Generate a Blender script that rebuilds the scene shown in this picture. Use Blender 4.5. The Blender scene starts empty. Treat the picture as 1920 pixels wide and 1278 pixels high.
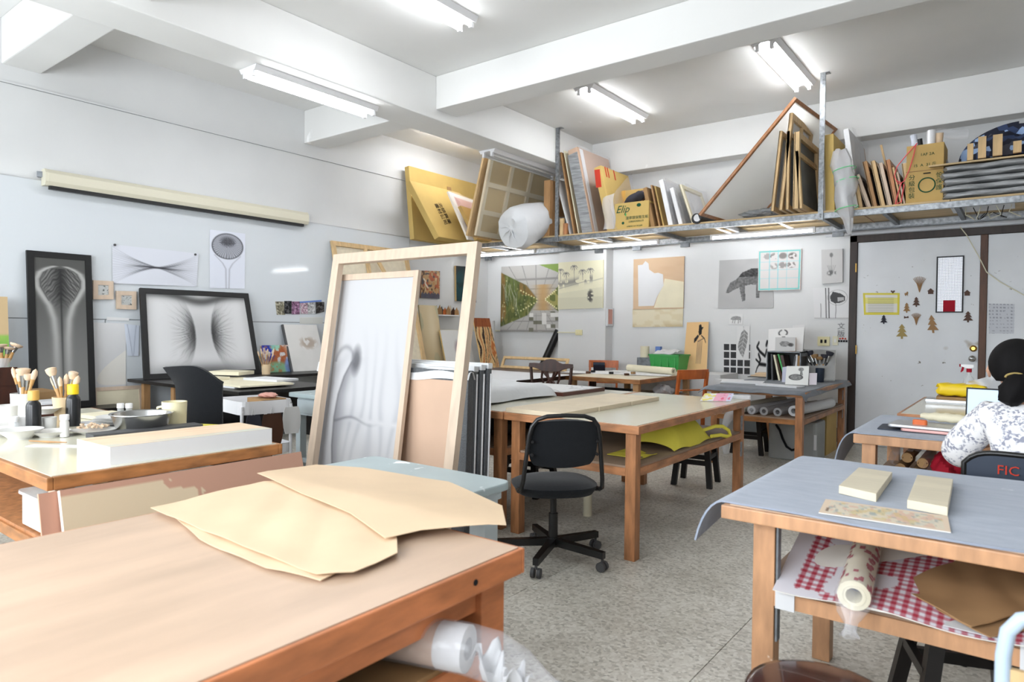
import bpy, math, random
import numpy as np
from mathutils import Matrix, Vector
random.seed(7); RNG = np.random.RandomState(5)
scene = bpy.context.scene
COL = scene.collection
R = math.radians

# ------------------------------------------------------------------ camera
CAM_H = 1.30
YAW, PITCH, ROLL = R(37.43), R(-1.043), R(0.584)
FPX = 1263.0
FWD = Vector((-math.sin(YAW)*math.cos(PITCH), math.cos(YAW)*math.cos(PITCH), math.sin(PITCH)))
_r = Vector((math.cos(YAW), math.sin(YAW), 0)); _u = _r.cross(FWD)
RGT = _r*math.cos(ROLL) + _u*math.sin(ROLL); UPV = -_r*math.sin(ROLL) + _u*math.cos(ROLL)
cd = bpy.data.cameras.new('camera'); cam = bpy.data.objects.new('camera', cd); COL.objects.link(cam)
cam.matrix_world = Matrix(((RGT.x, UPV.x, -FWD.x, 0), (RGT.y, UPV.y, -FWD.y, 0), (RGT.z, UPV.z, -FWD.z, CAM_H), (0, 0, 0, 1)))
cd.sensor_width = 36.0; cd.lens = 36.0*FPX/1920.0; cd.clip_start = 0.05; cd.clip_end = 100
cd.dof.use_dof = True; cd.dof.focus_distance = 4.6; cd.dof.aperture_fstop = 4.0
scene.camera = cam

# ------------------------------------------------------------------ light, exposure
scene.view_settings.view_transform = 'Standard'; scene.view_settings.look = 'None'
scene.view_settings.exposure = 0.98; scene.view_settings.gamma = 1.0; scene.view_settings.use_curve_mapping = False
world = bpy.data.worlds.new('overcast_sky'); scene.world = world; world.use_nodes = True
bg = world.node_tree.nodes['Background']; bg.inputs[0].default_value = (0.86, 0.93, 1.0, 1); bg.inputs[1].default_value = 1.2
def area_light(name, loc, rot, sx, sy, watts, color):
    ld = bpy.data.lights.new(name, 'AREA'); ld.shape = 'RECTANGLE'; ld.size = sx; ld.size_y = sy
    ld.energy = watts; ld.color = color
    o = bpy.data.objects.new(name, ld); COL.objects.link(o); o.location = loc; o.rotation_euler = rot
    return o
# daylight entering through the windows in the wall behind the camera and the near end of the room
DAY = (0.90, 0.95, 1.0)
for wx, watts in ((-5.6, 54), (-3.3, 60), (-1.0, 82)):
    area_light('window_daylight', (wx, -1.72, 1.9), (R(90), 0, 0), 1.9, 1.9, watts, DAY)
TUBE_STRENGTH = 19.0

# ------------------------------------------------------------------ measuring helpers: a picture point on a known plane
ORG = Vector((0, 0, CAM_H))
def _ray(x, y): return FWD + RGT*((x-960)/FPX) - UPV*((y-639)/FPX)
def _on(ax, v, x, y):
    d = _ray(x, y); return ORG + d*((v-ORG[ax])/d[ax])
def PX(v, x, y): return _on(0, v, x, y)
def PY(v, x, y): return _on(1, v, x, y)
def PZ(v, x, y): return _on(2, v, x, y)

# ------------------------------------------------------------------ materials
def lin(c):
    c = np.asarray(c, float)/255.0
    return np.where(c <= 0.04045, c/12.92, ((c+0.055)/1.055)**2.4)
MATS = {}
def mat(name, rgb, rough=0.6, spec=0.4, metal=0.0, var=0.0, scale=6.0, stretch=(1, 1, 1), bump=0.0, bscale=40.0, rgb2=None, alpha=1.0, trans=0.0, sheen=0.0, coat=0.0, speck=None):
    if name in MATS: return MATS[name]
    m = bpy.data.materials.new(name); m.use_nodes = True; MATS[name] = m
    nt = m.node_tree; b = nt.nodes['Principled BSDF']
    rgb = np.asarray(rgb, float)*0.955
    c = tuple(lin(rgb)) + (1,)
    b.inputs['Base Color'].default_value = c; b.inputs['Roughness'].default_value = rough
    b.inputs['Specular IOR Level'].default_value = spec; b.inputs['Metallic'].default_value = metal
    b.inputs['Alpha'].default_value = alpha; b.inputs['Transmission Weight'].default_value = trans
    if sheen: b.inputs['Sheen Weight'].default_value = sheen
    if coat: b.inputs['Coat Weight'].default_value = coat
    tc = nt.nodes.new('ShaderNodeTexCoord'); mp = nt.nodes.new('ShaderNodeMapping')
    mp.inputs['Scale'].default_value = stretch; nt.links.new(tc.outputs['Object'], mp.inputs[0])
    last = None
    if var or rgb2 is not None:
        n = nt.nodes.new('ShaderNodeTexNoise'); n.inputs['Scale'].default_value = scale; n.inputs['Detail'].default_value = 5
        nt.links.new(mp.outputs[0], n.inputs[0])
        cr = nt.nodes.new('ShaderNodeValToRGB'); cr.color_ramp.elements[0].position = 0.32; cr.color_ramp.elements[1].position = 0.7
        if rgb2 is None: rgb2 = tuple(np.clip(np.array(rgb)*(1-var), 0, 255))
        cr.color_ramp.elements[0].color = tuple(lin(rgb2))+(1,); cr.color_ramp.elements[1].color = c
        nt.links.new(n.outputs[0], cr.inputs[0]); last = cr.outputs[0]
    if speck is not None:    # (rgb, scale, threshold): small marks, paint spots, scuffs
        for (srgb, sscale, th) in speck:
            n2 = nt.nodes.new('ShaderNodeTexNoise'); n2.inputs['Scale'].default_value = sscale; n2.inputs['Detail'].default_value = 3
            nt.links.new(tc.outputs['Object'], n2.inputs[0])
            r2 = nt.nodes.new('ShaderNodeValToRGB'); r2.color_ramp.elements[0].position = th; r2.color_ramp.elements[1].position = th+0.03
            r2.color_ramp.elements[0].color = (0, 0, 0, 1); r2.color_ramp.elements[1].color = (1, 1, 1, 1)
            nt.links.new(n2.outputs[0], r2.inputs[0])
            mx = nt.nodes.new('ShaderNodeMix'); mx.data_type = 'RGBA'
            nt.links.new(r2.outputs[0], mx.inputs[0])
            if last is None: mx.inputs[6].default_value = c
            else: nt.links.new(last, mx.inputs[6])
            mx.inputs[7].default_value = tuple(lin(srgb))+(1,); last = mx.outputs[2]
    if last is not None: nt.links.new(last, b.inputs['Base Color'])
    if bump:
        n3 = nt.nodes.new('ShaderNodeTexNoise'); n3.inputs['Scale'].default_value = bscale; n3.inputs['Detail'].default_value = 4
        nt.links.new(mp.outputs[0], n3.inputs[0])
        bp = nt.nodes.new('ShaderNodeBump'); bp.inputs['Strength'].default_value = bump; bp.inputs['Distance'].default_value = 0.01
        nt.links.new(n3.outputs[0], bp.inputs['Height']); nt.links.new(bp.outputs[0], b.inputs['Normal'])
    return m
def emit(name, rgb, strength):
    m = bpy.data.materials.new(name); m.use_nodes = True; MATS[name] = m; nt = m.node_tree
    b = nt.nodes['Principled BSDF']; b.inputs['Base Color'].default_value = tuple(lin(rgb))+(1,)
    b.inputs['Emission Color'].default_value = tuple(lin(rgb))+(1,); b.inputs['Emission Strength'].default_value = strength
    return m
def art_mat(name, rough, spec):
    m = bpy.data.materials.new(name); m.use_nodes = True; MATS[name] = m; nt = m.node_tree
    b = nt.nodes['Principled BSDF']; b.inputs['Roughness'].default_value = rough; b.inputs['Specular IOR Level'].default_value = spec
    a = nt.nodes.new('ShaderNodeVertexColor'); a.layer_name = 'Col'
    nt.links.new(a.outputs[0], b.inputs['Base Color'])
    return m
art_mat('print', 0.75, 0.2); art_mat('oil_paint', 0.5, 0.35)
emit('lit_tube', (250, 252, 255), TUBE_STRENGTH)
emit('laptop_screen', (196, 220, 248), 0.22); emit('window_back', (235, 238, 245), 0.3)
mat('wall_paint', (228, 229, 229), 0.7, 0.25, var=0.03, scale=1.3, bump=0.05, bscale=30, speck=[((205, 203, 198), 1.1, 0.73)])
mat('ceiling_paint', (243, 243, 241), 0.75, 0.2, var=0.03, scale=0.9, bump=0.04, bscale=25, speck=[((250, 250, 250), 2.2, 0.74)])
mat('wall_paint_door', (222, 224, 228), 0.7, 0.25, var=0.05, scale=1.5, speck=[((190, 185, 178), 1.3, 0.72)])
mat('whiteboard', (219, 224, 228), 0.07, 0.5)
mat('board_joint', (120, 124, 126), 0.5)
mat('baseboard_grey', (128, 134, 137), 0.6)
mat('dark_wood_trim', (58, 44, 38), 0.5, var=0.25, scale=4, stretch=(8, 8, 1))
mat('brown_wood_trim', (104, 66, 44), 0.5, var=0.25, scale=4, stretch=(8, 8, 1))
mat('door_paint', (236, 239, 243), 0.55, 0.35, var=0.05, scale=1.8, speck=[((176, 168, 156), 2.2, 0.66), ((112, 106, 98), 9, 0.72), ((130, 126, 120), 26, 0.74)])
mat('terrazzo_joint', (150, 146, 136), 0.8)
mat('galv', (168, 172, 176), 0.38, 0.5, metal=0.75, var=0.3, scale=30)
mat('galv_dull', (138, 143, 148), 0.5, 0.5, metal=0.4, var=0.25, scale=20)
mat('shelf_ply', (214, 186, 140), 0.6, var=0.12, scale=3, stretch=(1, 6, 6))
mat('orange_wood', (200, 138, 92), 0.42, 0.4, var=0.22, scale=5, stretch=(6, 6, 1.2), speck=[((236, 214, 190), 14, 0.76)])
mat('orange_edge', (208, 144, 98), 0.42, 0.4, var=0.25, scale=5, stretch=(1.5, 1.5, 6), speck=[((238, 220, 200), 16, 0.74)])
mat('orange_red', (222, 138, 88), 0.42, 0.4, var=0.2, scale=5, stretch=(1.5, 1.5, 6), speck=[((240, 222, 204), 16, 0.74)])
mat('orange_pale', (216, 164, 122), 0.45, 0.4, var=0.18, scale=5, stretch=(5, 5, 1.2), speck=[((240, 226, 208), 14, 0.76)])
mat('brown_edge', (190, 128, 74), 0.45, 0.4, var=0.3, scale=5, stretch=(1.5, 1.5, 6), speck=[((120, 78, 44), 9, 0.72)])
mat('laminate', (226, 222, 202), 0.16, 0.5, var=0.03, scale=2)
mat('ply_top', (220, 190, 164), 0.42, 0.35, var=0.13, scale=2.2, stretch=(3.5, 0.7, 1), speck=[((246, 238, 226), 7, 0.76)])
mat('shelf_board', (176, 150, 128), 0.6, var=0.15, scale=3)
mat('felt_light', (158, 166, 181), 0.95, 0.05, rgb2=(138, 147, 163), scale=9, stretch=(1, 3, 1), sheen=0.3, bump=0.25, bscale=160, speck=[((205, 208, 214), 6, 0.72)])
mat('felt_dark', (126, 131, 138), 0.95, 0.05, rgb2=(100, 104, 110), scale=8, sheen=0.2, bump=0.25, bscale=150)
mat('pale_blue_paint', (180, 195, 197), 0.42, 0.4, var=0.08, scale=3, speck=[((238, 240, 240), 7, 0.64), ((206, 220, 170), 3.2, 0.72), ((190, 196, 220), 5, 0.73)])
mat('pale_blue_side', (205, 216, 220), 0.5, 0.35, var=0.06, scale=3)
mat('kraft', (236, 208, 174), 0.7, 0.2, var=0.05, scale=3)
mat('kraft_brown', (176, 138, 98), 0.7, 0.2, var=0.1, scale=4)
mat('cardboard', (205, 172, 108), 0.75, 0.2, var=0.08, scale=3)
mat('cardboard_yellow', (208, 178, 108), 0.7, 0.2, var=0.06, scale=3)
mat('cardboard_pale', (214, 182, 158), 0.75, 0.2, var=0.06, scale=2)
mat('cardboard_dark', (170, 134, 92), 0.75, 0.2, var=0.1, scale=4)
mat('new_wood', (220, 198, 176), 0.55, 0.3, var=0.08, scale=4, stretch=(6, 6, 1))
mat('pine', (226, 192, 142), 0.55, 0.3, var=0.12, scale=4, stretch=(6, 6, 1))
mat('pine_dark', (190, 146, 100), 0.55, 0.3, var=0.15, scale=4, stretch=(6, 6, 1))
mat('basswood', (230, 219, 194), 0.6, 0.3, var=0.06, scale=3, stretch=(1, 6, 6))
mat('bass_panel', (228, 212, 184), 0.6, 0.3, var=0.05, scale=3)
mat('white_paper', (226, 227, 229), 0.8, 0.15, var=0.02, scale=3)
mat('blue_paper', (212, 217, 228), 0.8, 0.15)
mat('cream_paper', (240, 232, 204), 0.8, 0.15, var=0.06, scale=3)
mat('white_foam', (224, 226, 228), 0.6, 0.3, bump=0.4, bscale=14)
mat('white_gesso', (228, 228, 228), 0.6, 0.3)
mat('black_frame', (26, 26, 27), 0.5, 0.35)
mat('black_plastic', (20, 20, 21), 0.45, 0.4)
mat('black_fabric', (24, 26, 29), 0.9, 0.1, sheen=0.15, bump=0.2, bscale=200)
mat('black_metal', (18, 18, 19), 0.35, 0.5)
mat('black_wood', (26, 22, 21), 0.4, 0.4)
mat('caster_grey', (78, 78, 80), 0.5)
mat('mahogany', (72, 26, 22), 0.22, 0.5, var=0.3, scale=4, stretch=(6, 1, 1), coat=0.4)
mat('dark_brown_wood', (74, 40, 28), 0.35, 0.45, var=0.3, scale=5, stretch=(5, 5, 1))
mat('red_brown_table', (98, 52, 38), 0.35, 0.45, var=0.2, scale=4)
mat('chair_orange', (206, 108, 50), 0.4, 0.45, var=0.15, scale=5, stretch=(5, 5, 1))
mat('gold_card', (168, 146, 88), 0.6, 0.3)
mat('steel', (182, 182, 180), 0.26, 0.5, metal=1.0)
mat('brass', (198, 158, 84), 0.3, 0.5, metal=1.0)
mat('white_enamel', (240, 240, 242), 0.3, 0.5)
mat('ceramic', (228, 227, 223), 0.25, 0.5)
mat('cream_plastic', (236, 226, 186), 0.35, 0.45)
mat('screen_case', (218, 213, 192), 0.4, 0.4)
mat('beige_cup', (222, 196, 158), 0.5, 0.35)
mat('black_bottle', (22, 24, 27), 0.3, 0.5)
mat('yellow_cap', (250, 214, 30), 0.4, 0.4)
mat('tan_cap', (212, 166, 84), 0.4, 0.4)
mat('brush_handle', (206, 158, 96), 0.45, 0.4, var=0.15, scale=8)
mat('bristle', (236, 208, 178), 0.9, 0.1, var=0.12, scale=30)
mat('cloth_white', (218, 217, 214), 0.9, 0.1, var=0.04, scale=4)
mat('cloth_dark', (62, 62, 70), 0.9, 0.1)
mat('leather_brown', (92, 58, 40), 0.55, 0.35, var=0.2, scale=6)
mat('yellow_fabric', (250, 236, 96), 0.85, 0.15, var=0.06, scale=4)
mat('green_plastic', (62, 168, 82), 0.35, 0.45)
mat('red_fabric', (190, 30, 52), 0.8, 0.2, var=0.2, scale=5)
mat('teal_green', (20, 120, 84), 0.7, 0.2)
mat('navy', (36, 48, 66), 0.5, 0.4)
mat('grey_canvas', (176, 178, 176), 0.9, 0.1, var=0.06, scale=4)
mat('grey_cloth', (104, 105, 104), 0.9, 0.1, rgb2=(130, 131, 130), scale=2.2)
mat('bubble_black', (96, 100, 104), 0.35, 0.5, var=0.12, scale=8, stretch=(40, 40, 40), bump=0.5, bscale=3)
mat('poly_grey', (176, 178, 180), 0.3, 0.5, var=0.3, scale=5, stretch=(1, 8, 8), bump=0.5, bscale=10)
mat('foil_white', (236, 236, 238), 0.3, 0.5, bump=0.6, bscale=12)
mat('pink_rose', (222, 164, 150), 0.6, 0.3, var=0.1)
mat('ink', (40, 40, 42), 0.8, 0.1)
mat('pencil', (130, 130, 132), 0.8, 0.1)
mat('grille_grey', (178, 180, 186), 0.6, 0.3)
mat('ink_green', (38, 84, 62), 0.8, 0.1)
mat('ink_red', (196, 66, 50), 0.8, 0.1)
mat('tape_blue', (110, 140, 205), 0.6, 0.2)
mat('tape_teal', (120, 218, 212), 0.6, 0.2)
mat('tape_yellow', (238, 224, 90), 0.6, 0.2)
mat('string_red', (226, 92, 96), 0.6, 0.2)
mat('string_green', (120, 214, 150), 0.5, 0.3)
mat('skin', (214, 168, 142), 0.5, 0.35)
mat('hair', (20, 18, 19), 0.75, 0.15, var=0.3, scale=40, stretch=(1, 1, 0.2))
mat('orange_case', (222, 110, 56), 0.5, 0.35)
mat('rose_gold', (222, 172, 166), 0.35, 0.5, metal=0.3)
mat('aluminium', (206, 208, 210), 0.35, 0.5, metal=0.7)
mat('light_blue_tube', (186, 206, 226), 0.35, 0.5)
mat('conduit', (226, 222, 196), 0.5, 0.3)
mat('switch_cream', (234, 226, 180), 0.4, 0.4)
def clear_mat(name, rgb, alpha, rough=0.15, bumpy=0.5, bscale=9):
    m = mat(name, rgb, rough, 0.6, alpha=alpha, bump=bumpy, bscale=bscale); return m
clear_mat('clear_film', (238, 238, 244), 0.22, 0.12, 0.8, 11)
clear_mat('cloudy_film', (232, 232, 234), 0.48, 0.25, 0.6, 7)
clear_mat('clear_bottle', (232, 236, 238), 0.35, 0.1, 0.0)
clear_mat('film_over_frame', (222, 216, 196), 0.35, 0.2, 0.5, 5)
def silk():
    m = bpy.data.materials.new('silk'); m.use_nodes = True; MATS['silk'] = m; nt = m.node_tree; b = nt.nodes['Principled BSDF']; b.inputs['Base Color'].default_value = (0.82, 0.82, 0.81, 1); b.inputs['Roughness'].default_value = 0.8
    t = nt.nodes.new('ShaderNodeBsdfTranslucent'); t.inputs[0].default_value = (0.9, 0.9, 0.88, 1); mx = nt.nodes.new('ShaderNodeMixShader'); mx.inputs[0].default_value = 0.55
    nt.links.new(b.outputs[0], mx.inputs[1]); nt.links.new(t.outputs[0], mx.inputs[2]); nt.links.new(mx.outputs[0], nt.nodes['Material Output'].inputs[0])
silk()
# terrazzo: pale ground with fine grey and dark chips
def terrazzo():
    m = bpy.data.materials.new('terrazzo'); m.use_nodes = True; MATS['terrazzo'] = m; nt = m.node_tree
    b = nt.nodes['Principled BSDF']; b.inputs['Roughness'].default_value = 0.38; b.inputs['Specular IOR Level'].default_value = 0.4
    g = nt.nodes.new('ShaderNodeNewGeometry')
    v = nt.nodes.new('ShaderNodeTexVoronoi'); v.inputs['Scale'].default_value = 75; nt.links.new(g.outputs['Position'], v.inputs['Vector'])
    cr = nt.nodes.new('ShaderNodeValToRGB'); e = cr.color_ramp.elements
    e[0].position = 0.0; e[0].color = tuple(lin((178, 174, 163)))+(1,)
    e[1].position = 0.25; e[1].color = tuple(lin((206, 201, 190)))+(1,)
    x = e.new(0.6); x.color = tuple(lin((218, 214, 203)))+(1,)
    x = e.new(0.9); x.color = tuple(lin((230, 227, 218)))+(1,)
    sp = nt.nodes.new('ShaderNodeSeparateColor'); nt.links.new(v.outputs['Color'], sp.inputs[0]); nt.links.new(sp.outputs[0], cr.inputs[0])
    n = nt.nodes.new('ShaderNodeTexNoise'); n.inputs['Scale'].default_value = 1.6; n.inputs['Detail'].default_value = 6; nt.links.new(g.outputs['Position'], n.inputs['Vector'])
    r2 = nt.nodes.new('ShaderNodeValToRGB'); r2.color_ramp.elements[0].position = 0.35; r2.color_ramp.elements[0].color = (0.80, 0.79, 0.77, 1); r2.color_ramp.elements[1].position = 0.62; r2.color_ramp.elements[1].color = (1, 1, 1, 1)
    nt.links.new(n.outputs[0], r2.inputs[0])
    mx = nt.nodes.new('ShaderNodeMix'); mx.data_type = 'RGBA'; mx.blend_type = 'MULTIPLY'; mx.inputs[0].default_value = 1
    nt.links.new(cr.outputs[0], mx.inputs[6]); nt.links.new(r2.outputs[0], mx.inputs[7])
    n4 = nt.nodes.new('ShaderNodeTexNoise'); n4.inputs['Scale'].default_value = 11; n4.inputs['Detail'].default_value = 2; nt.links.new(g.outputs['Position'], n4.inputs['Vector'])
    r4 = nt.nodes.new('ShaderNodeValToRGB'); r4.color_ramp.elements[0].position = 0.74; r4.color_ramp.elements[0].color = (1, 1, 1, 1); r4.color_ramp.elements[1].position = 0.77; r4.color_ramp.elements[1].color = (0.45, 0.44, 0.42, 1)
    nt.links.new(n4.outputs[0], r4.inputs[0])
    m2 = nt.nodes.new('ShaderNodeMix'); m2.data_type = 'RGBA'; m2.blend_type = 'MULTIPLY'; m2.inputs[0].default_value = 1
    nt.links.new(mx.outputs[2], m2.inputs[6]); nt.links.new(r4.outputs[0], m2.inputs[7])
    nt.links.new(m2.outputs[2], b.inputs['Base Color'])
terrazzo()

# ------------------------------------------------------------------ geometry helpers
WM = {}                                     # world matrices of the roots and parts
def V(*a): return Vector(a[0]) if len(a) == 1 else Vector(a)
class MB:
    """collects boxes, bars, tubes and sheets given in the frame L, kept in world space"""
    def __init__(s, L=None): s.v = []; s.f = []; s.L = L or Matrix.Identity(4); s.col = None; s.smooth = False
    def add(s, vs, fs):
        n = len(s.v); s.v += [s.L @ Vector(p) for p in vs]; s.f += [tuple(i+n for i in f) for f in fs]; return s
    def box(s, c, d, rot=None, rz=0.0):
        M = Matrix.Translation(c) @ (rot if rot is not None else Matrix.Rotation(rz, 4, 'Z'))
        hx, hy, hz = d[0]/2, d[1]/2, d[2]/2
        vs = [M @ Vector((x*hx, y*hy, z*hz)) for x, y, z in ((-1,-1,-1),(1,-1,-1),(1,1,-1),(-1,1,-1),(-1,-1,1),(1,-1,1),(1,1,1),(-1,1,1))]
        return s.add(vs, BOXF)
    def ab(s, a, b):
        return s.box([(a[i]+b[i])/2 for i in range(3)], [abs(b[i]-a[i]) for i in range(3)])
    def bar(s, p0, p1, w, h, up=(0, 0, 1)):
        p0 = Vector(p0); p1 = Vector(p1); z = (p1-p0); ln = z.length; z.normalize()
        x = Vector(up).cross(z)
        if x.length < 1e-4: x = Vector((1, 0, 0)).cross(z)
        x.normalize(); y = z.cross(x)
        vs = [p + x*(sx*w/2) + y*(sy*h/2) for p in (p0, p1) for sx, sy in ((-1,-1),(1,-1),(1,1),(-1,1))]
        return s.add(vs, BOXF)
    def slab(s, q, t):
        """quad q (TL,TR,BR,BL) as front, thickness t behind it"""
        q = [Vector(p) for p in q]; n = (q[1]-q[0]).cross(q[3]-q[0]).normalized()   # points backwards
        b = [p + n*t for p in q]
        return s.add([q[3], q[2], b[2], b[3], q[0], q[1], b[1], b[0]], BOXF)
    def prism(s, poly, off):
        n = len(poly); off = Vector(off); a = [Vector(p) for p in poly]; b = [p+off for p in a]
        fs = [tuple(range(n-1, -1, -1)), tuple(range(n, 2*n))] + [(i, (i+1) % n, n+(i+1) % n, n+i) for i in range(n)]
        return s.add(a+b, fs)
    def cyl(s, p0, p1, r0, r1=None, n=16, cap=True):
        r1 = r0 if r1 is None else r1
        return s.tube([p0, p1], [r0, r1], n, cap)
    def tube(s, pts, r, n=10, cap=True, closed=False):
        pts = [Vector(p) for p in pts]; m = len(pts)
        rs = list(r) if hasattr(r, '__len__') else [r]*m
        vs = []; prev = None
        for i, p in enumerate(pts):
            if closed: t = (pts[(i+1) % m]-pts[i-1])
            else: t = pts[min(i+1, m-1)]-pts[max(i-1, 0)]
            t = t.normalized() if t.length > 1e-9 else Vector((0, 0, 1))
            if prev is None:
                a = Vector((0, 0, 1)) if abs(t.z) < 0.9 else Vector((1, 0, 0)); x = a.cross(t).normalized()
            else:
                x = (prev - t*prev.dot(t)); x = x.normalized() if x.length > 1e-6 else prev
            prev = x; y = t.cross(x)
            vs += [p + (x*math.cos(2*math.pi*k/n) + y*math.sin(2*math.pi*k/n))*rs[i] for k in range(n)]
        fs = []
        for i in range(m if closed else m-1):
            j = (i+1) % m
            fs += [(i*n+k, i*n+(k+1) % n, j*n+(k+1) % n, j*n+k) for k in range(n)]
        if cap and not closed: fs += [tuple(range(n-1, -1, -1)), tuple(range((m-1)*n, m*n))]
        s.smooth = True
        return s.add(vs, fs)
    def rings(s, cs, rs, d, n=20):
        d = Vector(d).normalized(); x = (Vector((0, 0, 1)) if abs(d.z) < 0.9 else Vector((1, 0, 0))).cross(d).normalized(); y = d.cross(x)
        vs = [Vector(c)+(x*math.cos(2*math.pi*k/n)+y*math.sin(2*math.pi*k/n))*r for c, r in zip(cs, rs) for k in range(n)]
        s.smooth = True
        return s.add(vs, [(i*n+k, i*n+(k+1) % n, (i+1)*n+(k+1) % n, (i+1)*n+k) for i in range(len(cs)-1) for k in range(n)])
    def lathe(s, prof, c, n=24, sx=1, sy=1):
        vs = []
        for r, z in prof: vs += [(c[0]+sx*r*math.cos(2*math.pi*k/n), c[1]+sy*r*math.sin(2*math.pi*k/n), c[2]+z) for k in range(n)]
        fs = [(i*n+k, i*n+(k+1) % n, (i+1)*n+(k+1) % n, (i+1)*n+k) for i in range(len(prof)-1) for k in range(n)]
        fs += [tuple(range(n-1, -1, -1)), tuple(range((len(prof)-1)*n, len(prof)*n))]
        s.smooth = True
        return s.add(vs, fs)
    def grid(s, fn, nu, nv, thick=None):
        """sheet fn(u,v)->point; thick gives it a back"""
        P = [[Vector(fn(i/nu, j/nv)) for i in range(nu+1)] for j in range(nv+1)]
        vs = [p for row in P for p in row]; w = nu+1
        fs = [(j*w+i, j*w+i+1, (j+1)*w+i+1, (j+1)*w+i) for j in range(nv) for i in range(nu)]
        if thick:
            N = len(vs); back = []
            for j in range(nv+1):
                for i in range(nu+1):
                    du = P[j][min(i+1, nu)]-P[j][max(i-1, 0)]; dv = P[min(j+1, nv)][i]-P[max(j-1, 0)][i]
                    nn = du.cross(dv); nn = nn.normalized() if nn.length > 1e-9 else Vector((0, 0, 1))
                    back.append(P[j][i]-nn*thick)
            vs += back; fs2 = [tuple(N+k for k in reversed(f)) for f in fs]
            rim = [j*w for j in range(nv+1)]
            edge = [(i, i+1) for i in range(nu)] + [(j*w+nu, (j+1)*w+nu) for j in range(nv)] + [(nv*w+i+1, nv*w+i) for i in range(nu)] + [((j+1)*w, j*w) for j in range(nv)]
            fs = fs + fs2 + [(b, a, N+a, N+b) for a, b in edge]
        s.smooth = True
        return s.add(vs, fs)
    def rbox(s, c, d, r=0.01, rz=0.0, rot=None):
        """box with chamfered vertical edges"""
        M = Matrix.Translation(c) @ (rot if rot is not None else Matrix.Rotation(rz, 4, 'Z'))
        hx, hy, hz = d[0]/2, d[1]/2, d[2]/2
        ring = []
        for cx, cy, a0 in ((hx-r, hy-r, 0), (-hx+r, hy-r, 90), (-hx+r, -hy+r, 180), (hx-r, -hy+r, 270)):
            for k in range(4): ring.append((cx+r*math.cos(R(a0+30*k)), cy+r*math.sin(R(a0+30*k))))
        return s.prism([M @ Vector((x, y, -hz)) for x, y in ring], (M.to_3x3() @ Vector((0, 0, 2*hz))))
    def build(s, name, m, parent=None, bevel=0.0, flat=False, origin=None, mats=None):
        me = bpy.data.meshes.new(name)
        if parent is not None: W = WM[parent]
        W0 = W if parent is not None else None
        if parent is None:
            if origin is None:
                xs = [p.x for p in s.v]; ys = [p.y for p in s.v]; zs = [p.z for p in s.v]
                origin = ((min(xs)+max(xs))/2, (min(ys)+max(ys))/2, min(zs))
            W0 = Matrix.Translation(origin)
        inv = W0.inverted()
        me.from_pydata([tuple(inv @ p) for p in s.v], [], s.f); me.update()
        import bmesh
        bm = bmesh.new(); bm.from_mesh(me); bmesh.ops.recalc_face_normals(bm, faces=bm.faces)
        if bevel: bmesh.ops.bevel(bm, geom=[e for e in bm.edges if len(e.link_faces) == 2 and e.calc_face_angle(0) > 0.6], offset=bevel, segments=2, affect='EDGES', profile=0.6)
        bm.to_mesh(me); bm.free()
        me.materials.append(MATS[m] if isinstance(m, str) else m)
        if s.smooth and not flat:
            for p in me.polygons: p.use_smooth = True
            try: me.set_sharp_from_angle(angle=R(50))
            except Exception: pass
        o = bpy.data.objects.new(name, me); COL.objects.link(o)
        if parent is not None: o.parent = parent; WM[o] = W
        else: o.matrix_world = W0; WM[o] = W0
        return o
BOXF = [(3, 2, 1, 0), (4, 5, 6, 7), (0, 1, 5, 4), (1, 2, 6, 5), (2, 3, 7, 6), (3, 0, 4, 7)]
def tag(o, label, cat, group=None, kind=None):
    o['label'] = label; o['category'] = cat
    if group: o['group'] = group
    if kind: o['kind'] = kind
    return o
def thing(name, label, cat, loc=(0, 0, 0), rz=0.0, group=None):
    o = bpy.data.objects.new(name, None); COL.objects.link(o); o.empty_display_size = 0.05
    o.location = loc; o.rotation_euler = (0, 0, rz)
    WM[o] = Matrix.Translation(loc) @ Matrix.Rotation(rz, 4, 'Z')
    return tag(o, label, cat, group)
def struct(o, kind='structure'): o['kind'] = kind; return o
def dup(root, loc, rz, label, group=None):
    c = root.copy(); COL.objects.link(c); c.location = loc; c.rotation_euler = (0, 0, rz); c['label'] = label
    if group: c['group'] = group
    WM[c] = Matrix.Translation(loc) @ Matrix.Rotation(rz, 4, 'Z')
    for ch in root.children:
        d = ch.copy(); COL.objects.link(d); d.parent = c; WM[d] = WM[c]
        for g in ch.children:
            e = g.copy(); COL.objects.link(e); e.parent = d; WM[e] = WM[c]
    return c
def one(name, mb, m, label, cat, group=None, **k): return tag(mb.build(name, m, **k), label, cat, group)

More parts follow.
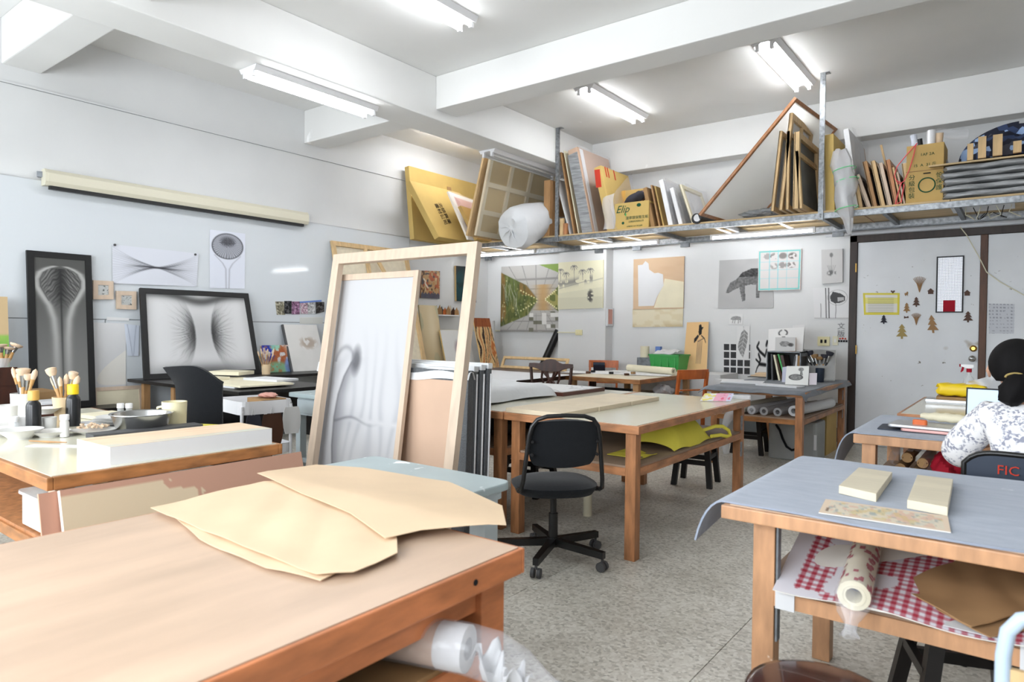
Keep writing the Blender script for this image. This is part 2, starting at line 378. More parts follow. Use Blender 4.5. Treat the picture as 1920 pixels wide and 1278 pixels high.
# ------------------------------------------------------------------ pictures: a fine sheet whose colours are drawn by a formula of (u,v), v down
def picture(name, q, fn, nu=60, nv=60, thick=0.012, parent=None, m='print', side=(225, 222, 215), warp=None):
    """q = TL,TR,BR,BL of the face"""
    q = [Vector(p) for p in q]; n = (q[1]-q[0]).cross(q[3]-q[0]).normalized()
    us, vs_ = np.meshgrid(np.linspace(0, 1, nu+1), np.linspace(0, 1, nv+1))
    C = lin(np.clip(fn(us, vs_)*0.925, 0, 255)).reshape(-1, 3)
    P = []
    for j in range(nv+1):
        for i in range(nu+1):
            u = i/nu; v = j/nv
            p = (q[0]*(1-u)+q[1]*u)*(1-v) + (q[3]*(1-u)+q[2]*u)*v
            if warp: p = p - n*warp(u, v)
            P.append(p)
    w = nu+1; N = len(P)
    fs = [(j*w+i, (j+1)*w+i, (j+1)*w+i+1, j*w+i+1) for j in range(nv) for i in range(nu)]
    rim = [i for i in range(nu+1)] + [j*w+nu for j in range(1, nv+1)] + [nv*w+i for i in range(nu-1, -1, -1)] + [j*w for j in range(nv-1, 0, -1)]
    k = len(rim)
    P += [P[i]+n*0.0002 for i in rim] + [P[i] + n*thick for i in rim]
    fs += [(N+a, N+(a+1) % k, N+k+(a+1) % k, N+k+a) for a in range(k)] + [tuple(range(N+2*k-1, N+k-1, -1))]
    if parent is not None: W = WM[parent]
    else:
        W = Matrix.Translation((sum((p for p in q), Vector())/4)[:2] + (min(p.z for p in q),))
    inv = W.inverted(); me = bpy.data.meshes.new(name); me.from_pydata([tuple(inv @ p) for p in P], [], fs)
    a = me.color_attributes.new('Col', 'FLOAT_COLOR', 'POINT')
    sc = np.tile(lin(side), (2*k, 1)); allc = np.concatenate([C, sc]); allc = np.concatenate([allc, np.ones((len(allc), 1))], 1)
    a.data.foreach_set('color', allc.astype(np.float32).ravel())
    me.materials.append(MATS[m]); me.update()
    o = bpy.data.objects.new(name, me); COL.objects.link(o)
    if parent is not None: o.parent = parent
    else: o.matrix_world = W
    WM[o] = W
    return o
def bg_(u, c): return np.ones(u.shape+(3,))*np.array(c, float)
def mixc(img, mask, c):
    mask = np.clip(mask, 0, 1)[..., None]; return img*(1-mask) + np.array(c, float)*mask
def gauss(x, s): return np.exp(-(x/s)**2)
def blob(u, v, cu, cv, ru, rv, soft=0.25):
    d = np.sqrt(((u-cu)/ru)**2+((v-cv)/rv)**2); return np.clip((1+soft-d)/soft, 0, 1)
def inpoly(u, v, pts):
    c = np.zeros(u.shape, bool); n = len(pts)
    for i in range(n):
        x1, y1 = pts[i]; x2, y2 = pts[(i+1) % n]
        t = ((y1 > v) != (y2 > v)) & (u < (x2-x1)*(v-y1)/((y2-y1) if y2 != y1 else 1e-9)+x1); c ^= t
    return c.astype(float)
def vnoise(u, v, fx, fy, seed=0):
    r = np.random.RandomState(seed); g = r.rand(64, 64)
    x = u*fx; y = v*fy; x0 = np.floor(x).astype(int); y0 = np.floor(y).astype(int); a = x-x0; b = y-y0
    a = a*a*(3-2*a); b = b*b*(3-2*b)
    G = lambda i, j: g[i % 64, j % 64]
    return (G(x0, y0)*(1-a)+G(x0+1, y0)*a)*(1-b)+(G(x0, y0+1)*(1-a)+G(x0+1, y0+1)*a)*b
def seg(u, v, a, b, w):
    ax, ay = a; bx, by = b; dx, dy = bx-ax, by-ay; L = dx*dx+dy*dy+1e-12
    t = np.clip(((u-ax)*dx+(v-ay)*dy)/L, 0, 1); d = np.hypot(u-ax-t*dx, v-ay-t*dy); return np.clip(1.5-d/w, 0, 1)
def poly_line(u, v, pts, w):
    m = np.zeros(u.shape)
    for a, b in zip(pts[:-1], pts[1:]): m = np.maximum(m, seg(u, v, a, b, w))
    return m
def text(name, body, size, origin, xdir, ydir, m, parent, extr=0.0004, align='CENTER', label=None, sx=1.0, shear=0.0):
    c = bpy.data.curves.new(name, 'FONT'); c.body = body; c.size = size; c.align_x = align; c.extrude = extr; c.resolution_u = 2; c.shear = shear
    c.space_line = 1.05
    o = bpy.data.objects.new(name, c); COL.objects.link(o); bpy.context.view_layer.update()
    dg = bpy.context.evaluated_depsgraph_get(); me = bpy.data.meshes.new_from_object(o.evaluated_get(dg)); bpy.data.objects.remove(o)
    x = Vector(xdir).normalized(); y = Vector(ydir).normalized(); z = x.cross(y); og = Vector(origin)
    M = Matrix(((x.x*sx, y.x, z.x, og.x), (x.y*sx, y.y, z.y, og.y), (x.z*sx, y.z, z.z, og.z), (0, 0, 0, 1)))
    me.transform(WM[parent].inverted() @ M); me.materials.clear(); me.materials.append(MATS[m]); me.name = name
    o = bpy.data.objects.new(name, me); COL.objects.link(o); o.parent = parent; WM[o] = WM[parent]
    if label: o['label'] = label
    return o
# ================================================================== the room
XL, XR, YB, YF, ZC = -7.137, 1.8, 8.65, -1.6, 3.96
floor = struct(MB().ab((XL-0.1, YF-0.1, -0.08), (XR+0.1, YB+0.1, -0.006)).build('floor', 'terrazzo_joint'))
tile_mesh = None
for ix in range(-7, 3):
    for iy in range(-3, 10):
        x0, x1 = max(ix-0.97, XL), min(ix+0.03, XR); y0, y1 = max(iy-0.27, YF), min(iy+0.73, YB)
        if x1-x0 < 0.05 or y1-y0 < 0.05: continue
        full = x1-x0 > 0.999 and y1-y0 > 0.999
        if full and tile_mesh is not None:
            t = bpy.data.objects.new('tile', tile_mesh[0]); COL.objects.link(t); t.parent = floor
            t.location = (x0-tile_mesh[1], y0-tile_mesh[2], 0); WM[t] = WM[floor]
        else:
            t = MB().ab((x0+0.0018, y0+0.0018, -0.01), (x1-0.0018, y1-0.0018, 0.0)).build('tile', 'terrazzo', floor)
            if full: tile_mesh = (t.data, x0, y0)
ceiling = struct(MB().ab((XL-0.1, YF-0.1, ZC), (XR+0.1, YB+0.1, ZC+0.12)).build('ceiling', 'ceiling_paint'))
def beam(a, b): return MB().ab(a, b).build('beam', 'ceiling_paint', ceiling, bevel=0.012)
beam((-5.46, YF, 3.505), (-5.02, YB, ZC))                                  # along the room
beam((-5.02, 5.19, 3.61), (XR, 5.51, ZC)); beam((XL, 5.06, 3.56), (-5.46, 5.39, ZC))
beam((XL, 1.97, 3.56), (-5.46, 2.27, ZC)); beam((-5.02, 1.97, 3.61), (XR, 2.27, ZC))
beam((XL, 8.42, 3.5), (XR, YB, ZC)); beam((-0.02, 5.51, 3.6), (0.42, 8.42, ZC))
wall_left = struct(MB().ab((XL-0.15, YF-0.1, 0), (XL, YB+0.1, ZC)).build('wall_left', 'wall_paint'))
wall_back = struct(MB().ab((XL, YB, 0), (XR, YB+0.15, ZC)).build('wall_back', 'wall_paint'))
MB().ab((-5.60, 8.45, 0), (-4.79, YB+0.02, 3.52)).build('column', 'wall_paint', wall_back, bevel=0.008)
wall_right = struct(MB().ab((XR, YF-0.1, 0), (XR+0.15, YB+0.1, ZC)).build('wall_right', 'wall_paint'))
wf = MB(); wx = [(-6.55, -4.65), (-4.25, -2.35), (-1.95, -0.05)]; edges = [XL] + [e for w in wx for e in w] + [XR]
for i in range(0, len(edges), 2): wf.ab((edges[i], YF-0.12, 0), (edges[i+1], YF, ZC))
for a, b in wx: wf.ab((a, YF-0.12, 0), (b, YF, 0.95)); wf.ab((a, YF-0.12, 2.85), (b, YF, ZC))
wall_front = struct(wf.build('wall_front', 'wall_paint'))
for i, (a, b) in enumerate(wx):
    w = MB()
    for c in (a+0.02, (a+b)/2, b-0.02): w.ab((c-0.02, YF-0.08, 0.95), (c+0.02, YF-0.04, 2.85))
    for z in (0.97, 2.83): w.ab((a, YF-0.08, z-0.02), (b, YF-0.04, z+0.02))
    struct(w.build('window_%d' % (i+1), 'aluminium'))
# grey skirting along the back wall, left of the door
struct(MB().ab((-4.79, YB-0.012, 0), (-1.70, YB, 0.17)).build('baseboard_back', 'baseboard_grey'))
struct(MB().ab((XL, YF, 0), (XL+0.012, YB, 0.17)).build('baseboard_left', 'baseboard_grey'))
# thin conduit moulding and crack line high on the left wall
struct(MB().ab((XL, YF, 3.405), (XL+0.014, 6.82, 3.42)).build('trim_1', 'wall_paint'))
struct(MB().ab((XL, YF, 3.402), (XL+0.006, 6.82, 3.406)).build('trim_2', 'board_joint'))
# cream conduit on the left and back walls, switch on the column
struct(MB().ab((XL, 5.6, 1.255), (XL+0.014, YB, 1.275)).ab((XL, YB-0.014, 1.255), (-5.60, YB, 1.275)).build('trim_3', 'conduit'))
struct(MB().ab((-5.60, 8.436, 1.245), (-5.27, 8.45, 1.262)).build('trim_4', 'conduit'))
sw = thing('light_switch', 'cream wall switch box on the white column', 'switch', (-5.22, 8.44, 1.215))
MB().ab((-5.28, 8.425, 1.215), (-5.17, 8.45, 1.295)).build('switch_plate', 'switch_cream', sw, bevel=0.006)
MB().ab((-5.235, 8.419, 1.24), (-5.215, 8.427, 1.272)).build('rocker', 'cream_plastic', sw)

# ---------------------------------------------------------------- whiteboards on the left wall
wb = thing('whiteboard', 'long glossy white writing board covering the left wall', 'whiteboard', (XL, 3.9, 0.12))
for (y0, y1, z0, z1) in ((0.2, 6.83, 1.354, 2.595), (0.2, 2.79, 0.12, 1.346), (2.80, 6.83, 0.12, 1.346)):
    MB().ab((XL+0.002, y0, z0), (XL+0.02, y1, z1)).build('board_panel', 'whiteboard', wb)
MB().ab((XL+0.002, 0.2, 1.343), (XL+0.016, 6.83, 1.357)).build('joint_strip', 'board_joint', wb)
MB().ab((XL+0.002, 0.2, 2.595), (XL+0.024, 6.83, 2.603)).build('top_rail', 'aluminium', wb)
MB().ab((XL+0.002, 6.83, 0.12), (XL+0.024, 6.838, 2.603)).build('end_rail', 'aluminium', wb)
XW = XL+0.022

# ---------------------------------------------------------------- projector screen case
a = PX(XL+0.12, 95, 345); b = PX(XL+0.12, 572, 411)
ps = thing('projector_screen', 'cream rolled-up projector screen case above the whiteboard', 'projector screen', (XL+0.08, 3.3, 2.5))
ya, yb = PX(XL+0.1, 88, 340).y, PX(XL+0.1, 574, 405).y; zt = PX(XL+0.1, 330, 362).z
prof = [(0.025, -0.02), (0.115, -0.02), (0.135, 0.015), (0.135, 0.09), (0.105, 0.125), (0.04, 0.125), (0.025, 0.10)]
MB().prism([(XL+x, ya, zt-0.10+z) for x, z in prof], (0, yb-ya, 0)).build('case', 'screen_case', ps, bevel=0.004)
for y in (ya-0.02, yb): MB().prism([(XL+x*0.98, y, zt-0.10+z*1.02) for x, z in prof], (0, 0.02, 0)).build('end_cap', 'screen_case', ps)
MB().ab((XL+0.07, ya+0.02, zt-0.152), (XL+0.115, yb-0.04, zt-0.120)).build('bottom_bar', 'black_plastic', ps)
MB().bar((XL+0.02, ya-0.05, zt-0.02), (XL+0.05, ya, zt-0.02), 0.03, 0.05).build('bracket', 'galv_dull', ps)

# ---------------------------------------------------------------- doors
YD = YB-0.006
def dx(px): return PY(YB, px, 640).x
zt_door = PY(YB, 1700, 449.5).z
xa, xb, xc = dx(1606), dx(1838), dx(1838)
struct(MB().ab((xa-0.08, YB-0.05, 0), (xa, YB, zt_door+0.08)).ab((xa-0.08, YB-0.05, zt_door), (XR-0.4, YB, zt_door+0.08)).build('trim_5', 'dark_wood_trim', bevel=0.006))
struct(MB().ab((xb-0.012, YB-0.045, 0), (xb+0.05, YB, zt_door)).build('trim_6', 'brown_wood_trim', bevel=0.004))
struct(MB().ab((xa-0.35, YB-0.03, zt_door+0.09), (XR-0.35, YB, zt_door+0.2)).build('trim_7', 'wall_paint_door'))
d1 = struct(MB().ab((xa+0.004, YB-0.028, 0.01), (xb-0.016, YB-0.002, zt_door-0.004)).build('door_1', 'door_paint'))
d2 = struct(MB().ab((xb+0.054, YB-0.028, 0.01), (xb+1.2, YB-0.002, zt_door-0.004)).build('door_2', 'door_paint'))
YDF = YB-0.029
kn = PY(YDF, 1823, 672)
MB().lathe([(0.0, 0), (0.033, 0.0), (0.035, 0.006), (0.014, 0.012), (0.014, 0.03), (0.028, 0.04), (0.03, 0.055), (0.02, 0.066), (0.0, 0.068)], (0, 0, 0), 20)
def lathe_y(c, prof, name, m, parent):      # turned part whose axis points out of the back wall
    L = Matrix.Translation(c) @ Matrix.Rotation(R(90), 4, 'X')
    return MB(L).lathe(prof, (0, 0, 0), 20).build(name, m, parent)
KNOB = [(0.0, 0), (0.033, 0.0), (0.035, 0.006), (0.014, 0.012), (0.014, 0.03), (0.028, 0.04), (0.03, 0.055), (0.02, 0.066), (0.0, 0.068)]
lathe_y(kn, KNOB, 'door_knob', 'steel', d1)
lathe_y(PY(YDF, 1825, 653), [(0.0, 0), (0.034, 0), (0.034, 0.008), (0.02, 0.014), (0.018, 0.02), (0.0, 0.02)], 'deadbolt', 'brass', d1)
for py in (502, 655): p = PY(YDF, 1608, py); MB().cyl((p.x-0.012, YB-0.052, p.z-0.05), (p.x-0.012, YB-0.052, p.z+0.05), 0.008, n=8).build('hinge', 'brass', d1)
p = PY(YDF, 1849, 455); MB().ab((p.x-0.015, YDF-0.015, p.z-0.05), (p.x+0.015, YDF, p.z+0.03)).bar((p.x, YDF-0.012, p.z-0.05), (p.x, YDF-0.012, p.z-0.1), 0.008, 0.008).build('slide_bolt', 'galv', d2)

# ---------------------------------------------------------------- galvanised overhead shelf
ZS = 2.545
sh = thing('overhead_shelf', 'long galvanised steel shelf hung below the ceiling along the back wall', 'shelf', (-3, 8.0, ZS-0.12))
MB().ab((XL+0.02, 7.48, ZS-0.075), (1.5, 7.52, ZS-0.018)).build('front_rail', 'galv', sh)
MB().ab((XL+0.02, 8.40, ZS-0.085), (1.5, 8.44, ZS-0.03)).build('rear_rail', 'galv', sh)
MB().ab((XL+0.02, 8.40, ZS-0.10), (1.5, 8.445, ZS-0.085)).build('rear_lip', 'galv_dull', sh)
for x in (-6.95, -6.2, -5.3, -4.45, -3.6, -2.75, -1.72, -1.15, -0.55, 0.1): MB().ab((x-0.02, 7.52, ZS-0.075), (x+0.02, 8.40, ZS-0.03)).build('cross_bar', 'galv_dull', sh)
for x0, x1 in ((XL+0.03, -4.8), (-4.795, -2.6), (-2.595, -0.6), (-0.595, 1.5)): MB().ab((x0, 7.47, ZS-0.018), (x1, 8.415, ZS)).build('deck_board', 'shelf_ply', sh)
for x, lab in ((-4.985, 'left galvanised steel post running from the ceiling to the shelf front'), (-1.72, 'right galvanised steel post running from the ceiling to the shelf front')):
    po_ = thing('steel_post', lab, 'post', (x, 7.46, ZS-0.09), group='steel hanger posts')
    MB().ab((x-0.025, 7.455, ZS-0.09), (x+0.025, 7.461, ZC)).ab((x+0.019, 7.461, ZS-0.09), (x+0.025, 7.479, ZC)).build('angle_bar', 'galv', po_)
    MB().ab((x-0.025, 7.45, ZC-0.006), (x+0.06, 7.52, ZC)).build('ceiling_plate', 'galv', po_)
    for z in (ZS-0.06, ZS-0.035): MB().cyl((x, 7.455, z), (x, 7.448, z), 0.008, n=8).build('bolt', 'galv_dull', po_)
for x in (-6.95, -4.9, -4.3, -3.6, -1.75): MB().ab((x-0.06, 8.41, ZS-0.15), (x+0.06, 8.445, ZS-0.10)).build('wall_bracket', 'galv_dull', sh)

# ---------------------------------------------------------------- fluorescent fittings
def ceiling_lamp(x, y0, y1, z, label, lit=True, w=0.26):
    t = thing('fluorescent_light', label, 'ceiling light', (x, (y0+y1)/2, z), group='ceiling fluorescent fittings' if lit else None)
    MB().prism([(x-w/2, y0, z), (x-w/2+0.03, y0, z-0.045), (x-0.03, y0, z-0.02), (x+0.03, y0, z-0.02), (x+w/2-0.03, y0, z-0.045), (x+w/2, y0, z)], (0, y1-y0, 0)).build('batten', 'white_enamel', t)
    for dx_ in (-0.065, 0.065):
        for yy in (y0+0.005, y1-0.035): MB().ab((x+dx_-0.016, yy, z-0.085), (x+dx_+0.016, yy+0.03, z-0.02)).build('lamp_holder', 'white_enamel', t)
        MB().cyl((x+dx_, y0+0.035, z-0.065), (x+dx_, y1-0.035, z-0.065), 0.0145, n=10).build('tube', 'lit_tube' if lit else 'ceramic', t)
    return t
ceiling_lamp(-5.31, 3.20, 4.55, 3.503, 'lit fluorescent fitting on the underside of the long beam above the projector screen')
ceiling_lamp(-3.90, 6.33, 7.66, 3.958, 'lit fluorescent fitting on the ceiling nearer the left steel post')
ceiling_lamp(-1.96, 6.30, 7.66, 3.958, 'lit fluorescent fitting on the ceiling nearer the right steel post')
ceiling_lamp(-3.90, 3.06, 4.41, 3.958, 'lit fluorescent fitting cut by the top edge of the picture')
ceiling_lamp(-5.34, 6.43, 7.98, 3.503, 'unlit fluorescent fitting under the beam above the wooden stretcher panel', lit=False)
ceiling_lamp(-6.3, 6.3, 7.6, 3.958, 'lit fluorescent fitting behind the long beam over the yellow cartons')
def shelf_lamp(x0, x1, label):
    t = thing('shelf_light', label, 'shelf light', ((x0+x1)/2, 7.9, ZS-0.14), group='tube lights under the overhead shelf')
    for y in (8.02,):
        MB().ab((x0, y-0.02, ZS-0.10), (x1, y+0.02, ZS-0.075)).build('batten', 'white_enamel', t)
        MB().cyl((x0+0.03, y, ZS-0.118), (x1-0.03, y, ZS-0.118), 0.0145, n=10).build('tube', 'lit_tube', t)
        for xx in (x0, x1-0.03): MB().ab((xx, y-0.017, ZS-0.135), (xx+0.03, y+0.017, ZS-0.10)).build('lamp_holder', 'white_enamel', t)
    for xx in (x0+0.25, x1-0.25): MB().ab((xx-0.02, 7.55, ZS-0.078), (xx+0.02, 8.04, ZS-0.072)).build('strap', 'white_enamel', t)
shelf_lamp(-6.92, -5.72, 'lit tube light under the shelf below the big white roll')
shelf_lamp(-4.95, -3.78, 'lit tube light under the shelf below the leaf-logo carton')
shelf_lamp(-3.10, -1.90, 'lit tube light under the shelf below the slanted white canvas')
# ================================================================== tables
TZ = 0.77
def table(name, label, x0, x1, y0, y1, zt=TZ, top='laminate', edge='orange_edge', leg='orange_wood', shelf=0.52, th=0.048, lw=0.065, inset=0.035, apron=False, rz=0.0, shelf_m='shelf_board', group=None, gap=0.02):
    cx, cy = (x0+x1)/2, (y0+y1)/2
    t = thing(name, label, 'table', (cx, cy, 0), rz, group)
    L = Matrix.Translation((cx, cy, 0)) @ Matrix.Rotation(rz, 4, 'Z'); hx, hy = (x1-x0)/2, (y1-y0)/2
    MB(L).ab((-hx+gap, -hy+gap, zt-th+0.004), (hx-gap, hy-gap, zt)).build('tabletop', top, t)
    e = MB(L); e.ab((-hx, -hy, zt-th), (hx, -hy+gap, zt-0.0015)); e.ab((-hx, hy-gap, zt-th), (hx, hy, zt-0.0015))
    e.ab((-hx, -hy+gap, zt-th), (-hx+gap, hy-gap, zt-0.0015)); e.ab((hx-gap, -hy+gap, zt-th), (hx, hy-gap, zt-0.0015)); e.build('edge_band', edge, t, bevel=0.004)
    for sx in (-1, 1):
        for sy in (-1, 1):
            px, py = sx*(hx-inset-lw/2), sy*(hy-inset-lw/2)
            MB(L).ab((px-lw/2, py-lw/2, 0), (px+lw/2, py+lw/2, zt-th)).build('leg', leg, t, bevel=0.004)
    if apron:
        a = MB(L)
        for sy in (-1, 1): a.ab((-hx+inset+lw, sy*(hy-inset-0.03)-0.012, zt-th-0.07), (hx-inset-lw, sy*(hy-inset-0.03)+0.012, zt-th))
        for sx in (-1, 1): a.ab((sx*(hx-inset-0.03)-0.012, -hy+inset+lw, zt-th-0.07), (sx*(hx-inset-0.03)+0.012, hy-inset-lw, zt-th))
        a.build('apron', leg, t)
    if shelf:
        ix, iy = hx-inset, hy-inset
        MB(L).ab((-ix+0.01, -iy+0.01, shelf), (ix-0.01, iy-0.01, shelf+0.012)).build('shelf_board', shelf_m, t)
        for sy in (-1, 1): MB(L).ab((-ix+lw, sy*(iy-0.018)-0.018, shelf-0.045), (ix-lw, sy*(iy-0.018)+0.018, shelf)).build('shelf_rail', edge, t)
        for sx in (-1, 1): MB(L).ab((sx*(ix-0.018)-0.018, -iy+lw, shelf-0.045), (sx*(ix-0.018)+0.018, iy-lw, shelf)).build('shelf_rail', edge, t)
    return t
T1 = table('work_table', 'bare plywood-topped orange wooden table in the left foreground', -1.96, -0.96, -0.55, 1.315, top='ply_top', edge='orange_red', leg='orange_red', gap=0.012, shelf=0.545, shelf_m='cardboard_dark', th=0.062, apron=True, lw=0.085)
T2 = table('work_table', 'cream-topped table crowded with brushes, bottles and paint dishes', -4.75, -2.675, 0.865, 1.79, edge='brown_edge', leg='new_wood', shelf=0.5, shelf_m='orange_wood')
T4 = table('work_table', 'cream laminate wooden table behind the black swivel chair', -2.635, -1.69, 3.365, 5.25)
T4b = table('work_table', 'table beside the swivel chair table, white foam parcel on it', -3.66, -2.645, 3.365, 5.25)
T5 = table('work_table', 'felt-covered wooden table in the right foreground', -0.735, 0.9, 2.02, 2.99, top='ply_top', edge='orange_pale', leg='orange_pale', shelf=0.515, th=0.042, inset=0.075)
T6 = table('work_table', 'felt-covered wooden table where the person sits', -0.715, 1.1, 3.88, 4.83, top='ply_top', edge='orange_pale', leg='orange_pale', shelf=0.5)
T7 = table('work_table', 'cream-topped table with a tissue packet below the door', -0.675, 0.9, 5.07, 6.55, shelf=None)
T8 = table('work_table', 'wooden table with dark felt and leaning prints beside the door', -2.50, -1.575, 6.42, 8.30, zt=0.752, top='ply_top', edge='brown_edge', shelf=0.49)
T9 = table('work_table', 'wooden table strewn with drawings in front of the green crate', -4.2, -3.26, 6.5, 7.95, top='basswood', edge='brown_edge', leg='pine_dark', shelf=0.52)
T10 = table('work_table', 'dark table draped with white paper below the grass painting', -5.75, -4.2, 5.45, 7.3, top='dark_brown_wood', edge='dark_brown_wood', leg='dark_brown_wood', shelf=0.4, shelf_m='dark_brown_wood')
T13 = table('work_table', 'low side table by the left wall carrying drawers and jars', -6.6, -5.2, 1.0, 2.05, zt=0.66, top='black_wood', edge='dark_brown_wood', leg='dark_brown_wood', shelf=None)

# extension of T9 to the left (pale board end), metal plates on legs
for t, pts in ((T4, ((-1.70, 5.14),)), (T8, ((-1.60, 8.19),))):
    for x, y in pts:
        for z in (0.40, 0.60): MB().ab((x-0.022, y-0.02, z-0.055), (x-0.0185, y+0.02, z+0.055)).build('steel_plate', 'galv', t)
MB().ab((-0.592, 2.10, 0.36), (-0.586, 2.13, 0.71)).build('steel_plate', 'galv_dull', T5)
for x0, x1 in ((-0.59, -0.535), (0.0, 0.07)): MB().ab((x0, 2.090, 0.466), (x1, 2.0945, 0.527)).build('white_tape', 'white_paper', T5)

# pale blue painted table between the plywood table and the frames
t3 = thing('painted_table', 'small pale blue table spattered with white paint', 'table', (-2.1, 1.85, 0))
MB().rbox((-2.01, 1.84, 0.685), (0.82, 0.54, 0.032), 0.05).build('tabletop', 'pale_blue_paint', t3, bevel=0.006)
MB().rbox((-2.01, 1.84, 0.652), (0.77, 0.49, 0.034), 0.03).build('apron', 'pale_blue_side', t3)
for sx in (-1, 1):
    for sy in (-1, 1): MB().ab((-2.01+sx*0.325-0.04, 1.84+sy*0.19-0.04, 0), (-2.01+sx*0.325+0.04, 1.84+sy*0.19+0.04, 0.64)).build('leg', 'pale_blue_side', t3, bevel=0.004)
MB().ab((-2.3, 2.0, 0.15), (-1.7, 2.03, 0.22)).build('stretcher', 'pale_blue_side', t3)

# desks along the left wall
dk = thing('black_desk', 'black-topped desk against the whiteboard under the large framed drawing', 'desk', (-5.95, 3.6, 0))
MB().ab((-7.08, 2.98, 0.735), (-5.06, 3.95, 0.765)).build('desktop', 'black_wood', dk, bevel=0.003)
for x, y in ((-6.95, 3.1), (-6.95, 3.85), (-5.15, 3.85), (-6.35, 3.1)): MB().ab((x-0.03, y-0.03, 0), (x+0.03, y+0.03, 0.735)).build('leg', 'pine_dark', dk)
MB().ab((-6.9, 3.8, 0.3), (-5.2, 3.84, 0.735)).build('back_panel', 'black_wood', dk)
MB().ab((-6.9, 3.12, 0.28), (-6.35, 3.8, 0.30)).build('shelf_board', 'black_wood', dk)
bd = thing('blue_desk', 'pale blue-grey painted desk with a grey rounded top', 'desk', (-4.5, 3.75, 0))
MB().rbox((-4.50, 3.72, 0.728), (0.92, 0.74, 0.034), 0.06).build('desktop', 'pale_blue_paint', bd, bevel=0.006)
MB().ab((-4.88, 3.41, 0.56), (-4.10, 4.03, 0.71)).build('drawer_case', 'pale_blue_side', bd)
MB().ab((-4.875, 3.40, 0.58), (-4.12, 3.412, 0.69)).build('drawer_front', 'pale_blue_side', bd, bevel=0.003)
for x in (-4.86, -4.12):
    for y in (3.43, 4.01): MB().ab((x-0.03, y-0.03, 0), (x+0.03, y+0.03, 0.56)).build('leg', 'pale_blue_side', bd)
MB().ab((-4.86, 3.42, 0.16), (-4.12, 3.45, 0.2)).build('stretcher', 'pale_blue_side', bd)

# ================================================================== seats
def office_chair():
    rz = R(46); loc = (-2.115, 3.165, 0)
    t = thing('swivel_chair', 'black swivel chair with tube frame and casters', 'chair', loc, rz)
    L = Matrix.Translation(loc) @ Matrix.Rotation(rz, 4, 'Z')
    # seat: rounded cushion
    def seat(u, v):
        a = 2*math.pi*u; k = v
        rx, ry = 0.235, 0.225; ca, sa = math.cos(a), math.sin(a); e = 0.72
        x = rx*math.copysign(abs(ca)**e, ca)*k; y = ry*math.copysign(abs(sa)**e, sa)*k
        return (x, y, 0.475-0.035*k**4 - 0.02*(y/ry)**2*(y > 0)*k)
    s = MB(L); s.grid(seat, 32, 8); s.grid(lambda u, v: Vector(seat(u, 1))*1.0 + Vector((0, 0, -0.03*v)) if v < 0.99 else Vector(seat(u, 0.9))+Vector((0, 0, -0.06)), 32, 2)
    s.grid(lambda u, v: (Vector(seat(u, 0.9*(1-v)))*1.0).xy.to_3d() + Vector((0, 0, 0.40)), 32, 3); s.build('seat', 'black_fabric', t)
    # backrest pad (rear at local -Y)
    def pad(u, v):
        x = (u-0.5)*0.38; z = 0.575+v*0.235
        w = 1-0.16*abs(2*v-1)**4
        return (x*w*(1-0.04*(1-v)), -0.205-0.05*v-0.03*(1-(2*u-1)**2), z+0.012*(1-(2*u-1)**2)*(1 if v > 0.5 else -1))
    MB(L).grid(pad, 18, 14, 0.028).build('backrest', 'black_fabric', t)
    path = [(-0.19, 0.10, 0.425), (-0.215, -0.02, 0.415), (-0.225, -0.15, 0.425), (-0.222, -0.21, 0.45), (-0.215, -0.235, 0.50), (-0.205, -0.245, 0.60), (-0.19, -0.262, 0.74), (-0.178, -0.27, 0.79), (-0.15, -0.276, 0.828), (-0.1, -0.285, 0.845), (0, -0.29, 0.85)]
    full = path + [(-x, y, z) for x, y, z in reversed(path[:-1])]
    MB(L).tube(full, 0.012, 8).build('frame_tube', 'black_metal', t)
    for sx in (-1, 1):
        for z in (0.64, 0.71): MB(L).cyl((sx*0.175, -0.25, z), (sx*0.175, -0.272, z), 0.008, n=8).build('screw', 'black_plastic', t)
    MB(L).ab((-0.19, -0.06, 0.405), (0.19, -0.03, 0.42)).ab((-0.08, -0.1, 0.385), (0.08, 0.1, 0.41)).build('seat_plate', 'black_metal', t)
    MB(L).bar((0.06, 0.02, 0.39), (0.26, 0.0, 0.385), 0.012, 0.01).build('height_lever', 'black_plastic', t)
    MB(L).cyl((0, 0, 0.08), (0, 0, 0.26), 0.026, n=14).cyl((0, 0, 0.26), (0, 0, 0.40), 0.018, n=14).build('gas_column', 'black_metal', t)
    MB(L).cyl((0, 0, 0.075), (0, 0, 0.125), 0.04, 0.034, n=14).build('hub', 'black_metal', t)
    for k in range(5):
        a = R(72*k + 26); d = Vector((math.cos(a), math.sin(a), 0))
        n = Vector((-d.y, d.x, 0))
        vs = [d*0.03+n*0.022+V(0,0,0.12), d*0.03-n*0.022+V(0,0,0.12), d*0.03-n*0.022+V(0,0,0.08), d*0.03+n*0.022+V(0,0,0.08), d*0.33+n*0.016+V(0,0,0.105), d*0.33-n*0.016+V(0,0,0.105), d*0.33-n*0.016+V(0,0,0.068), d*0.33+n*0.016+V(0,0,0.068)]
        arm = MB(L).add(vs, [(0,1,2,3),(7,6,5,4),(0,4,5,1),(1,5,6,2),(2,6,7,3),(3,7,4,0)]).build('base_arm', 'black_metal', t)
        c = d*0.32; b = MB(L); b.cyl((c.x, c.y, 0.045), (c.x, c.y, 0.075), 0.008, n=8)
        for s_ in (-1, 1): b.cyl(c+n*(s_*0.008)+V(0,0,0.026), c+n*(s_*0.026)+V(0,0,0.026), 0.026, n=14)
        b.build('caster', 'caster_grey', arm)
    return t
office_chair()

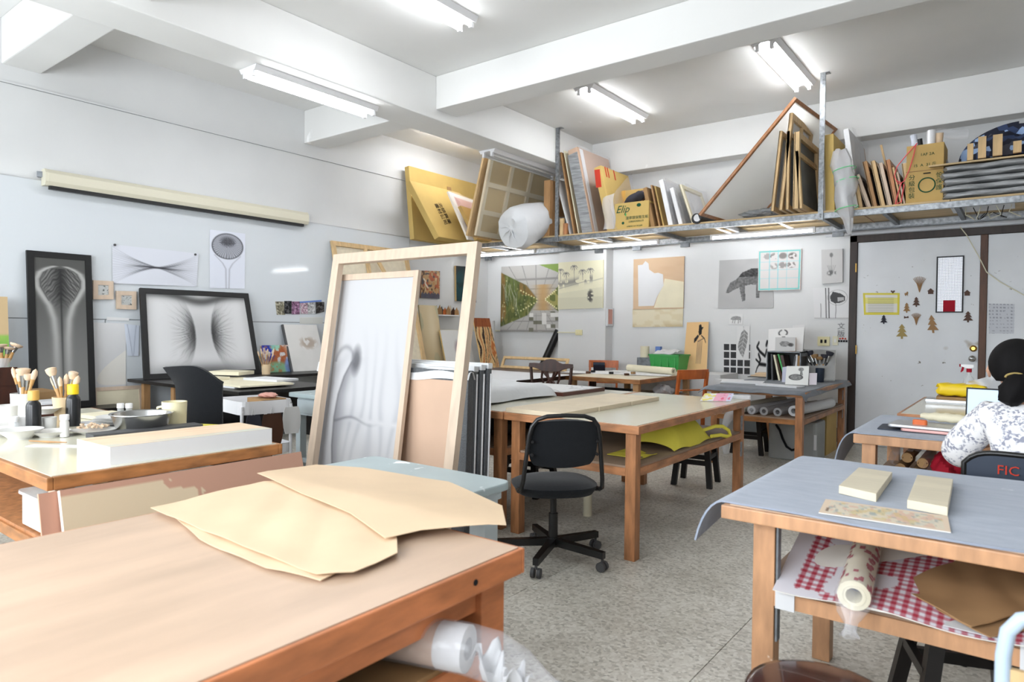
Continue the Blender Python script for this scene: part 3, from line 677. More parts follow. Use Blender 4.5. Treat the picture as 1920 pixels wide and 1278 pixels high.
def mesh_chair():
    loc = (-4.20, 2.38, 0); rz = R(20)
    t = thing('desk_chair', 'black desk chair with a tall curved back at the black desk', 'chair', loc, rz)
    L = Matrix.Translation(loc) @ Matrix.Rotation(rz, 4, 'Z')
    def back(u, v):
        w = 0.185*(1 - 0.10*(1-v)); x = (2*u-1)*w
        z = 0.44 + v*0.61
        y = -0.20 - 0.10*v + 0.06*v*v - 0.05*(1-(2*u-1)**2) + 0.10*max(0, v-0.8)*-5*0.12
        if v > 0.8: z -= (0.05*(2*u-1)**2 + 0.06*max(0, 2*u-1)**2)*(v-0.8)/0.2; x -= 0.085*(v-0.8)/0.2*max(0, 1-2*u)**2; z += 0.03*(v-0.8)/0.2*max(0, 1-2*u)**2
        return (x, y, z)
    MB(L).grid(back, 18, 18, 0.022).build('backrest', 'black_fabric', t)
    MB(L).rbox((0, 0.02, 0.45), (0.46, 0.44, 0.07), 0.08).build('seat', 'black_fabric', t, bevel=0.015)
    MB(L).cyl((0, 0, 0.08), (0, 0, 0.41), 0.025, n=12).build('gas_column', 'black_metal', t)
    MB(L).bar((0, -0.1, 0.42), (0, -0.26, 0.5), 0.06, 0.015).build('back_bracket', 'black_metal', t)
    for k in range(5):
        a = R(72*k); d = V(math.cos(a), math.sin(a), 0)
        arm = MB(L).bar(d*0.02+V(0,0,0.10), d*0.30+V(0,0,0.075), 0.035, 0.03).build('base_arm', 'black_plastic', t)
        c = d*0.29; n = V(-d.y, d.x, 0); MB(L).cyl(c-n*0.025+V(0,0,0.028), c+n*0.025+V(0,0,0.028), 0.028, n=12).build('caster', 'black_plastic', arm)
mesh_chair()

def carved_chair():
    p0 = PZ(0.0, 1032, 838); loc = (-3.86, 5.62, 0); rz = R(192)
    loc = (-3.86, 5.55, 0)
    t = thing('carved_chair', 'dark carved wooden chair with a pierced lattice back', 'chair', loc, rz)
    L = Matrix.Translation(loc) @ Matrix.Rotation(rz, 4, 'Z')
    yb = -0.22
    top = [(-0.245, 0.905), (-0.24, 0.945), (-0.19, 0.948), (-0.13, 0.945), (-0.09, 0.96), (-0.05, 0.985), (0, 0.992), (0.05, 0.985), (0.09, 0.96), (0.13, 0.945), (0.19, 0.948), (0.24, 0.945), (0.245, 0.905),
           (0.19, 0.90), (0.14, 0.885), (0.09, 0.865), (0.05, 0.86), (0, 0.862), (-0.05, 0.86), (-0.09, 0.865), (-0.14, 0.885), (-0.19, 0.90)]
    MB(L).prism([(x, yb-0.018, z) for x, z in top], (0, 0.03, 0)).build('crest_rail', 'dark_brown_wood', t, bevel=0.004)
    for sx in (-1, 1):
        MB(L).tube([(sx*0.19, yb+0.01, 0.45), (sx*0.20, yb, 0.6), (sx*0.215, yb-0.005, 0.78), (sx*0.228, yb-0.008, 0.93)], [0.02, 0.02, 0.018, 0.016], 8).build('stile', 'dark_brown_wood', t)
        MB(L).tube([(sx*0.19, yb+0.01, 0.46), (sx*0.195, yb-0.02, 0.2), (sx*0.2, yb-0.06, 0.0)], 0.02, 8).build('leg', 'dark_brown_wood', t)
        MB(L).ab((sx*0.22-0.022, 0.19, 0), (sx*0.22+0.022, 0.234, 0.44)).build('leg', 'dark_brown_wood', t)
    # interlaced splat: crossing curved straps
    for ph in (-1, 1):
        for off in (0.0, 0.055):
            pts = []
            for k in range(13):
                f = k/12; z = 0.865-0.345*f
                x = ph*((0.074-off)*math.cos(f*math.pi*2.0)*(1-0.25*f) + off*0.35)
                pts.append((x, yb, z))
            MB(L).tube(pts, 0.0135, 7).build('splat_strap', 'dark_brown_wood', t)
        MB(L).tube([(ph*0.09, yb, 0.87), (ph*0.10, yb, 0.80), (ph*0.075, yb, 0.73), (ph*0.09, yb, 0.69), (ph*0.06, yb, 0.62), (ph*0.07, yb, 0.52)], [0.014, 0.012, 0.012, 0.016, 0.012, 0.014], 7).build('splat_edge', 'dark_brown_wood', t)
    MB(L).ab((-0.10, yb-0.012, 0.46), (0.10, yb+0.012, 0.53)).build('splat_shoe', 'dark_brown_wood', t)
    MB(L).prism([(-0.2, -0.22, 0.42), (0.2, -0.22, 0.42), (0.25, 0.24, 0.42), (-0.25, 0.24, 0.42)], (0, 0, 0.055)).build('seat', 'dark_brown_wood', t, bevel=0.01)
carved_chair()

def ladder_chair(label, loc, rz, zt=0.87):
    t = thing('wooden_chair', label, 'chair', loc, rz); L = Matrix.Translation(loc) @ Matrix.Rotation(rz, 4, 'Z')
    for sx in (-1, 1):
        MB(L).prism([(sx*0.185-0.014, -0.20, 0), (sx*0.185+0.014, -0.20, 0), (sx*0.185+0.014, -0.165, 0), (sx*0.185-0.014, -0.165, 0)], (0, 0.0, 0.45)).prism([(sx*0.185-0.014, -0.20, 0.45), (sx*0.185+0.014, -0.20, 0.45), (sx*0.185+0.014, -0.165, 0.45), (sx*0.185-0.014, -0.165, 0.45)], (0, -0.06, zt-0.46)).build('back_post', 'chair_orange', t)
        MB(L).ab((sx*0.175-0.017, 0.16, 0), (sx*0.175+0.017, 0.195, 0.43)).build('leg', 'chair_orange', t)
    f = lambda u, v: ((2*u-1)*0.205, -0.232-0.012*v-0.03*(1-(2*u-1)**2), zt-0.085+0.10*v)
    MB(L).grid(f, 10, 3, 0.018).build('top_rail', 'chair_orange', t)
    for z in (zt-0.20, zt-0.29): MB(L).bar((-0.18, -0.21-0.06*(z-0.45)/0.42, z), (0.18, -0.21-0.06*(z-0.45)/0.42, z), 0.014, 0.032, up=(0, 1, 0)).build('slat', 'chair_orange', t)
    MB(L).ab((-0.2, -0.18, 0.42), (0.2, 0.2, 0.45)).build('seat', 'chair_orange', t, bevel=0.006)
    for z in (0.15, 0.3): MB(L).ab((-0.17, 0.165, z), (0.17, 0.185, z+0.03)).build('stretcher', 'chair_orange', t)
    return t
ladder_chair('orange wooden chair between the drawing table and the door-side table', (-3.02, 6.95, 0), R(62))
c2 = ladder_chair('orange wooden chair behind the drawing table, a dark cloth over it', (-4.55, 7.95, 0), R(205), 0.86)
MB(WM[c2]).grid(lambda u, v: (-0.02+0.16*u, -0.24-0.03+0.07*math.sin(v*3.1), 0.85-0.11*abs(2*v-1)+0.0*u), 6, 8, 0.012).build('draped_cloth', 'navy', c2)

def stool(name, label, loc, rz, m, h=0.45, w=0.17, group=None, round_=False):
    t = thing(name, label, 'stool', loc, rz, group); L = Matrix.Translation(loc) @ Matrix.Rotation(rz, 4, 'Z')
    if round_: MB(L).lathe([(0.0, h), (0.15, h), (0.168, h-0.004), (0.175, h-0.014), (0.172, h-0.028), (0.15, h-0.034), (0, h-0.034)], (0, 0, 0), 40).build('seat', m, t)
    else: MB(L).rbox((0, 0, h-0.016), (0.32, 0.32, 0.032), 0.03).build('seat', m, t, bevel=0.005)
    s0, s1 = 0.105, w
    for sx in (-1, 1):
        for sy in (-1, 1):
            MB(L).prism([(sx*s1-0.022, sy*s1-0.022, 0), (sx*s1+0.022, sy*s1-0.022, 0), (sx*s1+0.022, sy*s1+0.022, 0), (sx*s1-0.022, sy*s1+0.022, 0)], (sx*(s0-s1), sy*(s0-s1), h-0.033)).build('leg', m if not round_ else 'black_wood', t)
    k = 0.42; s = s1+(s0-s1)*k
    for q in (-1, 1):
        MB(L).ab((-s+0.015, q*s-0.012, h*k-0.02), (s-0.015, q*s+0.012, h*k+0.02)).build('stretcher', m if not round_ else 'black_wood', t)
        MB(L).ab((q*s-0.012, -s+0.015, h*k+0.03), (q*s+0.012, s-0.015, h*k+0.065)).build('stretcher', m if not round_ else 'black_wood', t)
    return t
p = PZ(0, 1305, 905)
stool('stool', 'black wooden stool tucked under the cream table behind the swivel chair', (p.x, p.y, 0), R(8), 'black_wood', h=0.478, w=0.15)
stool('stool', 'black wooden stool under the table with the leaning prints', (-2.35, 7.3, 0), R(5), 'black_wood', h=0.43, w=0.15)
stool('stool', 'black stool half hidden under the foam parcel table', (-3.15, 4.35, 0), R(5), 'black_wood', h=0.45)
stool('stool', 'dark stool under the right foreground table', (-0.14, 2.62, 0), R(20), 'black_wood', h=0.44)
stool('round_stool', 'round mahogany stool seat at the bottom edge of the picture', (-0.375, 1.72, 0), R(10), 'mahogany', h=0.44, round_=True)

# chair of light blue bent tube at the right edge, close to the camera
tc = thing('tube_chair', 'light blue bent metal tube of a chair at the right edge', 'chair', (0.12, 1.52, 0))
q = [(-0.025, 1.50, 0.02), (-0.025, 1.50, 0.40), (-0.024, 1.50, 0.72), (-0.018, 1.50, 0.765), (0.0, 1.50, 0.792), (0.03, 1.50, 0.805), (0.3, 1.50, 0.805), (0.34, 1.50, 0.79), (0.355, 1.50, 0.75), (0.355, 1.50, 0.02)]
MB().tube(q, 0.0125, 12).build('back_tube', 'light_blue_tube', tc)
MB().ab((-0.02, 1.494, 0.60), (0.35, 1.506, 0.70)).build('back_panel', 'pine', tc)
MB().ab((-0.02, 1.14, 0.42), (0.35, 1.50, 0.44)).build('seat', 'pine', tc, bevel=0.006)
for x in (-0.02, 0.35): MB().tube([(x, 1.50, 0.41), (x, 1.16, 0.41), (x, 1.14, 0.39), (x, 1.13, 0.0)], 0.012, 10).build('leg', 'light_blue_tube', tc)

# navy folding chair the person sits on
fc = thing('folding_chair', 'navy folding chair with red letters behind the person', 'chair', (0.04, 3.42, 0))
def fb(u, v):
    x = 0.025 + (2*u-1)*0.215; z = 0.655 + 0.185*v - (0.05*(abs(2*u-1)**6))*v
    return (x, 3.20-0.02*(1-(2*u-1)**2)+0.0*v, z)
bk = MB().grid(fb, 20, 8, 0.012).build('backrest', 'navy', fc)
rim = [fb(0, 0.0), fb(0, 0.4)] + [fb(u/20, 1) for u in range(0, 21)] + [fb(1, 0.4), fb(1, 0.0)]
MB().tube([(x, y+0.005, z) for x, y, z in rim], 0.011, 8).build('frame_tube', 'black_metal', fc)
text('red_letters', 'FIC', 0.05, (-0.085, 3.166, 0.765), (1, 0, 0), (0, 0, 1), 'ink_red', bk, align='LEFT', label='red stencilled letters')
for x in (-0.185, 0.235):
    MB().tube([(x, 3.21, 0.66), (x, 3.26, 0.42), (x, 3.55, 0.0)], 0.011, 8).build('leg', 'black_metal', fc)
    MB().tube([(x*0.95+0.002, 3.60, 0.42), (x*0.95+0.002, 3.15, 0.0)], 0.011, 8).build('leg', 'black_metal', fc)
MB().rbox((0.025, 3.44, 0.435), (0.40, 0.38, 0.03), 0.05).build('seat', 'navy', fc, bevel=0.008)

# white trolley hung with tools, by the black desk
L = Matrix.Translation((-4.64, 2.86, 0)) @ Matrix.Rotation(R(-8), 4, 'Z')
tr = thing('trolley', 'small white metal trolley hung with pouches beside the desk', 'trolley', (-4.64, 2.86, 0), R(-8))
rr = []
for cx, cy, a0 in ((0.17, 0.14, 0), (-0.17, 0.14, 90), (-0.17, -0.14, 180), (0.17, -0.14, 270)):
    for k in range(5): rr.append((cx+0.06*math.cos(R(a0+22.5*k)), cy+0.06*math.sin(R(a0+22.5*k))))
for z0, z1 in ((0.66, 0.755), (0.36, 0.43), (0.10, 0.17)):
    t = MB(L)
    n = len(rr)
    t.add([(x, y, z0) for x, y in rr]+[(x, y, z1) for x, y in rr]+[(x*0.97, y*0.97, z1) for x, y in rr]+[(x*0.97, y*0.97, z0+0.006) for x, y in rr],
          [(i, (i+1) % n, n+(i+1) % n, n+i) for i in range(n)]+[(n+i, n+(i+1) % n, 2*n+(i+1) % n, 2*n+i) for i in range(n)]+[(2*n+i, 2*n+(i+1) % n, 3*n+(i+1) % n, 3*n+i) for i in range(n)]+[tuple(range(3*n, 4*n)), tuple(range(n-1, -1, -1))])
    t.build('tray', 'white_enamel', tr)
for sx in (-1, 1):
    for sy in (-1, 1): MB(L).cyl((sx*0.215, sy*0.185, 0.05), (sx*0.215, sy*0.185, 0.72), 0.012, n=10).build('post', 'white_enamel', tr); MB(L).cyl((sx*0.215-0.012, sy*0.185, 0.028), (sx*0.215+0.012, sy*0.185, 0.028), 0.028, n=12).build('wheel', 'caster_grey', tr)
# ================================================================== things on and under the foreground tables
def sheet(name, label, cat, pts, m, z0=0.0, amp=0.004, nu=18, nv=18, thick=0.0015, seed=1, group=None, zfn=None, parent=None):
    """a loose sheet over the quad pts (4 world points around), slightly wavy"""
    a, b, c, d = [Vector(p) for p in pts]
    def fn(u, v):
        p = (a*(1-u)+b*u)*(1-v)+(d*(1-u)+c*u)*v
        w = amp*(math.sin(5*u+seed)*math.cos(4*v+seed*2)+0.6*math.sin(9*v+3*u+seed))
        p.z += z0 + abs(w) + (zfn(u, v, p) if zfn else 0)
        return p
    mb = MB().grid(fn, nu, nv, thick)
    if parent is not None: return mb.build(name, m, parent)
    return one(name, mb, m, label, cat, group)
# kraft paper on the plywood table: three overlapping sheets
def outline_sheet(name, label, poly, m, zfn, group=None, n=40):
    """sheet with a free outline: radial grid from the centre"""
    P = [Vector((x, y, 0)) for x, y in poly]; c = sum(P, Vector())/len(P)
    per = []
    for i in range(len(P)):
        a, b = P[i], P[(i+1) % len(P)]; k = max(2, int((b-a).length/0.05))
        per += [a+(b-a)*(j/k) for j in range(k)]
    rings = 12; N = len(per); vs = [c]; 
    for r in range(1, rings+1): vs += [c+(p-c)*(r/rings) for p in per]
    vs = [Vector((p.x, p.y, zfn(p.x, p.y))) for p in vs]
    fs = [(0, 1+i, 1+(i+1) % N) for i in range(N)]
    for r in range(rings-1): fs += [(1+r*N+i, 1+(r+1)*N+i, 1+(r+1)*N+(i+1) % N, 1+r*N+(i+1) % N) for i in range(N)]
    M = len(vs); vs2 = [p-Vector((0, 0, 0.0012)) for p in vs]; f2 = [tuple(M+k for k in reversed(f)) for f in fs]
    o = 1+(rings-1)*N; sd = [(o+i, M+o+i, M+o+(i+1) % N, o+(i+1) % N) for i in range(N)]
    mb = MB().add(vs+vs2, fs+f2+sd); mb.smooth = True
    return one(name, mb, m, label, 'paper', group)
def kz(base, seed, droop=0.0):
    def f(x, y):
        z = base + 0.004*abs(math.sin(7*x+seed)*math.cos(6*y+seed)) + 0.003*abs(math.sin(15*(x+y)+seed))
        over = max(0, y-1.30); z = z - 0.10*over*droop - 0.0*over
        xo = max(0, -1.95-x); z -= 0.05*xo
        return z
    return f
outline_sheet('kraft_sheet', 'lowest tan kraft paper sheet on the plywood table, its edge peeking out', [(-1.15, 0.86), (-1.18, 1.02), (-1.85, 1.22), (-1.94, 0.92), (-1.6, 0.84), (-1.3, 0.83)], 'kraft', kz(0.7735, 1))
outline_sheet('kraft_sheet', 'long tan kraft paper sheet reaching to the left table edge', [(-1.955, 0.885), (-1.99, 1.05), (-2.02, 1.28), (-1.72, 1.46), (-1.40, 1.30), (-1.135, 1.06), (-1.12, 0.92), (-1.17, 0.865), (-1.35, 0.865)], 'kraft', kz(0.782, 2.2, 0.3))
def kz3(x, y):
    z = 0.793 + 0.004*abs(math.sin(6*x+1)*math.cos(5*y)) ; over = max(0, y-1.33)
    return z - 0.09*over
outline_sheet('kraft_sheet', 'uppermost tan kraft paper sheet bridging to the pale blue table', [(-2.09, 1.30), (-2.17, 1.60), (-2.02, 1.70), (-1.78, 1.735), (-1.62, 1.755), (-1.50, 1.70), (-1.24, 1.58), (-1.065, 1.375), (-1.10, 1.345), (-1.20, 1.20), (-1.22, 1.10), (-1.45, 1.18)], 'kraft', kz3)

def roll(name, label, p0, p1, r, m, core=None, group=None, bag=None, knot=None, wrap=None):
    """paper roll with a hollow end; bag = clear film sleeve gathered past p1"""
    p0 = Vector(p0); p1 = Vector(p1); d = (p1-p0).normalized()
    t = thing(name, label, 'paper roll', (p0+p1)/2 - V(0, 0, r), group=group)
    rings = [p0, p0, p1, p1, p0+d*0.02]; rad = [r*0.45, r, r, r*0.45, r*0.45]
    MB().rings([p0, p0, p1, p1, p1-d*0.08], [r*0.4, r, r, r*0.5, r*0.48], d).rings([p1-d*0.05, p1+d*0.002, p1+d*0.002, p1-d*0.05], [r*0.72, r*0.72, r*0.66, r*0.66], d).build('paper', m, t)
    if wrap: MB().rings([p1-d*0.06, p1-d*0.06, p1+d*0.004, p1+d*0.004, p1-d*0.03], [r*0.98, r*1.05, r*1.05, r*0.5, r*0.45], d).build('white_end', wrap, t)
    if bag:
        L = bag; sag = knot if knot else V(0, 0, -0.10)
        pts = [p0-d*0.02, p0+(p1-p0)*0.5, p1, p1+d*L*0.3+sag*0.15, p1+d*L*0.6+sag*0.45, p1+d*L*0.8+sag*0.8, p1+d*L*0.9+sag*1.1, p1+d*L+sag*1.4]
        rd = [r*1.08, r*1.1, r*1.14, r*1.12, r*0.75, r*0.35, r*0.3, r*0.62]
        mb = MB().tube(pts, rd, 18, cap=False)
        rs = random.Random(3)
        mb.v = [v + V(rs.uniform(-1, 1), rs.uniform(-1, 1), rs.uniform(-1, 1))*r*(0.10 if i > 36 else 0.03) for i, v in enumerate(mb.v)]
        mb.build('film_sleeve', 'clear_film', t)
    return t
# on the shelf of the plywood table
fr1 = roll('paper_roll', 'kraft paper roll with a white end in clear film under the plywood table', (-1.50, 0.90, 0.612), (-0.945, 1.085, 0.612), 0.047, 'cardboard_pale', bag=0.20, wrap='white_paper', knot=V(0.0, 0.03, -0.06))
MB().grid(lambda u, v: (-0.925+0.11*u, 1.075+0.05*v+0.03*u+0.018*math.sin(14*u+5*v), 0.60-0.05*u+0.028*math.sin(9*u)*math.cos(8*v)+0.02*math.sin(23*u+11*v)), 18, 12, 0.001).build('crumpled_paper', 'white_paper', fr1)
roll('paper_roll', 'wrapped roll with twisted film end under the plywood table', (-1.5, 0.62, 0.60), (-1.05, 0.72, 0.60), 0.036, 'kraft_brown', bag=0.12, wrap='white_paper', knot=V(0.03, 0.06, -0.03))
text('pencil_mark', 'x7', 0.05, (-0.992, 0.80, 0.508), (0, 1, 0), (0, 0, 1), 'ink', T1)
MB().cyl((-0.9605, 1.13, 0.738), (-0.958, 1.13, 0.738), 0.007, n=10).build('drilled_hole', 'ink', T1)

# paint table ------------------------------------------------------
def cup(name, label, c, r0, r1, h, m, cat='cup', th=0.004, group=None, parent=None, handle=None):
    t = thing(name, label, cat, c, group=group) if parent is None else parent
    MB(Matrix.Translation(c)).lathe([(0, 0), (r0, 0), (r0+(r1-r0)*0.5, h*0.5), (r1, h), (r1-th, h), (r0-th, 0.01), (0, 0.01)], (0, 0, 0), 24).build('body', m, t)
    if handle:
        hx, hy = handle; pts = [(c[0]+hx*(r1+0.0), c[1]+hy*r1, c[2]+h*0.78), (c[0]+hx*(r1+0.035), c[1]+hy*(r1+0.035), c[2]+h*0.72), (c[0]+hx*(r1+0.04), c[1]+hy*(r1+0.04), c[2]+h*0.45), (c[0]+hx*(r1+0.02), c[1]+hy*(r1+0.02), c[2]+h*0.25), (c[0]+hx*r0, c[1]+hy*r0, c[2]+h*0.22)]
        MB().tube(pts, 0.007, 8).build('handle', m, t)
    return t
def brush(label, base, tip, kind='round', group='brushes in the pots on the paint table', hm='brush_handle', s=1.0, bm='bristle'):
    b = Vector(base); e = Vector(tip); d = (e-b).normalized(); L = (e-b).length
    t = thing('brush', label, 'brush', base, group=group)
    MB().tube([b, b+d*L*0.35, b+d*L*0.68], [0.003*s, 0.006*s, 0.0045*s], 8).build('handle', hm, t)
    if kind == 'round':
        MB().tube([b+d*L*0.66, b+d*L*0.80], [0.006*s, 0.0075*s], 8).build('ferrule', 'brush_handle', t)
        MB().tube([b+d*L*0.79, b+d*L*0.88, b+d*L*0.95, e], [0.0075*s, 0.010*s, 0.008*s, 0.001], 8).build('bristles', bm, t)
    else:
        MB().tube([b+d*L*0.62, b+d*L*0.86], [0.005*s, 0.009*s], 8).build('ferrule', 'steel', t)
        MB().tube([b+d*L*0.85, b+d*L*0.92, b+d*L*0.98, e], [0.010*s, 0.017*s, 0.018*s, 0.009*s], 10).build('bristles', bm, t)
    return t
def on_t(x, y, z=TZ): p = PZ(z, x, y); return (p.x, p.y, z)
c1 = on_t(121, 797); cup('brush_pot', 'tall beige cup holding upright paint brushes', c1, 0.038, 0.056, 0.15, 'beige_cup', 'cup')
fwd = Vector((-0.60, 0.795, 0)); rt = Vector((0.795, 0.60, 0))
def inpot(c, dx_, dh, lean, kind, label, hm='brush_handle', s=1.0, k=0):
    b = Vector(c)+V(0, 0, 0.015)+rt*(-lean*0.25); e = Vector(c)+rt*dx_+V(0, 0, dh*0.86)+fwd*k; brush(label, b, e, kind, hm=hm, s=s)
inpot(c1, -0.075, 0.35, -0.075, 'flat', 'mop brush with a pink head leaning left in the beige cup', s=1.5)
inpot(c1, 0.05, 0.33, 0.03, 'flat', 'fan brush with a silver ferrule in the beige cup', s=1.3)
inpot(c1, 0.005, 0.315, 0.0, 'round', 'pointed brush upright in the middle of the beige cup', s=1.4, k=0.01)
inpot(c1, -0.012, 0.30, 0.0, 'round', 'shorter pointed brush in the middle of the beige cup', s=1.2, k=-0.02)
inpot(c1, 0.075, 0.305, 0.06, 'round', 'dark ferruled brush leaning right in the beige cup', s=1.6, hm='pine_dark')
inpot(c1, -0.085, 0.30, -0.06, 'round', 'thin brush at the left rim of the beige cup', s=1.1, k=0.02)
c2_ = on_t(44, 788); cup('brush_pot', 'pale grey cup of brushes at the left edge of the paint table', c2_, 0.055, 0.06, 0.15, 'ceramic', 'cup')
inpot(c2_, -0.06, 0.34, -0.05, 'round', 'slim dark brush leaning left in the pale grey cup', s=1.2, hm='caster_grey')
inpot(c2_, 0.0, 0.335, 0.0, 'flat', 'wide pale brush in the pale grey cup', s=2.0)
inpot(c2_, 0.07, 0.33, 0.04, 'round', 'cream pointed brush leaning right in the pale grey cup', s=1.6)
inpot(c2_, -0.03, 0.31, -0.03, 'round', 'white handled brush in the pale grey cup', s=1.2, hm='ceramic')
inpot(c2_, 0.03, 0.30, 0.02, 'flat', 'silver ferruled brush in the pale grey cup', s=1.3)
def bottle(name, label, c, r, h, m, capm, capr, caph, lab=None):
    t = thing(name, label, 'bottle', c); L = Matrix.Translation(c)
    MB(L).lathe([(0, 0), (r, 0.002), (r, h*0.8), (r*0.9, h*0.88), (capr*0.8, h*0.95), (capr*0.8, h), (0, h)], (0, 0, 0), 22).build('body', m, t)
    MB(L).lathe([(0, h-0.004), (capr, h-0.004), (capr, h+caph), (capr*0.9, h+caph+0.003), (0, h+caph+0.003)], (0, 0, 0), 22).build('cap', capm, t)
    if lab:
        n = 8; vs = []; 
        for z in (h*0.12, h*0.72): vs += [(r*1.01*math.cos(a), r*1.01*math.sin(a), z) for a in np.linspace(R(lab[0]), R(lab[1]), n)]
        MB(L).add(vs, [(i, i+1, n+i+1, n+i) for i in range(n-1)]).build('paper_label', lab[2], t)
    return t
bottle('ink_bottle', 'black ink bottle with a tan cap on the paint table', on_t(63, 812), 0.032, 0.165, 'black_bottle', 'tan_cap', 0.024, 0.04, (190, 225, 'cream_paper'))
bottle('ink_bottle', 'black ink bottle with a bright yellow cap', on_t(137, 798), 0.034, 0.17, 'black_bottle', 'yellow_cap', 0.026, 0.045, (190, 225, 'ink_red'))
bottle('vial', 'small white-capped jar in front of the beige cup', on_t(121, 819), 0.019, 0.085, 'ceramic', 'white_enamel', 0.0195, 0.018)
for k, (x, y) in enumerate(((226, 783), (242, 783))): bottle('vial', ['left of two', 'right of two'][k]+' white-capped vials behind the steel basin', on_t(x, y), 0.017, 0.06, 'clear_bottle', 'white_enamel', 0.019, 0.02)
bottle('vial', 'white-capped vial between the brush pots', on_t(26, 812), 0.021, 0.06, 'clear_bottle', 'white_enamel', 0.021, 0.018)
def dish(name, label, c, r, h, m='ceramic', group=None):
    return one(name, MB(Matrix.Translation(c)).lathe([(0, 0), (r*0.5, 0), (r*0.52, h*0.15), (r*0.95, h*0.9), (r, h), (r*0.97, h), (r*0.5, h*0.3), (0, h*0.25)], (0, 0, 0), 30), m, label, 'dish', group)
dish('paint_dish', 'white porcelain dish nearest the left edge, on the paint table', on_t(38, 822), 0.093, 0.045)
dish('paint_dish', 'shallow white dish beside the small white-capped jar', on_t(94, 818), 0.085, 0.028)
dish('paint_dish', 'white dish cut by the left edge of the picture', on_t(-6, 818), 0.07, 0.04)
dish('paint_dish', 'white dish behind the two front dishes', on_t(28, 805), 0.09, 0.03)
dish('paint_dish', 'white bowl dish at the steel basin foot', on_t(322, 802), 0.06, 0.012)
dish('paint_dish', 'white dish behind the black ink bottle', on_t(85, 775, TZ+0.07), 0.075, 0.03); one('book_block', MB().box(Vector(on_t(85, 785))+V(0, 0, 0.035), (0.16, 0.12, 0.07)), 'dark_brown_wood', 'dark wooden box under the dish behind the ink bottle', 'box')
for k in range(4):
    c = Vector(on_t(215, 800))+V(0.012*math.sin(k*2), 0.01*k, 0.013*k); dish('plate', ['bottom', 'second', 'third', 'top'][k]+' white plate of the stack left of the steel basin', c, 0.115, 0.016, group='stacked plates')
dish('plate', 'white plate with pinkish paint crumbs', on_t(176, 812), 0.10, 0.02)
cr = MB()
pc = Vector(on_t(172, 809))
for k in range(70):
    a = random.random()*6.28; r_ = 0.075*math.sqrt(random.random()); s_ = random.uniform(0.005, 0.011)
    cr.box(pc+V(r_*math.cos(a), r_*math.sin(a), 0.022+random.random()*0.012), (s_, s_*1.3, s_*0.8), rz=random.random()*3)
tag(cr.build('pigment_crumbs', 'bristle'), 'heap of pale pink pigment crumbs on the plate', 'pigment', kind='stuff')
bs = thing('basin', 'stainless steel basin on the paint table', 'basin', on_t(266, 810))
MB(Matrix.Translation(on_t(266, 806))).lathe([(0, 0), (0.105, 0), (0.112, 0.006), (0.138, 0.083), (0.146, 0.086), (0.145, 0.089), (0.134, 0.085), (0.108, 0.01), (0, 0.008)], (0, 0, 0), 40).build('bowl', 'steel', bs)
MB(Matrix.Translation(on_t(266, 806))).lathe([(0, 0.05), (0.122, 0.05), (0.122, 0.051), (0, 0.051)], (0, 0, 0), 30).build('water', 'clear_bottle', bs)
mg = cup('mug', 'cream enamel mug behind the steel basin', on_t(327, 796), 0.058, 0.062, 0.125, 'cream_plastic', 'mug', handle=(-0.85, -0.5)); 
cup('mug', 'small white mug between the bottles', on_t(92, 808), 0.03, 0.033, 0.07, 'ceramic', 'mug', handle=(-0.8, -0.6))
cup('jar', 'cloudy plastic tub of crumbs by the black ink bottle', on_t(42, 808), 0.04, 0.05, 0.075, 'cloudy_film', 'jar')
cup('jar', 'cloudy white tub behind the pale grey cup', on_t(16, 790), 0.055, 0.06, 0.09, 'ceramic', 'jar')
one('sheet_stack', MB().box(Vector(on_t(212, 790))+V(-0.12, 0.06, 0.012), (0.42, 0.20, 0.02), rz=R(8)), 'cream_paper', 'stack of cream paper pads behind the plates', 'paper stack')
one('sheet_stack', MB().box(Vector(on_t(200, 797))+V(-0.02, 0.0, 0.005), (0.34, 0.14, 0.008), rz=R(12)), 'white_paper', 'white papers under the plate stack', 'paper stack')
one('paint_brush_lying', MB().tube([on_t(55, 826, TZ+0.006), on_t(90, 828, TZ+0.006), on_t(125, 829, TZ+0.006)], [0.003, 0.005, 0.002], 8), 'pine_dark', 'dark brush lying on the paint table in front of the dishes', 'brush')
one('slate_bar', MB().bar(on_t(168, 818, TZ+0.012), on_t(372, 797, TZ+0.012), 0.10, 0.022), 'caster_grey', 'dark grey flat bar lying behind the white painted box', 'bar')
one('paper_strip', MB().box(Vector(on_t(118, 836))+V(0, 0, 0.001), (0.30, 0.05, 0.0016), rz=R(35)), 'white_paper', 'white paper slip with a red end lying on the paint table', 'paper')
one('yellow_note', MB().box(Vector(on_t(385, 797))+V(0, 0, 0.001), (0.12, 0.07, 0.002), rz=R(25)), 'tape_yellow', 'yellow paper note at the far end of the paint table', 'note')
# painted white box canvas
wa = [Vector((-3.03, 1.085, TZ)), Vector((-2.735, 1.09, TZ)), Vector((-2.705, 1.755, TZ)), Vector((-2.985, 1.76, TZ))]
wbx = thing('box_canvas', 'long white deep-edged canvas with a wood-toned top on the paint table', 'canvas', (-2.85, 1.42, TZ))
MB().prism(wa, (0, 0, 0.068)).build('white_sides', 'white_gesso', wbx)
def woodtop(u, v):
    img = bg_(u, (238, 212, 182)); n = vnoise(u, v, 3, 22, 3); img = mixc(img, (n-0.45)*1.3, (226, 180, 146)); n2 = vnoise(u, v, 4, 40, 8); img = mixc(img, (n2-0.6)*1.5, (246, 230, 208))
    return mixc(img, gauss(v-0.90, 0.10)*vnoise(u, v, 6, 3, 4)*0.9, (190, 206, 202))
z = V(0, 0, 0.0692)
picture('painted_top', [wa[0]+z, wa[3]+z, wa[2]+z, wa[1]+z], lambda u, v: woodtop(u, v), 50, 30, 0.001, wbx)
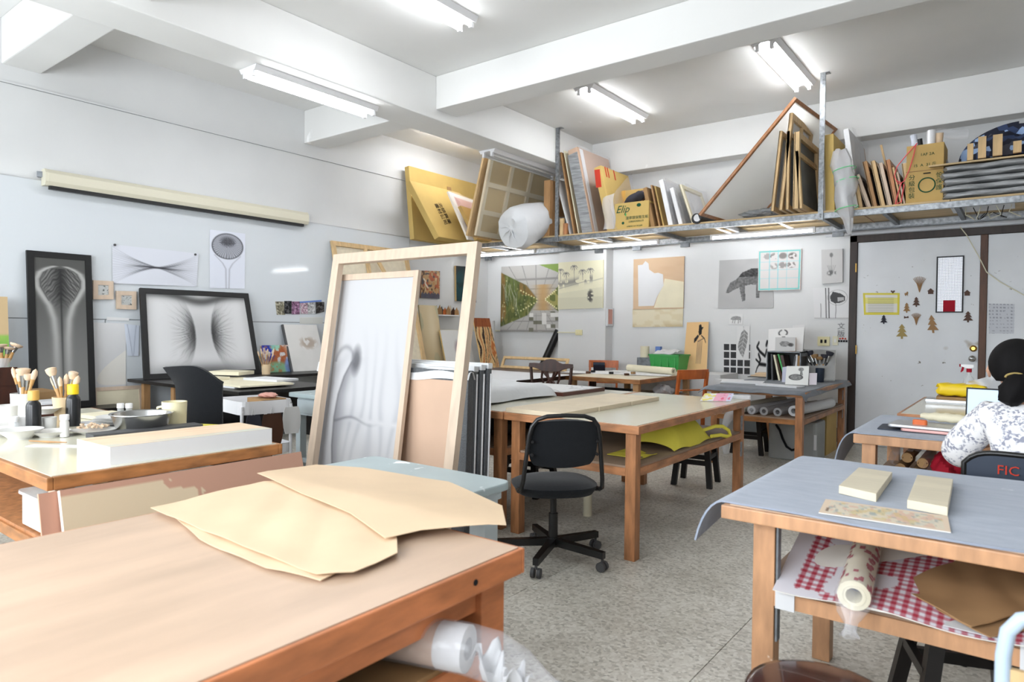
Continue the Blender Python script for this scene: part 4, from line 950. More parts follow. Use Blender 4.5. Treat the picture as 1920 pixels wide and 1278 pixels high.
# boards leaning against the end of the paint table
lb = [V(-2.66, 0.80, 0.73), V(-2.66, 1.86, 0.73), V(-2.52, 1.86, 0.02), V(-2.52, 0.80, 0.02)]
def primed(u, v):
    img = bg_(u, (196, 152, 130)); n = vnoise(u, v, 6, 9, 2)
    m_ = ((u + 0.16*(vnoise(u, v, 5, 16, 5)-0.5)*2 + 0.1*(vnoise(u, v, 30, 9, 8) > 0.55) < 0.44) & (v > 0.03)).astype(float)
    img = mixc(img, m_, (218, 198, 168)); return mixc(img, (n-0.55)*0.5, (206, 164, 142))
picture('primed_board', [V(-2.66, 0.835, 0.722), V(-2.66, 1.80, 0.722), V(-2.49, 1.80, 0.02), V(-2.49, 0.835, 0.02)], lambda u, v: bg_(u, (196, 150, 128)) + (vnoise(u, v, 30, 4, 2)[..., None]-0.5)*16, 30, 20, 0.012, side=(190, 150, 128))
tag(bpy.data.objects['primed_board'], 'red-brown hardboard leaning on the end of the paint table', 'board')
o = picture('primed_board', [V(-2.635, 0.89, 0.728), V(-2.635, 1.86, 0.728), V(-2.43, 1.86, 0.02), V(-2.43, 0.89, 0.02)], primed, 130, 80, 0.022, side=(240, 220, 208)); tag(o, 'hardboard half coated with beige primer, foremost against the paint table', 'board')
# clear box and bowl on the shelf under the paint table
cb = thing('storage_tray', 'translucent white plastic tray under the paint table', 'tray', (-3.1, 1.0, 0.512))
MB().rbox((-2.96, 1.02, 0.58), (0.34, 0.20, 0.12), 0.03).build('body', 'ceramic', cb, bevel=0.004); MB().rbox((-2.96, 1.02, 0.645), (0.36, 0.22, 0.012), 0.03).build('lid', 'cloudy_film', cb)
dish('bowl', 'brown glazed bowl behind the plastic tray under the table', (-3.3, 1.25, 0.513), 0.08, 0.09, 'beige_cup')
# ================================================================== frames and wrapped panels leaning in the middle
def frame_bars(parent, q, w, t, m, name='bar', cross=()):
    """four bars round the quad q (TL,TR,BR,BL), width w inwards, thickness t backwards"""
    q = [Vector(p) for p in q]; n = (q[1]-q[0]).cross(q[3]-q[0]).normalized()
    ux = (q[1]-q[0]).normalized(); uy = (q[3]-q[0]).normalized()
    i = [q[0]+ux*w+uy*w, q[1]-ux*w+uy*w, q[2]-ux*w-uy*w, q[3]+ux*w-uy*w]
    out = []
    for a in range(4):
        b = (a+1) % 4
        out.append(MB().slab([q[a], q[b], i[b], i[a]], t).build(name, m, parent))
    for (f, vert) in cross:
        if vert: a = q[0]*(1-f)+q[1]*f; b = q[3]*(1-f)+q[2]*f; d = ux
        else: a = q[0]*(1-f)+q[3]*f; b = q[1]*(1-f)+q[2]*f; d = uy
        c = (b-a).normalized(); a = a+c*w; b = b-c*w
        MB().slab([a-d*w*0.45, a+d*w*0.45, b+d*w*0.45, b-d*w*0.45] if vert else [a-d*w*0.45, b-d*w*0.45, b+d*w*0.45, a+d*w*0.45], t*0.8).build('cross_bar', m, parent)
    return out
def lean(x0, x1, y0, k, z0, z1): return [V(x0, y0+k*z1, z1), V(x1, y0+k*z1, z1), V(x1, y0+k*z0, z0), V(x0, y0+k*z0, z0)]
st = thing('stretcher_frame', 'large empty pale wooden stretcher frame leaning in front of the wrapped panels', 'stretcher frame', (-3.22, 2.8, 0))
frame_bars(st, lean(-3.91, -2.575, 2.745, 0.152, 0.0, 1.812), 0.07, 0.045, 'new_wood')
# drawing on canvas in a pale frame
cv = thing('framed_drawing', 'tall white canvas with a soft grey swelling form, in a pale pink wood frame', 'framed drawing', (-3.5, 2.85, 0))
qc = lean(-3.965, -3.12, 2.842, 0.142, 0.0, 1.672)
frame_bars(cv, qc, 0.042, 0.028, 'new_wood')
def swell(u, v):
    img = bg_(u, (204, 204, 206))
    # hook-shaped limb running down the left side, strands gathering to a crease
    sp = np.interp(v, [0.26, 0.30, 0.335, 0.36, 0.42, 0.50, 0.60, 0.72, 0.80, 0.85, 0.88], [0.30, 0.345, 0.36, 0.31, 0.235, 0.18, 0.16, 0.175, 0.21, 0.26, 0.29]); d = u-sp
    band = np.clip((v-0.33)*30, 0, 1)*np.clip((0.87-v)*40, 0, 1)
    img = mixc(img, np.clip(d*40+0.5, 0, 1)*np.exp(-(d/0.10)**2)*band*0.55, (100, 100, 106)); img = mixc(img, gauss(d, 0.012)*band*0.5, (80, 80, 84))
    img = mixc(img, gauss(d+0.13, 0.07)*np.clip((v-0.28)*12, 0, 1)*np.clip((0.9-v)*15, 0, 1)*0.30, (150, 150, 156))
    img = mixc(img, blob(u, v, 0.375, 0.35, 0.03, 0.028, 1.8)*0.75, (84, 84, 88)); img = mixc(img, blob(u, v, 0.30, 0.845, 0.045, 0.022, 1.8)*0.75, (84, 84, 88))
    img = mixc(img, gauss(np.hypot((u-0.22)/1.0, (v-0.375)*1.6)-0.13, 0.018)*(v < 0.36)*(u < 0.36)*0.45, (120, 120, 124)); img = mixc(img, gauss(np.hypot(u-0.16, (v-0.83)*1.8)-0.13, 0.025)*(v > 0.84)*0.4, (120, 120, 124))
    img = mixc(img, gauss(v-0.602-0.012*np.sin(u*12), 0.006)*(u > 0.16)*np.clip((0.8-u)*2, 0, 1)*0.6, (96, 96, 102)); img = mixc(img, gauss(v-0.60, 0.05)*(u > 0.16)*np.clip((0.6-u)*2, 0, 1)*0.28, (120, 120, 128))
    for c0, s_ in ((0.60, -1), (0.60, 1)):
        w_ = np.clip((v-c0)*s_*60, 0, 1); a_ = np.hypot((u-0.10), (v-c0)*0.75); n_l = 0.5+0.5*np.sin(a_*44+5*vnoise(u, v, 4, 4, 3)); img = mixc(img, w_*n_l**2*np.clip((u-0.18)*5, 0, 1)*np.clip(1-np.abs(v-c0)*2.4, 0, 1)*0.20, (110, 110, 124))
    return mixc(img, gauss(u, 0.12)*np.clip((v-0.25)*3, 0, 1)*0.22, (140, 140, 144))
ii = 0.042; ux = V(1, 0, 0); uy = (qc[3]-qc[0]).normalized(); nn = (qc[1]-qc[0]).cross(qc[3]-qc[0]).normalized()
picture('canvas', [qc[0]+ux*ii+uy*ii+nn*0.01, qc[1]-ux*ii+uy*ii+nn*0.01, qc[2]-ux*ii-uy*ii+nn*0.01, qc[3]+ux*ii-uy*ii+nn*0.01], swell, 110, 190, 0.008, cv)
# pack of wrapped panels
pk = thing('wrapped_artwork', 'cardboard-faced panel in dark bubble wrap with a white foam rim', 'wrapped panel', (-3.35, 3.05, 0))
def pq(y, x0=-4.10, x1=-2.655, z1=1.045): return lean(x0, x1, y, 0.03, 0.0, z1)
MB().slab(pq(3.012), 0.05).build('bubble_wrap', 'bubble_black', pk, bevel=0.006)
MB().slab([V(-4.02, 3.038, 0.98), V(-2.765, 3.038, 0.98), V(-2.765, 3.009, 0.02), V(-4.02, 3.009, 0.02)], 0.005).build('cardboard_face', 'cardboard_pale', pk)
MB().grid(lambda u, v: (-4.11+1.465*u, 3.035+0.065*v-0.004, 1.05-0.03*(abs(2*v-1))**2+0.012*math.sin(u*17)+(-0.028-0.018*math.sin(u*9+1) if v in (0.0, 1.0) else 0)), 40, 4, 0.004).build('foam_rim', 'white_foam', pk)
MB().tube([(-3.44, 3.033, 0.97), (-3.45, 3.025, 0.6), (-3.435, 3.012, 0.3), (-3.44, 3.005, 0.02)], 0.0025, 6).build('cord', 'caster_grey', pk)
MB().slab([V(-3.62, 3.037, 1.03), V(-3.50, 3.037, 1.03), V(-3.50, 3.033, 0.93), V(-3.62, 3.033, 0.93)], 0.0008).build('clear_tape', 'cloudy_film', pk)
for k in range(3):
    y = 3.072+0.052*k
    pp = thing('wrapped_artwork', ['dark bubble-wrapped panel directly behind the cardboard-faced one', 'third bubble-wrapped panel of the leaning pack', 'rearmost bubble-wrapped panel of the leaning pack, nearest the foam parcel table'][k], 'wrapped panel', (-3.35, y, 0), group='bubble wrapped panels')
    MB().slab(pq(y, -4.12+0.01*k, -2.665+0.012*k, 1.05+0.008*k), 0.042).build('bubble_wrap', 'bubble_black', pp, bevel=0.008)
    MB().slab(lean(-4.12, -2.66+0.012*k, y-0.001, 0.03, 1.035+0.008*k, 1.07+0.008*k), 0.044).build('foam_rim', 'white_foam', pp, bevel=0.006)
    MB().tube([(-2.663+0.012*k, y+0.03+0.03*z, z) for z in (0.02, 0.5, 1.02)], 0.006, 6).build('film_seam', 'foil_white', pp)

# ================================================================== on the two middle tables
for k in range(3):
    x0 = -2.625+0.003*k; y0 = 3.372+0.448*k
    one('blank_board', MB().ab((x0, y0, TZ), (x0+0.42, y0+0.438, TZ+0.028)), 'bass_panel', ['pale wood panel nearest the swivel chair', 'middle pale wood panel on the cream table', 'farthest pale wood panel of the row of three'][k], 'panel', 'row of three pale panels', bevel=0.002)
def foam(u, v):
    x = -3.62+0.67*u; y = 3.42+1.0*v
    e = min(u, 1-u, v, 1-v)*9; h = 0.10*min(1, e)**0.5 if e > 0 else 0
    return (x+0.02*math.sin(9*v), y+0.015*math.sin(7*u), TZ+0.012+h+0.012*math.sin(8*u+3*v)*math.cos(5*v))
one('foam_parcel', MB().grid(foam, 26, 30, 0.01), 'white_foam', 'flat parcel in white foam sheet on the table by the wrapped panels', 'parcel')
dbd = thing('drawing_board', 'dark red-brown board with white drawing paper on it, past the foam parcel', 'board', (-3.3, 4.85, TZ))
MB().ab((-3.64, 4.46, TZ), (-2.9, 5.12, TZ+0.03)).build('board', 'red_brown_table', dbd, bevel=0.003)
def scrib(seed, base=(240, 240, 240), ink=(120, 120, 122), n=6, w=0.008, fade=0.7):
    r_ = random.Random(seed); Ls = []
    for k in range(n):
        x, y = r_.uniform(0.15, 0.8), r_.uniform(0.15, 0.8); p = [(x, y)]
        for j in range(4): x += r_.uniform(-0.18, 0.18); y += r_.uniform(-0.15, 0.15); p.append((x, y))
        Ls.append(p)
    def f(u, v):
        img = bg_(u, base)
        for p in Ls: img = mixc(img, poly_line(u, v, p, w)*fade, ink)
        return img
    return f
picture('paper', [V(-3.62, 5.1, TZ+0.0325), V(-2.915, 5.1, TZ+0.0325), V(-2.915, 4.47, TZ+0.0325), V(-3.62, 4.47, TZ+0.0325)], scrib(3), 40, 36, 0.002, dbd)
# colourful booklet propped on the cream table, white sheets beside it
a = PZ(TZ, 1313, 752); b = PZ(TZ, 1370, 753)
bk_ = [PY(a.y+0.03, 1322, 737), PY(b.y+0.03, 1376, 737), V(b.x, b.y, TZ+0.004), V(a.x, a.y, TZ+0.004)]
def booklet(u, v):
    img = bg_(u, (238, 236, 240)); n = vnoise(u, v, 10, 8, 4)
    img = mixc(img, (u < 0.45)*(n > 0.5)*0.9, (240, 224, 120)); img = mixc(img, ((u > 0.42) & (u < 0.85))*0.75, (244, 160, 188)); img = mixc(img, (u > 0.85)*0.6, (206, 208, 240))
    return mixc(img, ((u > 0.6) & (n > 0.68))*0.7, (232, 90, 120))
o = picture('booklet', bk_, booklet, 40, 24, 0.012); tag(o, 'pink and yellow patterned booklet propped on the cream table', 'booklet')
p = PZ(TZ, 1372, 748); one('paper_pad', MB().rbox((p.x+0.03, p.y+0.10, TZ+0.012), (0.16, 0.12, 0.024), 0.02, rz=R(20)), 'white_paper', 'small white pad behind the patterned booklet', 'pad')
# yellow bag on the shelf under the cream table
yb_ = thing('yellow_bag', 'bright yellow cloth bag on the shelf under the cream table', 'bag', (-1.9, 4.4, 0.533))
def ybag(u, v):
    y = 4.0+0.62*u; e = min(1, min(u, 1-u)*5+0.25); x = -2.10+0.34*v
    return (x, y, 0.535+0.16*e*math.sin(math.pi*min(1, max(0, v)))**0.6+0.01*math.sin(9*u))
MB().grid(ybag, 18, 14, 0.004).build('body', 'yellow_fabric', yb_)
hp = [(-1.80, 4.52, 0.60), (-1.73, 4.62, 0.63), (-1.715, 4.72, 0.62), (-1.70, 4.80, 0.585), (-1.695, 4.82, 0.545), (-1.70, 4.76, 0.545), (-1.72, 4.70, 0.56), (-1.75, 4.60, 0.56)]
MB().tube(hp, 0.013, 8).build('handle', 'yellow_fabric', yb_)
one('film_packet', MB().grid(lambda u, v: (-2.03+0.22*u, 3.62+0.24*v, 0.536+0.012*math.sin(6*u)*math.sin(5*v)**2+0.004), 10, 10, 0.003), 'tape_yellow', 'flat yellow film packet under the near end of the cream table', 'packet')
# dark cushions slung on a stool under the foam parcel table
def cush(u, v):
    a = 2*math.pi*u; b_ = math.pi*(v-0.5); f = lambda t: math.copysign(abs(t)**0.6, t)
    return (0.17*f(math.cos(a))*f(math.cos(b_)), 0.17*f(math.sin(a))*f(math.cos(b_)), 0.06*f(math.sin(b_)))
one('cushion', MB(Matrix.Translation((-3.12, 4.35, 0.51))).grid(cush, 24, 12), 'cloth_dark', 'dark denim cushion on the stool under the foam parcel table', 'cushion')
one('cushion', MB(Matrix.Translation((-3.05, 3.85, 0.598))).grid(cush, 24, 12), 'caster_grey', 'dark bundle on the shelf under the foam parcel table', 'cushion')
one('spray_can', MB(Matrix.Translation((-2.42, 4.05, 0))).lathe([(0, 0), (0.03, 0), (0.03, 0.2), (0.012, 0.215), (0.012, 0.24), (0, 0.24)], (0, 0, 0), 18), 'cream_paper', 'white spray can on the floor under the cream table', 'can')

# ================================================================== right foreground table: felt, blocks, strip, shelf load
def felt(name, label, x0, x1, y0, y1, z, m, drop=0.17, left=True, wav=0.012, seed=0, curl=0.13):
    def fn(u, v):
        # u across x, first part hangs over the left edge as a soft curl
        s = u*(x1-x0+drop); y = y0+(y1-y0)*v + wav*math.sin(8*u*(x1-x0)+seed)*(1-v)*(1 if v < 0.02 else 0.3)
        if s < drop:
            k = (drop-s)/drop; d_ = drop*(0.25+0.75*(1-v)**0.8)
            kk = k*d_
            x = x0 - curl*math.sin(min(1.45, kk/curl*0.8))*0.8; zz = z - 0.62*kk*kk/curl
            return (x, y, zz)
        return (x0+s-drop, y, z+0.0012*math.sin(20*s+9*v))
    return one(name, MB().grid(fn, 70, 30, 0.006), m, label, 'felt cover')
felt('felt_cover', 'light blue-grey felt over the right foreground table', -0.735, 0.9, 2.035, 2.995, TZ+0.0075, 'felt_light', drop=0.17)
felt('felt_cover', 'grey felt over the table where the person sits', -0.715, 1.1, 3.90, 4.835, TZ+0.0075, 'felt_dark' if 0 else 'felt_light', drop=0.24, seed=2)
ZF = TZ+0.008
def block(px4, label, z=ZF+0.026):
    q = [PZ(z, x, y) for x, y in px4]; return one('wood_block', MB().prism([V(p.x, p.y, ZF+0.001) for p in q], (0, 0, 0.026)), 'basswood', label, 'wood block', 'pale wood blocks on the felt', bevel=0.0015)
block(((1573, 910), (1643, 926), (1673, 885), (1610, 876)), 'left pale wood block on the felt table')
block(((1701, 937), (1777, 951), (1787, 898), (1720, 890)), 'right pale wood block on the felt table')
q = [PZ(ZF+0.004, x, y) for x, y in ((1548, 935), (1777, 967), (1783, 997), (1535, 960))]
def strip_art(u, v):
    img = bg_(u, (236, 214, 190)); n = vnoise(u, v, 16, 5, 9); k = ((u > 0.06) & (u < 0.96) & (v > 0.12) & (v < 0.88)).astype(float)
    img = mixc(img, k*0.6, (226, 220, 200)); img = mixc(img, k*(n > 0.62)*0.4, (196, 200, 192)); img = mixc(img, k*(vnoise(u, v, 22, 7, 3) > 0.68)*0.4, (222, 160, 140))
    img = mixc(img, k*(vnoise(u, v, 18, 6, 12) > 0.74)*0.45, (216, 190, 120)); img = mixc(img, k*(vnoise(u, v, 30, 8, 21) > 0.80)*0.4, (120, 140, 150))
    return mixc(img, ((u > 0.045) & (u < 0.075) & (v > 0.6) & (v < 0.85))*0.8, (120, 96, 84))
o = picture('painted_strip', q, strip_art, 80, 16, 0.003); tag(o, 'long narrow painted strip in pink and cream on the felt table', 'painting')
# gingham cloth on the shelf: flat printed white cloth with red checks
ZSH = 0.528
def gingham(u, v):
    img = bg_(u, (238, 236, 244)); x = u*44; y = v*36
    k = (vnoise(u, v, 7, 6, 6) > 0.40).astype(float)*((u > 0.08))
    ch = (((np.floor(x)+0) % 2 < 1) & ((np.floor(y)) % 2 < 2)).astype(float)*0.55 + (((np.floor(x)) % 2 < 1) & ((np.floor(y)) % 2 < 1))*0.35 + (((np.floor(x)) % 2 >= 1) & ((np.floor(y)) % 2 < 1))*0.45
    return mixc(img, k*ch, (176, 44, 62))
o = picture('gingham_cloth', [V(-0.62, 2.62, ZSH+0.10), V(0.02, 2.62, ZSH+0.05), V(0.02, 2.045, ZSH+0.008), V(-0.585, 2.045, ZSH+0.008)], gingham, 132, 108, 0.003, warp=lambda u, v: 0.008*math.sin(9*u+4*v)+0.008)
tag(o, 'white cloth with red gingham patches on the shelf of the right foreground table', 'cloth')
pr = roll('printed_roll', 'red and white printed paper roll in a knotted clear bag sticking out from the shelf', (-0.40, 2.42, 0.605), (-0.365, 2.03, 0.578), 0.042, 'cream_paper', bag=0.085, knot=V(0.0, -0.0, -0.055))
def rollprint():
    mb = MB(); r_ = random.Random(5); d = (V(-0.365, 2.03, 0.578)-V(-0.40, 2.42, 0.605)); dn = d.normalized(); sx = dn.cross(V(0, 0, 1)).normalized(); up = sx.cross(dn)
    for k in range(46):
        f = r_.uniform(0.05, 0.97); a = r_.uniform(0.2, 2.94); c = V(-0.40, 2.42, 0.605)+d*f; n = sx*math.cos(a)+up*math.sin(a); t = dn.cross(n)
        s1, s2 = r_.uniform(0.006, 0.016), r_.uniform(0.004, 0.009); p = c+n*0.0425
        mb.add([p-dn*s1-t*s2, p+dn*s1-t*s2, p+dn*s1+t*s2, p-dn*s1+t*s2], [(0, 1, 2, 3)])
    return mb
rollprint().build('red_print', 'red_fabric', pr)
kp = [V(-0.30, 2.66, ZSH+0.05), V(0.06, 2.66, ZSH+0.05), V(0.04, 2.15, ZSH+0.03), V(-0.12, 2.055, ZSH+0.03)]
sheet('kraft_fold', 'folded brown kraft paper on the shelf of the right foreground table', 'paper', [V(-0.29, 2.22, ZSH+0.04), V(-0.10, 2.055, ZSH+0.03), V(0.09, 2.30, ZSH+0.06), V(-0.10, 2.62, ZSH+0.08)], 'kraft_brown', amp=0.006, thick=0.004)
sheet('kraft_fold', 'lower brown kraft sheet peeking out under the folded one', 'paper', [V(-0.26, 2.20, ZSH+0.028), V(-0.06, 2.04, ZSH+0.02), V(0.12, 2.27, ZSH+0.03), V(-0.06, 2.60, ZSH+0.05)], 'kraft_brown', amp=0.004, thick=0.003, seed=4)
sheet('white_sheet', 'white paper sheets on the right end of the shelf', 'paper', [V(-0.16, 2.06, ZSH+0.015), V(0.35, 2.045, ZSH+0.012), V(0.35, 2.5, ZSH+0.02), V(-0.1, 2.4, ZSH+0.02)], 'white_paper', amp=0.003)
roll('paper_roll', 'white paper roll at the right end of the foreground shelf', (0.10, 2.45, 0.585), (0.055, 2.06, 0.585), 0.045, 'white_paper')
one('tissue_scrap', MB(Matrix.Translation(PZ(0.004, 1500, 1132))).grid(lambda u, v: (0.045*math.cos(6.28*u)*v*(1+0.3*math.sin(12*u)), 0.032*math.sin(6.28*u)*v, 0.02*(1-v)+0.006*abs(math.sin(9*u))), 14, 4, 0.001), 'white_paper', 'crumpled white tissue scrap lying on the floor', 'tissue')

# ================================================================== the person's table and the one beyond
ta = PZ(ZF+0.012, 1664, 792); 
lp = thing('closed_laptop', 'closed silver laptop on the felt by the person', 'laptop', (-0.45, 4.28, ZF))
MB().rbox((-0.40, 4.19, ZF+0.028), (0.36, 0.25, 0.014), 0.02, rz=R(-4)).build('lid', 'aluminium', lp, bevel=0.003)
tb = thing('tablet_case', 'rose pink tablet under the closed silver laptop', 'tablet', (-0.44, 4.1, ZF))
MB().rbox((-0.37, 4.165, ZF+0.012), (0.30, 0.22, 0.014), 0.02, rz=R(-3)).build('body', 'rose_gold', tb, bevel=0.003)
MB().rbox((-0.46, 4.20, ZF+0.0035), (0.36, 0.25, 0.005), 0.02, rz=R(2)).build('dark_cover', 'navy', tb)
c = PZ(ZF+0.01, 1726, 803); one('earbud_case', MB().rbox((c.x, c.y-0.03, ZF+0.031), (0.068, 0.03, 0.06), 0.012, rz=R(-5)), 'orange_case', 'small orange earphone case on the felt', 'case', bevel=0.008)
def pouch(u, v):
    a = 2*math.pi*v; x = 0.26*(u-0.5); r_ = 0.028*math.sin(math.pi*min(1, max(0, u*0.94+0.05)))**0.4
    return (x, r_*1.3*math.cos(a), 0.03+r_*math.sin(a)*0.9+0.002*math.sin(30*u))
one('pencil_pouch', MB(Matrix.Translation((-0.33, 4.30, ZF+0.036)) @ Matrix.Rotation(R(-8), 4, 'Z')).grid(pouch, 20, 12), 'cream_paper', 'long cream cloth pencil pouch on the closed laptop', 'pouch')
# open laptop, partly hidden by the person
ol = thing('open_laptop', 'open laptop with a pale blue screen in front of the person', 'laptop', (-0.05, 4.72, ZF))
MB().rbox((-0.06, 4.55, ZF+0.008), (0.33, 0.22, 0.014), 0.015).build('base', 'caster_grey', ol)
y_ = 4.69; sa, sb = PY(y_, 1811, 723), PY(y_+0.0, 1811, 765)
MB().slab([V(sa.x, y_+0.05, 0.985), V(sa.x+0.36, y_+0.05, 0.985), V(sa.x+0.36, y_, ZF+0.015), V(sa.x, y_, ZF+0.015)], 0.007).build('lid', 'black_plastic', ol)
sc = MB().slab([V(sa.x+0.008, y_+0.0475, 0.976), V(sa.x+0.352, y_+0.0475, 0.976), V(sa.x+0.352, y_-0.001, ZF+0.03), V(sa.x+0.008, y_-0.001, ZF+0.03)], 0.0005).build('screen', 'laptop_screen', ol)
text('screen_text', 'today', 0.016, (sa.x+0.07, y_+0.006, 0.835), (1, 0, 0), (0, 0.2, 1), 'ink', ol)
# beyond: books, tissue packet, spray bottle
for k, (z0, w, d, h, m, lab, ox) in enumerate(((0, 0.33, 0.22, 0.012, 'white_paper', 'white magazine at the bottom of the book pile under the tissue packet', 0), (0.0125, 0.34, 0.22, 0.02, 'aluminium', 'pale grey hardcover book in the middle of the book pile', 0.0), (0.033, 0.27, 0.20, 0.022, 'cardboard_dark', 'brown book on top of the book pile under the tissue packet', 0.035))):
    one('book', MB().rbox((-0.44+ox, 6.05, TZ+z0+h/2), (w, d, h), 0.004, rz=R(2)), m, lab, 'book', 'book pile by the door', bevel=0.0015)
tp = thing('tissue_packet', 'yellow plastic tissue packet with a tissue pulled out', 'tissue packet', (-0.38, 6.05, TZ+0.056))
def pkt(u, v):
    a = 2*math.pi*v; f = lambda t: math.copysign(abs(t)**0.45, t); x = 0.31*(u-0.5); e = min(1, min(u, 1-u)*14+0.35)
    return (x+0.008*math.sin(5*a), 0.075*f(math.cos(a))*e, 0.05+0.046*f(math.sin(a))*e+0.004*math.sin(20*u+3*a))
pw = MB(Matrix.Translation((-0.385, 6.04, TZ+0.057))).grid(pkt, 24, 20).build('wrapper', 'yellow_cap', tp)
MB(Matrix.Translation((-0.385, 6.04, TZ+0.057))).grid(lambda u, v: (0.06+0.09*u, -0.0765-0.001, 0.03+0.05*v-0.03*u), 3, 3).build('white_print', 'white_paper', tp)
MB().grid(lambda u, v: (-0.37+0.16*u+0.03*v, 6.03+0.03*math.sin(6*u+3*v), TZ+0.145+0.085*v*(0.35+0.65*u)), 10, 8, 0.001).build('tissue', 'white_paper', tp)
sb_ = Vector((-0.36, 6.38, TZ)); sp_ = thing('spray_bottle', 'clear spray bottle with a red and white trigger by the door', 'spray bottle', sb_)
Ls = Matrix.Translation(sb_)
MB(Ls).lathe([(0, 0), (0.04, 0), (0.042, 0.12), (0.035, 0.17), (0.014, 0.20), (0.014, 0.235), (0, 0.235)], (0, 0, 0), 20).build('bottle', 'clear_bottle', sp_)
MB(Ls).lathe([(0, 0.225), (0.018, 0.225), (0.018, 0.255), (0, 0.255)], (0, 0, 0), 16).build('collar', 'red_fabric', sp_)
MB(Ls).prism([(-0.055, -0.012, 0.285), (0.03, -0.012, 0.285), (0.03, -0.012, 0.265), (0.015, -0.012, 0.255), (-0.015, -0.012, 0.255), (-0.055, -0.012, 0.272)], (0, 0.024, 0)).build('head', 'white_enamel', sp_)
MB(Ls).prism([(-0.045, -0.006, 0.272), (-0.03, -0.006, 0.27), (-0.038, -0.006, 0.235), (-0.052, -0.006, 0.222), (-0.056, -0.006, 0.225)], (0, 0.012, 0)).build('trigger', 'red_fabric', sp_)
one('nozzle_tape', MB(Ls).ab((-0.064, -0.012, 0.266), (-0.0555, 0.012, 0.287)), 'red_fabric', 'red nozzle tip of the clear spray bottle', 'nozzle') if 0 else MB(Ls).ab((-0.064, -0.012, 0.266), (-0.0555, 0.012, 0.287)).build('nozzle', 'red_fabric', sp_)
# bags under the person's table
bb = thing('tube_bag', 'clear plastic bag of cardboard tubes under the person’s table'.replace('’', "'"), 'bag', (-0.45, 4.2, 0.513))
tubes = [(-0.52, 0.585), (-0.45, 0.565), (-0.42, 0.625), (-0.49, 0.645)]
for x, z in tubes:
    MB().tube([(x, 4.45, z), (x, 4.06, z), (x, 4.0595, z), (x, 4.2, z)], [0.026, 0.026, 0.018, 0.018], 16, cap=False).build('cardboard_tube', 'cardboard_dark', bb)
def bagf(u, v):
    a = 2*math.pi*u; r_ = 0.115*(0.35+0.65*math.sin(math.pi*min(0.99, 0.12+0.8*v))); return (-0.475+r_*math.cos(a)+0.012*math.sin(9*a), 4.02+0.42*v, 0.632+r_*0.9*math.sin(a)+0.01*math.sin(7*a+9*v))
MB().grid(bagf, 26, 10).build('film', 'clear_film', bb)
def lump(name, label, c, s, m, seed, cat='cloth'):
    r_ = random.Random(seed); ph = [r_.uniform(0, 6) for _ in range(6)]
    def fn(u, v):
        a = 2*math.pi*u; b_ = math.pi*(v-0.5); k = 1+0.13*math.sin(3*a+ph[0])*math.cos(2*b_+ph[1])+0.09*math.sin(5*a+ph[2]+4*b_)
        k += 0.10*math.sin(9*a+ph[3]+5*b_)*math.sin(6*b_+ph[4])
        return (c[0]+s[0]*k*math.cos(a)*math.cos(b_), c[1]+s[1]*k*math.sin(a)*math.cos(b_), c[2]+s[2]*(1+k*math.sin(b_)))
    return one(name, MB().grid(fn, 34, 22), m, label, cat)
lump('red_cloth', 'crumpled bright red bag under the person\'s table', (-0.31, 4.12, 0.513), (0.075, 0.10, 0.085), 'red_fabric', 4)
lump('green_cloth', 'dark green bag beside the red one under the table', (-0.16, 4.10, 0.513), (0.07, 0.08, 0.045), 'teal_green', 9)
bl = MB().tube([(-0.80, 4.75, 0.0), (-0.765, 4.35, 0.40), (-0.745, 4.2, 0.72)], 0.012, 8); one('black_strap', MB().bar((-0.69, 4.62, 0.02), (-0.66, 4.62, 0.5), 0.02, 0.012), 'black_plastic', 'black pole with white lettering hanging behind the felt edge', 'pole')
# ================================================================== left wall: framed drawings and pinned papers
def qx(X, *pp): return [PX(X, x, y) for x, y in pp]
def qy(Y, *pp): return [PY(Y, x, y) for x, y in pp]
def hang(name, label, cat, q, fn, nu=40, nv=40, thick=0.004, m='print', side=(225, 222, 215), group=None, warp=None):
    return tag(picture(name, q, fn, nu, nv, thick, m=m, side=side, warp=warp), label, cat, group)
def framed(name, label, q, w, fm, fn, nu, nv, t=0.03):
    q = [Vector(p) for p in q]; b = min(q, key=lambda p: p.z)
    th = thing(name, label, 'framed drawing', (sum(p.x for p in q)/4, sum(p.y for p in q)/4, min(p.z for p in q)))
    frame_bars(th, q, w, t, fm, 'frame_bar')
    ux = (q[1]-q[0]).normalized(); uy = (q[3]-q[0]).normalized(); n = ux.cross(uy).normalized()
    picture('drawing', [q[0]+ux*w+uy*w+n*0.008, q[1]-ux*w+uy*w+n*0.008, q[2]-ux*w-uy*w+n*0.008, q[3]+ux*w-uy*w+n*0.008], fn, nu, nv, 0.006, th)
    return th
